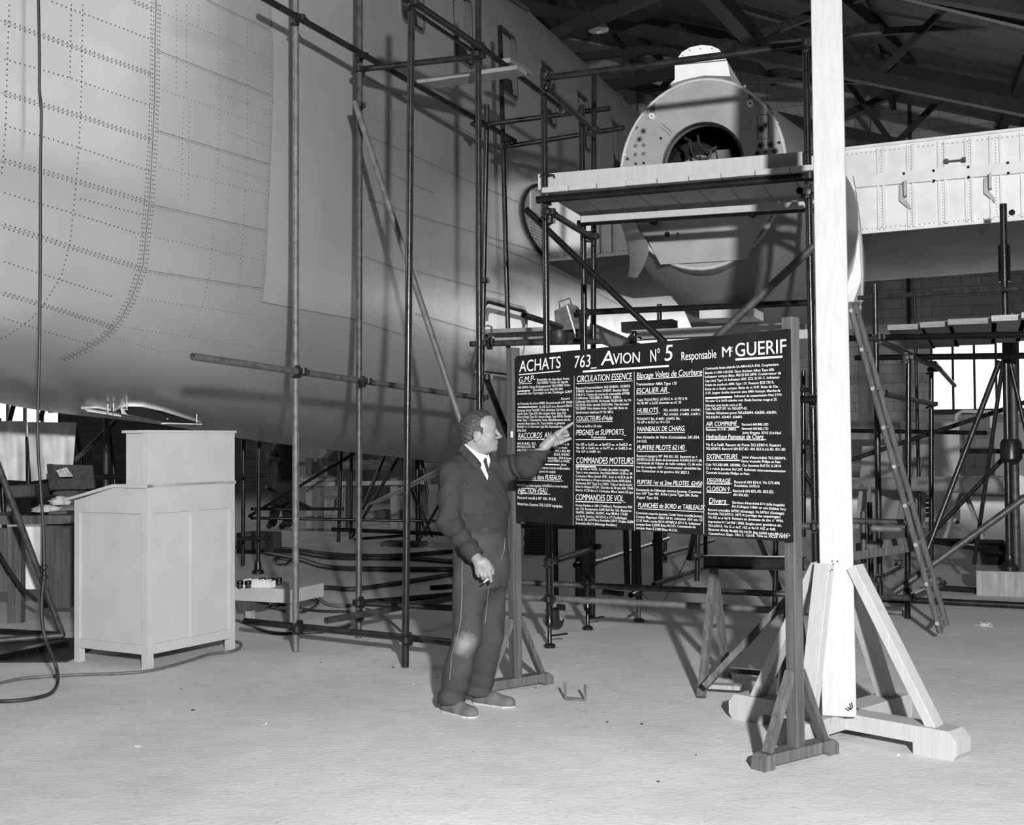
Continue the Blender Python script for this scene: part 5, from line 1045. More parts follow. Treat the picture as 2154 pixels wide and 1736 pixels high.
mb = MB(); c = P(530, 1121, 16.6); mb.bx(-.25, .22, 0, .4, 0, .28, c=Vector((c.x, c.y, 0)), ax=U, ay=W); tag(mb.build('crate', 'wood_dark', smooth=0), 'dark wooden crate on the floor near the mechanic under the belly', 'crate')
mb = MB(); mb.bx(0, .62, 0, .3, 0, .07, c=G(800, 1150), ax=U, ay=W); tag(mb.build('timber_offcut', 'wood_dark', smooth=0), 'flat dark timber offcut on the floor, right of the second upright', 'timber')
# low bench with ink pots and cards right of the cabinet
t = thing('low_bench', 'low pale bench with short legs just right of the cabinet', 'bench', G(520, 1302))
q0, q1 = P(478, 1262, 10.4), P(560, 1240, 10.25); q2 = P(614, 1226, 10.15); zt_ = P(500, 1237, 10.3).z
bx_ = (Vector((q2.x, q2.y, 0)) - Vector((q0.x, q0.y, 0))).normalized(); by_ = Z.cross(bx_); o0 = Vector((q0.x, q0.y, 0)); Lb = (Vector((q2.x, q2.y, 0)) - o0).length
mb = MB(); mb.bx(0, Lb, 0, .5, zt_ - .115, zt_, c=o0, ax=bx_, ay=by_); mb.build('top', 'desk_paint', t, smooth=0)
for x in (.14, Lb - .1): mb = MB(); mb.bx(x, x + .06, .06, .12, 0, zt_ - .11, c=o0, ax=bx_, ay=by_); mb.build('leg', 'wood_mid', t, smooth=0)
mb = MB(); mb.bx(.1, .22, .02, .3, zt_ - .2, zt_ - .11, c=o0, ax=bx_, ay=by_); mb.build('drawer', 'wood_dark', t, smooth=0)
pots = [((505, 1219), 'ink pot beside the cabinet edge, leftmost on the low bench'), ((522, 1221), 'front ink pot on the low bench, left of the cards'), ((552, 1211), 'rear ink pot behind the white cards on the low bench'), ((571, 1213), 'second ink pot from the right on the low bench'), ((587, 1212), 'rightmost black ink pot on the low bench')]
pr = None
for (x, y), l in pots:
    p = P(x, y, 10.3 if y > 1215 else 10.5); p.z = zt_
    if pr is None:
        pr = thing('ink_pot', 'short black ' + l, 'pot', p, 'black pots on the low bench')
        mb = MB(); mb.lathe(p, Z, [(.022, 0), (.024, .005), (.024, .035), (.018, .045)], 16); mb.build('jar', 'rubber', pr)
        mb = MB(); mb.lathe(p + Z * .032, Z, [(.029, 0), (.03, .003), (.03, .024), (.027, .028)], 16); mb.build('lid', 'steel_black', pr)
    else:
        r = pr.copy(); C.objects.link(r); r.location = p; r['label'] = 'short black ' + l
        for ch in list(pr.children): c_ = ch.copy(); C.objects.link(c_); c_.parent = r
p = P(545, 1226, 10.35); p.z = zt_; mb = MB()
for k in range(14): mb.bx(-.17 + k * .022, -.155 + k * .022, -.04, .05, 0, .045 + .01 * (k % 3), c=p, ax=bx_, ay=by_)
tag(mb.build('card_row', 'label_white', smooth=0), 'row of small white cards standing on the low bench', 'cards', kind='stuff')
# hoses and cables on the floor
def hose(label, pts, r, m='rubber', zs=None, cat='hose', name='hose'):
    P3 = []
    for i, p in enumerate(pts):
        q = G(p[0], p[1]) if len(p) == 2 else P(*p)
        if len(p) == 2: q.z = r + .001
        P3.append(q)
    out = []
    for i in range(len(P3) - 1):      # Catmull-Rom
        a, b_, c_, d_ = P3[max(i - 1, 0)], P3[i], P3[i + 1], P3[min(i + 2, len(P3) - 1)]
        for k in range(6):
            s = k / 6; out.append(.5 * ((2 * b_) + (c_ - a) * s + (2 * a - 5 * b_ + 4 * c_ - d_) * s * s + (3 * b_ - a - 3 * c_ + d_) * s ** 3))
    out.append(P3[-1]); mb = MB(); mb.path(out, r, 8); return tag(mb.build(name, m, smooth=60), label, cat)
hose('thick black hose across the floor behind the uprights, farthest of three', [(498, 1155), (600, 1160), (700, 1172), (820, 1175), (950, 1165)], .03)
hose('thick black hose across the floor behind the uprights, middle of three', [(500, 1160), (610, 1165), (700, 1178), (850, 1180), (960, 1188)], .03)
hose('thick black hose across the floor behind the uprights, nearest of three', [(560, 1168), (630, 1182), (690, 1199), (800, 1203), (960, 1204)], .03)
hose('dark hose running from the second upright towards the man', [(500, 1262), (600, 1252), (680, 1242), (740, 1245), (820, 1235), (960, 1212)], .025)
hose('pale-speckled hose curling on the floor below the dark hose', [(640, 1245), (668, 1262), (700, 1278), (760, 1275), (850, 1262), (950, 1255)], .016, 'hose_grey')
hose('thin looped cable on the floor between the first two uprights', [(560, 1280), (610, 1268), (650, 1262), (668, 1272), (640, 1290), (600, 1288), (575, 1280), (600, 1275), (660, 1288), (735, 1290)], .012)
hose('dark cable bunch on the floor below the low bench', [(498, 1308), (530, 1320), (575, 1335), (630, 1335), (700, 1330), (735, 1318)], .012)
hose('thin wire loop on the floor at the foot of the second upright', [(770, 1283), (790, 1290), (820, 1310), (845, 1332)], .009)
hose('thin black cable tangle on the floor left of the farther hose', [(575, 1180), (590, 1172), (610, 1178), (600, 1190), (580, 1188), (585, 1178), (620, 1184)], .014)
floor_tube('dark open-ended tube lying just left of the man, farther one', (906, 1242), (1010, 1236), 0, 0, 'steel_dark', .026)
floor_tube('dark tube lying left of the man at knee height, nearer one', (770, 1273), (1010, 1252), 0, 0, 'steel_dark', .026)
t_ = hose('thick floor cable running past the front of the cabinet legs', [(-25, 1447), (0, 1441), (50, 1431), (150, 1424), (250, 1420.5), (318, 1414), (390, 1396), (440, 1380), (490, 1373), (507, 1362), (500, 1354), (470, 1350)], .010, 'hose_grey', cat='cable', name='floor_cable')
yc = 7.35
hose('black cable hanging from above at the left and looping on the floor', [(80, -60, yc), (81, 0, yc), (83, 120, yc), (83, 190, yc), (87, 235, yc), (85, 350, yc), (85, 500, yc), (84, 650, yc), (83, 750, yc), (80, 850, yc), (80, 940, yc), (85, 1020, yc), (89, 1080, yc), (92, 1130, yc), (93, 1185, yc)], .0095, cat='cable', name='hanging_cable')
t = thing('cable_coupling', 'pair of metal couplings joining the hanging cable, left of the cabinet', 'coupling', P(93, 1222, yc))
for y in (1190, 1211): mb = MB(); p = P(93, y, yc); mb.lathe(p - Z * .03, Z, [(.01, 0), (.022, .01), (.022, .03), (.014, .035), (.014, .05), (.01, .06)], 12); mb.build('connector', 'clamp_metal', t)
hose('thick rubber cable dropping from the coupling and curling off to the left', [(93, 1215, yc), (89, 1245, yc), (88, 1300, yc), (96, 1345, yc), (110, 1380, yc - .05), (120, 1412, 7.3), (121, 1440), (108, 1462), (75, 1473), (30, 1479), (-30, 1481)], .0115, 'rubber', cat='cable', name='hanging_cable')
# ------------------------------------------------------------------ left background: bench and clutter
def lbox(name, label, px0, px1, y_top, Y, h=None, depth=.5, z0=0.0, m='wood_dark', cat='box', ax=Xd, parent=None):
    a, b_ = P(px0, y_top, Y), P(px1, y_top, Y); mb = MB(); mb.bx(0, (b_ - a).length, 0, depth, z0, a.z, c=Vector((a.x, a.y, 0)), ax=Xd, ay=Yd); o = mb.build(name, m, parent, smooth=0)
    return tag(o, label, cat) if parent is None else o
t = thing('workbench', 'dark cluttered workbench at the left edge behind the slanting tube', 'workbench', P(60, 1240, 10.6))
lbox('worktop', '', -60, 150, 1086, 10.4, depth=.8, z0=P(0, 1104, 10.4).z, m='wood_worn', parent=t); lbox('cupboard', '', 84, 150, 1106, 10.5, depth=.6, z0=.1, m='wood_dark', parent=t); lbox('door', '', 54, 84, 1108, 10.46, depth=.03, z0=P(60, 1240, 10.46).z, m='metal_white', parent=t)
lbox('side_panel', '', -60, 30, 1112, 10.45, depth=.05, z0=P(10, 1245, 10.45).z, m='wood_worn', parent=t); lbox('leg', '', 16, 44, 1110, 10.3, depth=.1, m='wood_worn', parent=t)
lbox('machine_vise', 'dark machine housing on the bench near the left edge', 24, 80, 1047, 10.6, z0=P(0, 1086, 10.6).z, m='steel_black', cat='machine')
lbox('tool_box', 'dark wooden tool box behind the machine on the bench', 20, 74, 1022, 11.0, z0=P(0, 1060, 11.0).z, m='wood_dark')
blob('rag', 'crumpled white cloth on the bench end beside the cabinet', P(128, 1056, 10.7), .09, .12, .05, 'rag', 'cloth', 11, amp=.5, fq=4)
blob('rag', 'flat pale cloth on the bench below the open case', P(98, 1072, 10.6), .12, .12, .04, 'rag', 'cloth', 14, amp=.5, fq=4)
mb = MB(); mb.tube(P(104, 1080, 10.5), P(140, 1078, 10.5), .018, 12); tag(mb.build('metal_cylinder', 'steel_light'), 'small metal cylinder lying on the bench beside the cabinet', 'cylinder')
t = thing('open_case', 'open wooden case with a tilted lid on the bench at the left', 'case', P(150, 1040, 11.2))
mb = MB(); mb.prism([P(98, 977, 11.4), P(193, 979, 11.4), P(198, 1028, 11.1), P(106, 1030, 11.1)], Vector((0, .04, 0))); mb.build('lid', 'wood_worn', t, smooth=0)
mb = MB(); mb.prism([P(98, 977, 11.4), P(104, 976, 11.4), P(118, 1030, 10.9), P(104, 1032, 10.9)], Vector((.02, .03, 0))); mb.build('lid_side', 'wood_worn', t, smooth=0)
mb = MB(); a = P(112, 1033, 11.1); b_ = P(165, 1033, 11.1); mb.bx(0, (b_ - a).length, 0, .4, P(112, 1062, 11.1).z, a.z, c=Vector((a.x, a.y, 0))); mb.build('tray', 'wood_dark', t, smooth=0)
mb = MB(); mb.prism([P(118, 990, 11.08), P(140, 983, 11.08), P(154, 1003, 11.08), P(125, 1004, 11.08)], Vector((0, .01, 0))); mb.build('paper', 'paint_old', t, smooth=0)
def cloth_sheet(name, label, poly, Y, m='paper'):
    (x0, y0), (x1, y1), (x2, y2), (x3, y3) = poly; nx, ny = 18, 14; vs = []
    for back in (0, .012):
        for j in range(ny + 1):
            for i in range(nx + 1):
                s, u_ = i / nx, j / ny; x = (x0 * (1 - s) + x1 * s) * (1 - u_) + (x3 * (1 - s) + x2 * s) * u_; y = (y0 * (1 - s) + y1 * s) * (1 - u_) + (y3 * (1 - s) + y2 * s) * u_
                vs.append(P(x, y, Y + back + .035 * math.sin(s * 9 + 2 * u_) + .02 * math.sin(s * 21 - u_ * 3)))
    n_ = (nx + 1) * (ny + 1); fs = []
    for j in range(ny):
        for i in range(nx):
            q = (j * (nx + 1) + i, j * (nx + 1) + i + 1, (j + 1) * (nx + 1) + i + 1, (j + 1) * (nx + 1) + i); fs.append(q); fs.append(tuple(k + n_ for k in q[::-1]))
    return tag(MB().add(vs, fs).build(name, m, smooth=60, fix=False), label, 'cloth')
cloth_sheet('hanging_cloth', 'pale coarse cloth sheet hanging at the far left edge', ((-30, 886), (53, 886), (54, 1012), (-30, 1008)), 12.5)
cloth_sheet('hanging_cloth', 'wide pale cloth sheet hanging behind the open case', ((57, 888), (161, 889), (152, 1000), (66, 1013)), 12.5)
s8 = thing('scaffold', 'grey tube framework behind the cabinet and hanging cloths', 'scaffold', P(222, 1240, 13.5))
for a, b_, m in (((222, 1210, 13.5), (224, 872, 13.5), 'steel_grey'), ((158, 970, 13.6), (258, 874, 13.6), 'steel_grey'), ((195, 1003, 13.4), (270, 1003, 13.4), 'steel_dark'), ((20, 885, 14), (34, 830, 14), 'steel_dark'), ((84, 885, 14), (96, 845, 14), 'steel_dark'), ((30, 848, 14.2), (90, 849, 14.2), 'steel_dark'), ((102, 864, 15), (260, 864, 15), 'steel_dark'), ((10, 1120, 13.6), (-3, 880, 13.6), 'steel_black'), ((56, 1100, 12.9), (64, 900, 12.9), 'steel_dark'), ((160, 900, 16), (190, 1100, 16), 'steel_black'), ((250, 1100, 16), (230, 900, 16), 'steel_black')):
    T(s8, 'tube', a, b_, m, False, .028)
t = thing('tripod_support', 'slanting grey steel tube with floor struts at the left edge', 'support', G(120, 1345))
mb = MB(); mb.tube(P(-25, 925, 8.9), P(131, 1334, 9.35), .0245, 16); mb.build('leg', 'steel_grey', t)
mb = MB(); mb.tube(P(-30, 1327, 9.7), P(133, 1336, 9.4), .024, 14); mb.build('floor_strut', 'steel_dark', t); mb = MB(); mb.tube(P(-30, 1350, 9.15), P(133, 1337, 9.35), .024, 14); mb.build('floor_strut', 'steel_grey', t)
mb = MB(); mb.beam(G(-40, 1400), G(136, 1362), .09, .05); 
for i in range(len(mb.v)): v = mb.v[i]; mb.v[i] = (v[0], v[1], v[2] + .03)
tag(mb.build('floor_beam', 'steel_black', smooth=0), 'black beam lying on the floor at the left edge beside the cabinet', 'beam')
mb = MB(); mb.bx(-.9, .46, 0, 1.0, .0, .012, c=G(0, 1395), ax=Xd, ay=Yd); tag(mb.build('floor_mat', 'rubber', smooth=0), 'dark oily mat on the floor behind the black floor beam', 'mat')
hose('pair of stiff black cables sagging behind the slanting tube, left edge', [(-20, 1140, 10.2), (0, 1168, 10.1), (20, 1200, 10), (45, 1235, 9.9), (76, 1264, 9.8)], .016, cat='cable', name='sagging_cable')
# ------------------------------------------------------------------ debris
deb = [(1146, 1426), (380, 1450), (405, 1495), (640, 1385), (675, 1394), (1126, 1448), (1255, 1450), (1277, 1520), (1350, 1524), (870, 1440), (826, 1405), (920, 1426), (560, 1523), (1385, 1645), (1464, 1589), (1890, 1590)]
for i, (x, y) in enumerate(deb):
    s = random.uniform(.006, .013); c = G(x, y); b = MB(); a = random.uniform(0, 3); ax = Vector((math.cos(a), math.sin(a), .1)).normalized(); ay = Z.cross(ax).normalized()
    b.add([c + ax * s * 1.6, c + ay * s, c - ax * s * 1.3, c - ay * s * .8, c + Z * s * .7 + ax * s * .3, c + Z * s * .6 - ax * s * .4], [(0, 1, 4), (1, 5, 4), (1, 2, 5), (2, 3, 5), (3, 4, 5), (3, 0, 4), (0, 3, 2, 1)])
    tag(b.build('debris_chip', 'rubber' if i % 3 else 'paint_old', smooth=0), 'tiny chip of debris on the bare concrete floor', 'debris', 'chips scattered on the floor')
mb = MB(); c = G(2072, 1319)
for k in range(22):
    a = random.uniform(0, 6.28); r0 = random.uniform(.01, .05); p = c + Vector((random.uniform(-.03, .03), random.uniform(-.03, .03), .004)); q = p + Vector((math.cos(a) * r0, math.sin(a) * r0 * 1.6, random.uniform(.005, .03))); e = q + Vector((math.cos(a + 1) * r0, math.sin(a + 1) * r0, -.01))
    mb.path([p, q, e], .0016, 4)
tag(mb.build('thread_tangle', 'label_white'), 'small tangle of white threads on the floor right of the ladder foot', 'threads')
mb = MB(); c = G(291, 1571); mb.prism([c + Vector((-.02, .0, .001)), c + Vector((0, .02, .001)), c + Vector((.012, .01, .001)), c + Vector((.01, -.02, .001))], Z * .003); tag(mb.build('paper_scrap', 'label_white', smooth=0), 'small white paper scrap alone on the near floor, left', 'scrap')
# ------------------------------------------------------------------ figures: signed-distance sculpting + surface nets
class Fld:
    def __init__(s, lo, hi, h):
        s.lo = np.array(lo, float); s.h = h; n = np.ceil((np.array(hi) - s.lo) / h).astype(int) + 1; s.n = n
        g = [s.lo[i] + h * np.arange(n[i]) for i in range(3)]; s.X, s.Y, s.Z = np.meshgrid(*g, indexing='ij', sparse=True); s.d = np.full(tuple(n), 10.0, np.float32)
def smin(a, b, k):
    if k <= 0: return np.minimum(a, b)
    h = np.clip(.5 + .5 * (b - a) / k, 0, 1); return b + (a - b) * h - k * h * (1 - h)
def smax(a, b, k): return -smin(-a, -b, k)
def f_cap(F, a, b, ra, rb):
    a, b = np.array(a, float), np.array(b, float); ba = b - a; L = (ba ** 2).sum()
    t = np.clip(((F.X - a[0]) * ba[0] + (F.Y - a[1]) * ba[1] + (F.Z - a[2]) * ba[2]) / L, 0, 1)
    return np.sqrt((F.X - a[0] - ba[0] * t) ** 2 + (F.Y - a[1] - ba[1] * t) ** 2 + (F.Z - a[2] - ba[2] * t) ** 2) - (ra + (rb - ra) * t)
def f_ell(F, c, r, ax=None):
    dx, dy, dz = F.X - c[0], F.Y - c[1], F.Z - c[2]
    if ax is not None: dx, dy, dz = [dx * a[0] + dy * a[1] + dz * a[2] for a in ax]
    k0 = np.sqrt((dx / r[0]) ** 2 + (dy / r[1]) ** 2 + (dz / r[2]) ** 2); k1 = np.sqrt((dx / r[0] ** 2) ** 2 + (dy / r[1] ** 2) ** 2 + (dz / r[2] ** 2) ** 2) + 1e-9
    return k0 * (k0 - 1) / k1
def f_sec(F, secs):
    """stack of elliptical sections (z, cx, cy, half width, half depth, angle of width axis)"""
    zs = [s[0] for s in secs]; g = lambda i: np.interp(F.Z, zs, [s[i] for s in secs])
    cx, cy, a, b, th = g(1), g(2), g(3), g(4), g(5); c, s = np.cos(th), np.sin(th); dx, dy = F.X - cx, F.Y - cy
    u, v = dx * c + dy * s, -dx * s + dy * c; k = np.sqrt((u / a) ** 2 + (v / b) ** 2 + 1e-9)
    d = (k - 1) * np.minimum(a, b) * .92 + 0 * F.Z
    return np.maximum(d, np.maximum(zs[0] - F.Z, F.Z - zs[-1]))
def nets(F):
    d = F.d; n = d.shape; s = (d < 0); c = [s[:-1, :-1, :-1], s[1:, :-1, :-1], s[:-1, 1:, :-1], s[1:, 1:, :-1], s[:-1, :-1, 1:], s[1:, :-1, 1:], s[:-1, 1:, 1:], s[1:, 1:, 1:]]
    tot = sum(q.astype(np.int8) for q in c); act = (tot > 0) & (tot < 8); idx = np.full(act.shape, -1, np.int64); ii = np.argwhere(act); idx[act] = np.arange(len(ii))
    acc = np.zeros((len(ii), 3)); cnt = np.zeros(len(ii)); cor = [(i & 1, (i >> 1) & 1, (i >> 2) & 1) for i in range(8)]
    for a in range(8):
        for b in range(a + 1, 8):
            if bin(a ^ b).count('1') != 1: continue
            ca, cb_ = np.array(cor[a]), np.array(cor[b]); da = d[tuple((ii + ca).T)]; db = d[tuple((ii + cb_).T)]; m = (da < 0) != (db < 0)
            t = np.where(m, da / (da - db + 1e-12), 0)[:, None]; acc += np.where(m[:, None], ca + (cb_ - ca) * t, 0); cnt += m
    V = (ii + acc / cnt[:, None]) * F.h + F.lo; Q = []
    for ax in range(3):
        sl0 = [slice(None)] * 3; sl1 = [slice(None)] * 3; sl0[ax] = slice(0, n[ax] - 1); sl1[ax] = slice(1, n[ax]); e = s[tuple(sl0)] != s[tuple(sl1)]; o1, o2 = (ax + 1) % 3, (ax + 2) % 3
        p = np.argwhere(e); p = p[(p[:, o1] > 0) & (p[:, o2] > 0) & (p[:, o1] < n[o1] - 1) & (p[:, o2] < n[o2] - 1)]
        fl = s[tuple(p.T)]; q = []
        for u_, v_ in ((0, 0), (1, 0), (1, 1), (0, 1)): r = p.copy(); r[:, o1] -= u_; r[:, o2] -= v_; q.append(idx[tuple(r.T)])
        q = np.stack(q, 1); q[fl] = q[fl][:, ::-1]; Q.append(q)
    Q = np.concatenate(Q); Q = Q[(Q >= 0).all(1)][:, ::-1]; return V, Q
def wav(F, amp, f1, f2, f3, ph=0): return amp * np.sin(F.X * f1 + ph + 1.3 * np.sin(F.Z * f3 * .37 + F.Y * f2 * .5)) * np.sin(F.Y * f2 + F.Z * f3 + 1.7 * np.sin(F.X * f1 * .4 + 1))
def mesh_np(name, parts, m, parent, off):
    vs, fs, b = [], [], 0
    for V, Q in parts: vs.append(V); fs.append(Q + b); b += len(V)
    V = np.concatenate(vs) - np.array(off); Q = np.concatenate(fs); me = bpy.data.meshes.new(name)
    me.from_pydata(V.tolist(), [], Q.tolist()); me.materials.append(MATS[m]); me.polygons.foreach_set('use_smooth', [True] * len(me.polygons)); me.update()
    o = bpy.data.objects.new(name, me); C.objects.link(o)
    if parent is not None: o.parent = parent; WLOC[o.name] = Vector(off)
    return o
def v3(px, py, Y): p = P(px, py, Y); return np.array((p.x, p.y, p.z))
man0 = Vector((-.2, 6.8, 0))
man = thing('person', 'man in dark work jacket, light collar and tie, pointing at the board, cigarette in hand', 'person', man0)
A_ = lambda *v: np.array(v, float)
# --- torso sections (shared by jacket and hidden body)
TOR = [(.985, -.178, 6.80, .150, .115, .50), (1.03, -.176, 6.80, .158, .122, .50), (1.10, -.180, 6.80, .172, .130, .55), (1.20, -.188, 6.81, .180, .130, .62), (1.28, -.192, 6.82, .188, .124, .66), (1.34, -.194, 6.825, .190, .108, .66), (1.385, -.198, 6.83, .165, .088, .66), (1.42, -.203, 6.83, .115, .072, .66), (1.445, -.206, 6.835, .07, .062, .66)]
shR, elR, wrR = A_(-.335, 6.72, 1.335), A_(-.352, 6.645, 1.065), A_(-.198, 6.53, .885)
shL, elL, wrL = A_(-.045, 6.93, 1.350), A_(.080, 6.84, 1.368), v3(1155, 930, 6.82)
# --- jacket
F = Fld((-.52, 6.38, .84), (.30, 7.15, 1.50), .0058)
tor = f_sec(F, TOR)
d = tor
d = smin(d, f_ell(F, (-.215, 6.83, 1.395), (.155, .10, .052), ((.79, .61, 0), (-.61, .79, 0), (0, 0, 1))), .05)
sl = lambda F, a, b, ra, rb: f_cap(F, a, b, ra, rb)
armR = smin(sl(F, shR, elR, .070, .062), sl(F, elR, wrR, .062, .046), .035)
# sleeve folds: rings along the limbs
def folds(F, a, b, amp, n, ph, sk):
    ba = b - a; L = (ba ** 2).sum(); t = ((F.X - a[0]) * ba[0] + (F.Y - a[1]) * ba[1] + (F.Z - a[2]) * ba[2]) / L
    w = np.exp(-((t - .5) / .42) ** 2); return amp * w * np.sin(t * n + ph + sk * np.sin((F.X * 3 + F.Z * 2) * 9) + 6 * (F.Z - a[2]) * 3)
armR = armR + folds(F, elR, wrR, .0065, 26, .3, .9) + folds(F, shR, elR, .0045, 13, 1.0, 1.2)
armL = smin(sl(F, shL, elL, .074, .066), sl(F, elL, wrL, .064, .046), .05)
armL = armL + folds(F, elL, wrL, .006, 20, 0, .8) + folds(F, shL, elL, .005, 17, 0, .8)
d = smin(d, armR, .028); d = smin(d, armL, .04)
d = d + wav(F, .0042, 27, 23, 33) + wav(F, .0022, 60, 52, 71, 2)
# blouse over the waistband, cut-out at hem, neck and cuffs
waist = A_(-.178, 6.80, 1.0)
d = np.maximum(d, np.where((np.abs(F.X + .178) < .5), 0.0, 0) + (-(F.Z - .998)) * (np.sqrt((F.X - .0 + .178) ** 2 + (F.Y - 6.80) ** 2) < .165) - 10.0 * (np.sqrt((F.X + .178) ** 2 + (F.Y - 6.80) ** 2) >= .165) )
cR = (wrR - elR) / np.linalg.norm(wrR - elR); cL = (wrL - elL) / np.linalg.norm(wrL - elL)
d = np.maximum(d, (F.X - wrR[0]) * cR[0] + (F.Y - wrR[1]) * cR[1] + (F.Z - wrR[2]) * cR[2] - .0 - 10 * (F.Z > 1.0))
d = np.maximum(d, (F.X - wrL[0]) * cL[0] + (F.Y - wrL[1]) * cL[1] + (F.Z - wrL[2]) * cL[2] - 10 * (F.X < .1))
# open V neck: chest direction
FD = A_(.52, -.85, 0); SD = A_(.85, .52, 0)      # forward and his left on the upper chest
nk = A_(-.206, 6.835, 1.40)
fx = (F.X - nk[0]) * FD[0] + (F.Y - nk[1]) * FD[1]; sx = (F.X - nk[0]) * SD[0] + (F.Y - nk[1]) * SD[1]
vcut = np.maximum(np.abs(sx - .0) - np.clip((F.Z - 1.285) * .42, 0, .075), -(fx - .02)); d = smax(d, -vcut, .006)
d = smax(d, -f_cap(F, (-.207, 6.835, 1.405), (-.207, 6.835, 1.52), .062, .070), .006)
d = smax(d, F.Z - 1.452, .01); F.d = d.astype(np.float32)
jk = mesh_np('jacket', [nets(F)], 'jacket', man, man0)
# collar: two flat lapel wings that follow the chest, built as sheets on the jacket surface
def hitm(bv, px, py):
    r = ray(px, py).normalized(); h = bv.ray_cast(O, r, 9.0); return h[0]
def bvh_of(V, Q): return BVHTree.FromPolygons([tuple(v) for v in V], [tuple(q) for q in Q])
jV = np.array([v.co for v in jk.data.vertices]) + np.array(man0); jQ = [tuple(p.vertices) for p in jk.data.polygons]; jb_ = bvh_of(jV, jQ)
def patch(poly, lift, th, m, name, nsub=9, bv=jb_, smoothen=True, defY=6.75):
    """poly: quad in photo px; draped on the garment surface with thickness"""
    (x0, y0), (x1, y1), (x2, y2), (x3, y3) = poly; vs = []; n = nsub; lastY = None; grid = np.zeros((n + 1, n + 1)); 
    for j in range(n + 1):
        for i in range(n + 1):
            s, u_ = i / n, j / n; x = (x0 * (1 - s) + x1 * s) * (1 - u_) + (x3 * (1 - s) + x2 * s) * u_; y = (y0 * (1 - s) + y1 * s) * (1 - u_) + (y3 * (1 - s) + y2 * s) * u_
            h = hitm(bv, x, y); grid[j, i] = h.y if h is not None else np.nan; vs.append((x, y))
    g = np.where(np.isnan(grid), np.nanmedian(grid) if not np.isnan(grid).all() else defY, grid)
    med = np.median(g); g = np.clip(g, med - .07, med + .07)
    for _ in range(2): p_ = np.pad(g, 1, mode='edge'); g = np.minimum(g, (p_[:-2, 1:-1] + p_[2:, 1:-1] + p_[1:-1, :-2] + p_[1:-1, 2:]) / 4)
    fr = [P(x, y, g.flat[k] - lift) for k, (x, y) in enumerate(vs)]; bk = [P(x, y, g.flat[k] - lift + th) for k, (x, y) in enumerate(vs)]
    N_ = (n + 1) ** 2; fs = []
    for j in range(n):
        for i in range(n):
            q = (j * (n + 1) + i, j * (n + 1) + i + 1, (j + 1) * (n + 1) + i + 1, (j + 1) * (n + 1) + i); fs += [q[::-1], tuple(k + N_ for k in q)]
    ed = [i for i in range(n)] + [n + j * (n + 1) for j in range(n)] + [n * (n + 1) + n - i for i in range(n)] + [(n - j) * (n + 1) for j in range(n)]
    for a, b_ in zip(ed, ed[1:] + ed[:1]): fs.append((a, b_, b_ + N_, a + N_))
    mb = MB(); mb.add(fr + bk, fs); return mb.build(name, m, man, smooth=50)
ZA = lambda x, y: (900 + x / 6.678, 850 + y / 6.678)
patch([ZA(505, 560), ZA(790, 862), ZA(660, 905), ZA(420, 660)], .016, .014, 'jacket', 'collar')
patch([ZA(835, 690), ZA(945, 655), ZA(1010, 790), ZA(905, 805)], .02, .02, 'jacket', 'collar')
def seam(pts, r=.0022, m='seam', bv=jb_, lift=.0):
    ps = []
    for (a, b_), (c_, d_) in zip(pts, pts[1:]):
        for k in range(5):
            h = hitm(bv, a + (c_ - a) * k / 5, b_ + (d_ - b_) * k / 5)
            if h is not None and (not ps or abs(h.y - ps[-1].y) < .06): ps.append(h)
    if len(ps) < 2: return None
    return ps
mb = MB()
for pts in ([ZA(900, 1010), ZA(930, 1120), ZA(985, 1260), ZA(1010, 1400), ZA(1060, 1520), ZA(1050, 1680)], [ZA(235, 905), ZA(400, 950), ZA(520, 1060), ZA(575, 1160)], [ZA(235, 905), ZA(170, 1020), ZA(145, 1180)], [ZA(975, 1015), ZA(1045, 975)], [ZA(520, 1560), ZA(780, 1560), ZA(980, 1500)]):
    ps = seam(pts)
    if ps: mb.path(ps, .0026, 5)
mb.build('jacket_seam', 'overall_dark', man)
# shirt front and collar, tie
F = Fld((-.30, 6.70, 1.22), (-.06, 6.95, 1.47), .0045)
sh = f_sec(F, [(z, x, y, a * .93 - .004, b * .90 - .004, t) for z, x, y, a, b, t in TOR if z > 1.15]); sh = smin(sh, f_cap(F, (-.205, 6.832, 1.37), (-.200, 6.828, 1.462), .064, .062), .02)
tilt = (F.Z - 1.462) - .55 * ((F.X + .2) * -.9); sh = smax(sh, (F.Z - 1.445) + .30 * (F.X + .2) , .004); sh = smax(sh, -f_cap(F, (-.2, 6.828, 1.42), (-.198, 6.826, 1.5), .055, .056), .003)
F.d = sh.astype(np.float32); V, Q = nets(F); mesh_np('shirt', [(V, Q)], 'shirt', man, man0); sb = bvh_of(V, Q)
patch([ZA(500, 590), ZA(525, 565), ZA(800, 770), ZA(785, 865)], .010, .004, 'shirt', 'shirt_collar', bv=sb, defY=6.77)
patch([ZA(845, 700), ZA(870, 735), ZA(892, 828), ZA(850, 835)], .012, .004, 'shirt', 'shirt_collar', bv=sb, defY=6.77)
mb = MB(); tp = [P(*ZA(812, 768), 6.728), P(*ZA(808, 800), 6.722), P(*ZA(822, 840), 6.716), P(*ZA(838, 890), 6.708), P(*ZA(850, 930), 6.702), P(*ZA(875, 985), 6.698)]
mb.path(tp, [.008, .0095, .006, .007, .0075, .006], 8); mb.build('tie', 'jacket', man)
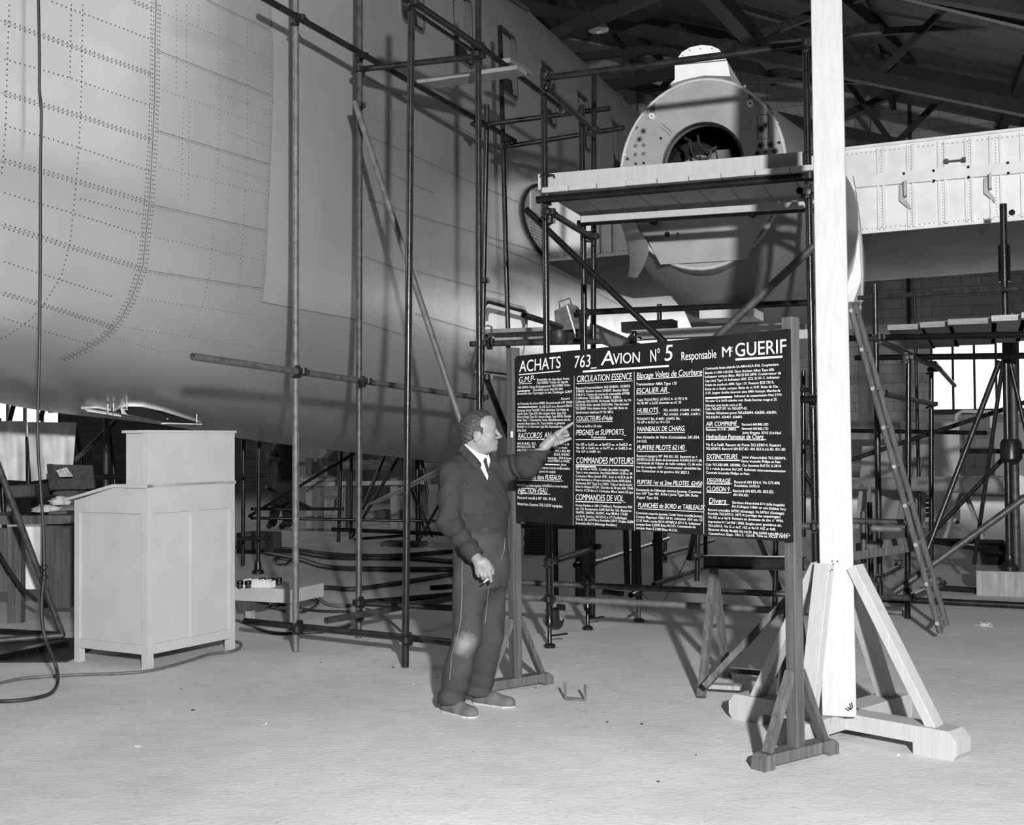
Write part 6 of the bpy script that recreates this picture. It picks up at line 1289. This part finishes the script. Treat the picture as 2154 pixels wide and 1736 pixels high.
# --- trousers
hpR, knR, anR = A_(-.232, 6.745, .80), v3(981, 1340, 6.70), v3(951, 1462, 6.745)
hpL, knL, anL = A_(-.125, 6.87, .80), v3(1031, 1330, 6.88), v3(1008, 1452, 6.955)
F = Fld((-.47, 6.52, .03), (.06, 7.12, 1.05), .0062)
PEL = [(.70, -.178, 6.805, .135, .12, 1.0), (.80, -.178, 6.805, .155, .145, 1.0), (.88, -.178, 6.805, .158, .155, 1.0), (.95, -.176, 6.80, .150, .140, .9), (1.005, -.176, 6.80, .146, .118, .7), (1.03, -.176, 6.80, .146, .115, .6)]
pel = f_sec(F, PEL)
exR, exL = anR + (anR - knR) * .25, anL + (anL - knL) * .25
lR = smin(f_cap(F, hpR, knR, .100, .078), f_cap(F, knR, exR, .076, .080), .03); lL = smin(f_cap(F, hpL, knL, .100, .076), f_cap(F, knL, exL, .072, .076), .03)
def stack_(F, a, amp): return amp * np.exp(-((F.Z - a[2] + .0) / .09) ** 2) * np.sin((F.Z - a[2]) * 70 + (F.X - a[0]) * 22)
lR = lR + stack_(F, anR, .006) + wav(F, .004, 30, 24, 16, 2); lL = lL + stack_(F, anL, .005) + wav(F, .004, 26, 30, 17, 5)
# front crease
kk_ = .03 + .12 * np.clip((F.Z - .50) / .2, 0, 1); h_ = np.clip(.5 + .5 * (lL - lR) / kk_, 0, 1); both = lL + (lR - lL) * h_ - kk_ * h_ * (1 - h_)
d = smin(pel, both, .05)
d = np.where(F.Z < .70, np.minimum(lR, lL), d) if False else d
d = d + wav(F, .0032, 22, 19, 24, 1) + wav(F, .0018, 45, 38, 40, 4)
gap = f_cap(F, (knR + knL) / 2 + A_(0.0, -.01, .10), (anR + anL) / 2 + A_(0, 0, -.08), .002, .010); d = smax(d, -gap, .02)
d = smax(d, (.058 + .16 * (F.X + .32) * (F.X > -.32) * (F.Y < 6.85)) - F.Z, .008); F.d = d.astype(np.float32); V, Q = nets(F); mesh_np('trousers', [(V, Q)], 'trousers', man, man0); tb = bvh_of(V, Q)
ZBm = lambda x, y: (900 + x / 4.038, 1090 + y / 4.038)
mb = MB()
for pts in ([ZBm(292, 380), ZBm(290, 640), ZBm(280, 860), ZBm(250, 1020), ZBm(205, 1150), ZBm(180, 1430)], [ZBm(655, 170), ZBm(650, 260), ZBm(615, 380)], [ZBm(520, 560), ZBm(500, 740), ZBm(485, 930)]):
    ps = seam(pts, bv=tb)
    if ps: mb.path(ps, .0022, 5)
mb.build('trouser_seam', 'seam', man)
mb = MB(); bl = [Vector((-.176 + .146 * 1.0 * math.cos(a) * math.cos(.6) - .118 * math.sin(a) * math.sin(.6), 6.80 + .146 * math.cos(a) * math.sin(.6) + .118 * math.sin(a) * math.cos(.6), 1.002)) for a in [k * math.pi / 20 for k in range(40)]]
vs = []
for p in bl:
    o_ = (p - Vector((-.176, 6.80, p.z))).normalized(); vs += [p + o_ * .002 - Z * .014, p + o_ * .006 - Z * .014, p + o_ * .006 + Z * .014, p + o_ * .002 + Z * .014]
mb.add(vs, [(4 * i + k, 4 * i + (k + 1) % 4, 4 * ((i + 1) % 40) + (k + 1) % 4, 4 * ((i + 1) % 40) + k) for i in range(40) for k in range(4)]); mb.build('belt', 'overall_dark', man)
# pale worn patch rubbed into the knee of the trousers
kh = hitm(tb, 979, 1356); m_ = MATS['trousers']; nt = m_.node_tree; N = nt.nodes; L = nt.links; bs = N['Principled BSDF']; tc = [n for n in N if n.type == 'TEX_COORD'][0]
mp = N.new('ShaderNodeMapping'); mp.vector_type = 'POINT'; mp.inputs['Location'].default_value = -(kh - man0); L.new(tc.outputs['Object'], mp.inputs[0])
nz = N.new('ShaderNodeTexNoise'); nz.inputs['Scale'].default_value = 18; L.new(tc.outputs['Object'], nz.inputs[0])
vl = N.new('ShaderNodeVectorMath'); vl.operation = 'LENGTH'; L.new(mp.outputs[0], vl.inputs[0]); ad = N.new('ShaderNodeMath'); ad.operation = 'MULTIPLY_ADD'; L.new(nz.outputs[0], ad.inputs[0]); ad.inputs[1].default_value = .07; L.new(vl.outputs['Value'], ad.inputs[2])
mr = N.new('ShaderNodeMapRange'); mr.inputs[1].default_value = .05; mr.inputs[2].default_value = .115; mr.inputs[3].default_value = 1; mr.inputs[4].default_value = 0; L.new(ad.outputs[0], mr.inputs[0])
mx = N.new('ShaderNodeMix'); mx.data_type = 'RGBA'; src = bs.inputs['Base Color'].links[0].from_socket; L.new(mr.outputs[0], mx.inputs[0]); L.new(src, mx.inputs[6]); mx.inputs[7].default_value = (.2, .2, .2, 1); L.new(mx.outputs[2], bs.inputs['Base Color'])
# --- shoes
def shoe(heel, toe):
    h_, t_ = A_(*heel), A_(*toe); f = (t_ - h_); L = np.linalg.norm(f); f /= L; s_ = A_(-f[1], f[0], 0); c = lambda a, b, z: h_ + f * a * L + s_ * b + A_(0, 0, z)
    lo = np.minimum(h_, t_) - .09; hi = np.maximum(h_, t_) + .09; lo[2] = -.01; hi[2] = .16; F = Fld(lo, hi, .004)
    d = f_cap(F, c(.14, 0, .045), c(.5, 0, .038), .036, .040); d = smin(d, f_cap(F, c(.5, 0, .034), c(.84, .006, .026), .040, .034), .02); d = smin(d, f_cap(F, c(.16, 0, .05), c(.2, 0, .12), .036, .040), .03)
    d = smin(d, f_ell(F, c(.8, .004, .026), (.052, .043, .028), (f, s_, (0, 0, 1))), .02); d = np.maximum(d, .012 - F.Z) + wav(F, .001, 90, 80, 90); up = Fld(lo, hi, .004); up.d = d.astype(np.float32)
    V, Q = nets(up); o = mesh_np('shoe', [(V, Q)], 'shoe', man, man0)
    so = smin(smin(f_ell(F, c(.8, .004, .02), (.060, .047, .05), (f, s_, (0, 0, 1))), f_cap(F, c(.14, 0, .01), c(.75, 0, .01), .037, .044), .02), 9, 0); so = np.maximum(so, F.Z - .013); so = np.maximum(so, .0005 - F.Z)
    F.d = so.astype(np.float32); V, Q = nets(F); mesh_np('sole', [(V, Q)], 'shoe_sole', o, man0)
shoe((-.395, 6.80, 0), (-.212, 6.615, 0)); shoe((-.235, 7.00, 0), (.0, 6.865, 0))
# --- head, in a local frame: f forwards, l his left, u up
HO = v3(1005, 918, 6.83); fv = A_(.985, .05, -.0); fv /= np.linalg.norm(fv); lv = A_(-fv[1], fv[0], 0); uv_ = A_(0, 0, 1)
hp = lambda f, l, u: HO + fv * f + lv * l + uv_ * u
HX = (fv, lv, uv_)
F = Fld(HO + A_(-.15, -.115, -.20), HO + A_(.17, .115, .17), .0027)
def L3(F): dx, dy, dz = F.X - HO[0], F.Y - HO[1], F.Z - HO[2]; return dx * fv[0] + dy * fv[1], dx * lv[0] + dy * lv[1], dz + 0 * F.X + 0 * F.Y
cran = f_ell(F, hp(-.003, 0, .055), (.097, .075, .086), HX); d = cran
d = smin(d, f_ell(F, hp(.045, 0, .055), (.056, .062, .062), HX), .03)
d = smin(d, f_ell(F, hp(.045, 0, -.012), (.055, .056, .075), HX), .03)
for s_ in (-1, 1):
    d = smin(d, f_cap(F, hp(.005, s_ * .052, -.035), hp(.075, s_ * .020, -.068), .018, .016), .03)
    d = smin(d, f_ell(F, hp(.065, s_ * .036, -.004), (.026, .022, .024), HX), .02)
    d = smin(d, f_cap(F, hp(.094, s_ * .010, .047), hp(.083, s_ * .042, .044), .009, .009), .012)
d = smin(d, f_ell(F, hp(.090, 0, -.066), (.020, .022, .018), HX), .018)
d = smin(d, f_ell(F, hp(.083, 0, -.036), (.026, .030, .026), HX), .018)
for s_ in (-1, 1): d = smax(d, -f_ell(F, hp(.106, s_ * .031, .028), (.016, .019, .012), HX), .010)
for s_ in (-1, 1): d = smin(d, f_ell(F, hp(.079, s_ * .031, .028), (.0155, .0155, .0135), HX), .004)
d = smin(d, f_cap(F, hp(.098, 0, .040), hp(.124, 0, -.000), .0075, .0095), .010)
d = smin(d, f_ell(F, hp(.126, 0, -.003), (.0115, .0105, .0095), HX), .008)
for s_ in (-1, 1): d = smin(d, f_ell(F, hp(.112, s_ * .012, -.008), (.012, .007, .008), HX), .006)
d = smin(d, f_ell(F, hp(.105, 0, -.030), (.010, .020, .0065), HX), .006); d = smin(d, f_ell(F, hp(.103, 0, -.042), (.010, .018, .0065), HX), .005)
d = smax(d, -f_cap(F, hp(.117, -.02, -.0365), hp(.117, .02, -.0365), .0022, .0022), .003)
d = smin(d, f_cap(F, hp(-.030, 0, -.02), hp(-.034, 0, -.20), .055, .060), .035); d = smin(d, f_cap(F, hp(.0, 0, -.06), hp(-.012, 0, -.18), .042, .05), .03)
d = smin(d, f_ell(F, hp(.052, 0, -.075), (.045, .036, .018), HX), .025)
for s_ in (-1, 1):      # ears
    ax_e = (fv * .93 + uv_ * -.36, lv, uv_ * .93 + fv * .36)
    e = f_ell(F, hp(-.004, s_ * .079, -.002), (.0195, .011, .034), ax_e); e = smax(e, -f_ell(F, hp(.002, s_ * .090, .002), (.0115, .008, .022), ax_e), .004); e = smin(e, f_cap(F, hp(.004, s_ * .079, .006), hp(.004, s_ * .079, -.014), .0045, .004), .004)
    d = smin(d, e, .006)
F.d = d.astype(np.float32); head_m = nets(F)
# hands
def hand(segs, lo, hi, h=.0026, k=.007):
    F = Fld(lo, hi, h); d = None
    for s in segs:
        if s[0] == 'c': q = f_cap(F, *s[1:5])
        else: q = f_ell(F, *s[1:4])
        d = q if d is None else smin(d, q, s[-1] if isinstance(s[-1], float) and s[-1] < .03 and len(s) in (6,) and s[0] == 'c' else k)
    F.d = d.astype(np.float32); return nets(F)
# left hand, pointing
YL = 6.86
kA = v3(1182.5, 905, YL); wL0 = wrL
def q_(x, y, dY=0): return v3(*ZA(x, y), YL + dY)
palmdir = kA - wL0
seg = [('c', wL0 - cL * .04, wL0 + palmdir * .25, .030, .028), ('c', q_(1740, 520, -.005), q_(1830, 425, -.01), .026, .022), ('c', q_(1770, 545, .0), q_(1850, 470, .0), .026, .021), ('c', q_(1790, 500, .02), q_(1870, 430, .025), .024, .020),
       ('c', q_(1850, 395, -.012), q_(1925, 345, -.012), .0125, .0105), ('c', q_(1925, 345, -.012), q_(1985, 302, -.012), .0105, .0092), ('c', q_(1985, 302, -.012), q_(2038, 266, -.012), .0092, .0070),
       ('c', q_(1870, 400, .004), q_(1945, 392, .0), .0115, .0108), ('c', q_(1945, 392, .0), q_(1968, 440, -.02), .0108, .0098), ('c', q_(1968, 440, -.02), q_(1915, 455, -.03), .0095, .0085),
       ('c', q_(1875, 430, .022), q_(1940, 425, .02), .0108, .010), ('c', q_(1940, 425, .02), q_(1950, 468, .0), .010, .009), ('c', q_(1950, 468, .0), q_(1900, 478, -.01), .009, .008),
       ('c', q_(1870, 465, .038), q_(1920, 462, .036), .0095, .0088), ('c', q_(1920, 462, .036), q_(1925, 498, .02), .0088, .008),
       ('c', q_(1775, 560, -.02), q_(1860, 540, -.035), .0170, .0130), ('c', q_(1860, 540, -.035), q_(1935, 510, -.042), .0128, .0105), ('c', q_(1935, 510, -.042), q_(2003, 487, -.045), .0108, .0085)]
hL = hand(seg, np.minimum(wL0, q_(2045, 600)) - .07, np.maximum(wL0, q_(2060, 240)) + .07, k=.006)
# right hand, hanging, cigarette between first fingers
YR = 6.505
r_ = lambda x, y, dY=0: v3(*ZBm(x, y), YR + dY)
seg = [('c', wrR - cR * .05, r_(440, 385), .031, .030), ('c', r_(430, 385), r_(435, 445), .028, .020), ('c', r_(470, 375), r_(500, 440), .028, .021), ('c', r_(455, 380, .012), r_(470, 450, .01), .026, .020), ('c', r_(500, 385), r_(525, 430), .020, .016),
       ('c', r_(415, 440, .002), r_(422, 470), .0115, .0105), ('c', r_(422, 470), r_(430, 494, .01), .0102, .0082),
       ('c', r_(447, 448, -.004), r_(458, 484, -.006), .0120, .0110), ('c', r_(458, 484, -.006), r_(468, 514, .004), .0106, .0086),
       ('c', r_(478, 445, -.006), r_(488, 490, -.010), .0122, .0112), ('c', r_(488, 490, -.010), r_(499, 522, .0), .0108, .0086),
       ('c', r_(512, 435, -.004), r_(526, 485, -.008), .0120, .0112), ('c', r_(526, 485, -.008), r_(538, 535, -.0), .0108, .0084),
       ('c', r_(520, 400, .012), r_(545, 440, .012), .0150, .0125), ('c', r_(545, 440, .012), r_(551, 470, .010), .0120, .0090)]
hR = hand(seg, np.minimum(wrR, r_(400, 560)) - .07, np.maximum(wrR, r_(560, 330)) + .07, k=.0055)
# hidden torso, arms and legs inside the clothes
F = Fld((-.45, 6.5, .05), (.27, 7.1, 1.46), .012)
d = f_sec(F, [(z, x, y, a - .03, b - .03, t) for z, x, y, a, b, t in TOR]); d = smin(d, f_sec(F, [(z, x, y, a - .025, b - .025, t) for z, x, y, a, b, t in PEL]), .03)
for a, b_, r0, r1 in ((shR, elR, .045, .038), (elR, wrR, .038, .028), (shL, elL, .045, .038), (elL, wrL, .038, .028), (hpR, knR, .07, .05), (knR, anR, .048, .036), (hpL, knL, .07, .05), (knL, anL, .048, .036)): d = smin(d, f_cap(F, a, b_, r0, r1), .02)
F.d = d.astype(np.float32); inner = nets(F)
body = mesh_np('body', [head_m, hL, hR, inner], 'skin', man, man0)
# hair: thin cap round the back and top with a receding temple
F = Fld(HO + A_(-.13, -.10, -.08), HO + A_(.12, .10, .17), .0027); f_, l_, u_ = L3(F)
sh_ = f_ell(F, hp(-.004, 0, .057), (.1015, .0800, .0905), HX); sh_ = smin(sh_, f_ell(F, hp(.035, 0, .075), (.060, .055, .066), HX), .03)
sh_ = smin(sh_, f_cap(F, hp(-.045, -.02, .0), hp(-.060, 0, -.045), .05, .030), .02); sh_ = smin(sh_, f_cap(F, hp(-.045, .02, .0), hp(-.060, 0, -.045), .05, .030), .02)
mod_ = .5 + .5 * np.sin(u_ * 90 + l_ * 140 + f_ * 35 + 1.3 * np.sin(u_ * 150)); sh_ = sh_ + .0030 * mod_ * np.sin(u_ * 270 + f_ * 190 + 2.2 * np.sin(f_ * 45 + u_ * 30)) + .0012 * np.sin(u_ * 640 + f_ * 420)
al = np.abs(l_)
side = f_ - (.014 + .0 * u_) - .10 * np.clip(u_ - .10, 0, 1) * 10 * .0        # temple line at the side
top = f_ - (.078 - .9 * np.clip(al - .022, 0, .1))
line = np.where(u_ > .088, np.maximum(top, side * 0 + top), side)
blend = np.clip((u_ - .085) / .035, 0, 1); line = side * (1 - blend) + top * blend
sideb = np.maximum(np.abs(f_ - .018) - .010, np.maximum(-(u_ - .0), u_ - .05)); 
low = -(u_ + .012) - .55 * np.clip(-(f_ + .02), 0, .05) * 1.2
hd = np.maximum(sh_, np.minimum(line, sideb + 0 * sh_)); hd = np.maximum(hd, low)
hd = np.maximum(hd, -(f_ell(F, hp(-.004, 0, .0), (.024, .2, .036), HX)) * (u_ < .03) - 10 * (u_ >= .03))
F.d = hd.astype(np.float32); mesh_np('hair', [nets(F)], 'hair', man, man0)
for s_ in (-1, 1):
    mb = MB(); mb.path([Vector(hp(.1045, s_ * .010, .046)), Vector(hp(.1040, s_ * .022, .050)), Vector(hp(.094, s_ * .036, .049)), Vector(hp(.080, s_ * .048, .044))], [.002, .0034, .003, .0015], 6); mb.build('eyebrow', 'hair', man)
    mb = MB(); c = Vector(hp(.0855, s_ * .031, .0285)); mb.lathe(c, Vector(fv), [(.0085, 0), (.0072, .006), (.004, .0088), (.001, .0096)], 12); mb.build('eye', 'white_of_eye', man)
    mb = MB(); mb.lathe(c + Vector(fv) * .0078, Vector(fv), [(.0042, 0), (.003, .002)], 10); mb.build('pupil', 'pupil', man)
    mb = MB(); mb.path([Vector(hp(.0975, s_ * .018, .030)), Vector(hp(.0985, s_ * .030, .0355)), Vector(hp(.086, s_ * .045, .030))], .0016, 5); mb.build('eyelid', 'lip', man)
a, b_ = Vector(r_(514, 518, -.016)), Vector(r_(474, 547, -.022)); cg = thing('cigarette', 'lit white cigarette held between the fingers of the hanging hand', 'cigarette', a)
mb = MB(); mb.tube(a, b_, .0042, 10); mb.build('paper_tube', 'cigarette', cg); mb = MB(); mb.tube(b_, b_ + (b_ - a) * .22, .0044, 10); mb.build('ash', 'rubber', cg)
# --- mechanic in the background, under the belly, seen from behind-left and leaning over
bY = 21.4; q = lambda x, y, dY=0: v3(x, y, bY + dY); g0 = G(590, 1110)
wk = thing('person', 'mechanic in dark overalls bending at work under the aircraft belly', 'person', g0)
lo = q(545, 1112) - A_(.3, .35, .1); hi = q(635, 905) + A_(.3, .35, .1)
F = Fld(lo, hi, .018)
d = f_cap(F, q(598, 1020), q(603, 962, -.05), .17, .19); d = smin(d, f_ell(F, q(600, 945), (.24, .16, .14)), .08); d = smin(d, f_ell(F, q(597, 1032), (.20, .17, .19)), .08)
d = smin(d, f_cap(F, q(586, 1035), q(573, 1100), .125, .075), .04); d = smin(d, f_cap(F, q(604, 1035), q(606, 1100), .125, .085), .04); d = smin(d, f_cap(F, q(573, 1096), q(566, 1107, -.1), .06, .05), .03); d = smin(d, f_cap(F, q(606, 1098), q(592, 1108, -.1), .06, .05), .03)
F.d = d.astype(np.float32); ov = nets(F); mesh_np('overalls', [ov], 'overall_dark', wk, g0)
F.d = smin(f_cap(F, q(617, 945, .0), q(604, 970, -.12), .085, .07), f_cap(F, q(604, 970, -.12), q(577, 966, -.22), .07, .045), .04).astype(np.float32); s1_ = nets(F)
F.d = smin(f_cap(F, q(588, 940, .0), q(572, 955, -.12), .08, .06), f_cap(F, q(572, 955, -.12), q(566, 975, -.2), .06, .045), .04).astype(np.float32); mesh_np('shirt', [s1_, nets(F)], 'shoe', wk, g0)
F.d = smin(f_ell(F, q(586, 927), (.09, .10, .12)), f_cap(F, q(586, 930), q(597, 945), .06, .06), .03).astype(np.float32); h1 = nets(F); F.d = smin(f_cap(F, q(577, 966, -.22), q(566, 960, -.24), .04, .035), f_cap(F, q(566, 960, -.24), q(560, 954, -.24), .02, .015), .02).astype(np.float32); mesh_np('body', [h1, nets(F)], 'skin', wk, g0)
F.d = f_ell(F, q(588, 922, .03), (.10, .10, .10)).astype(np.float32); mesh_np('hair', [nets(F)], 'shoe', wk, g0)
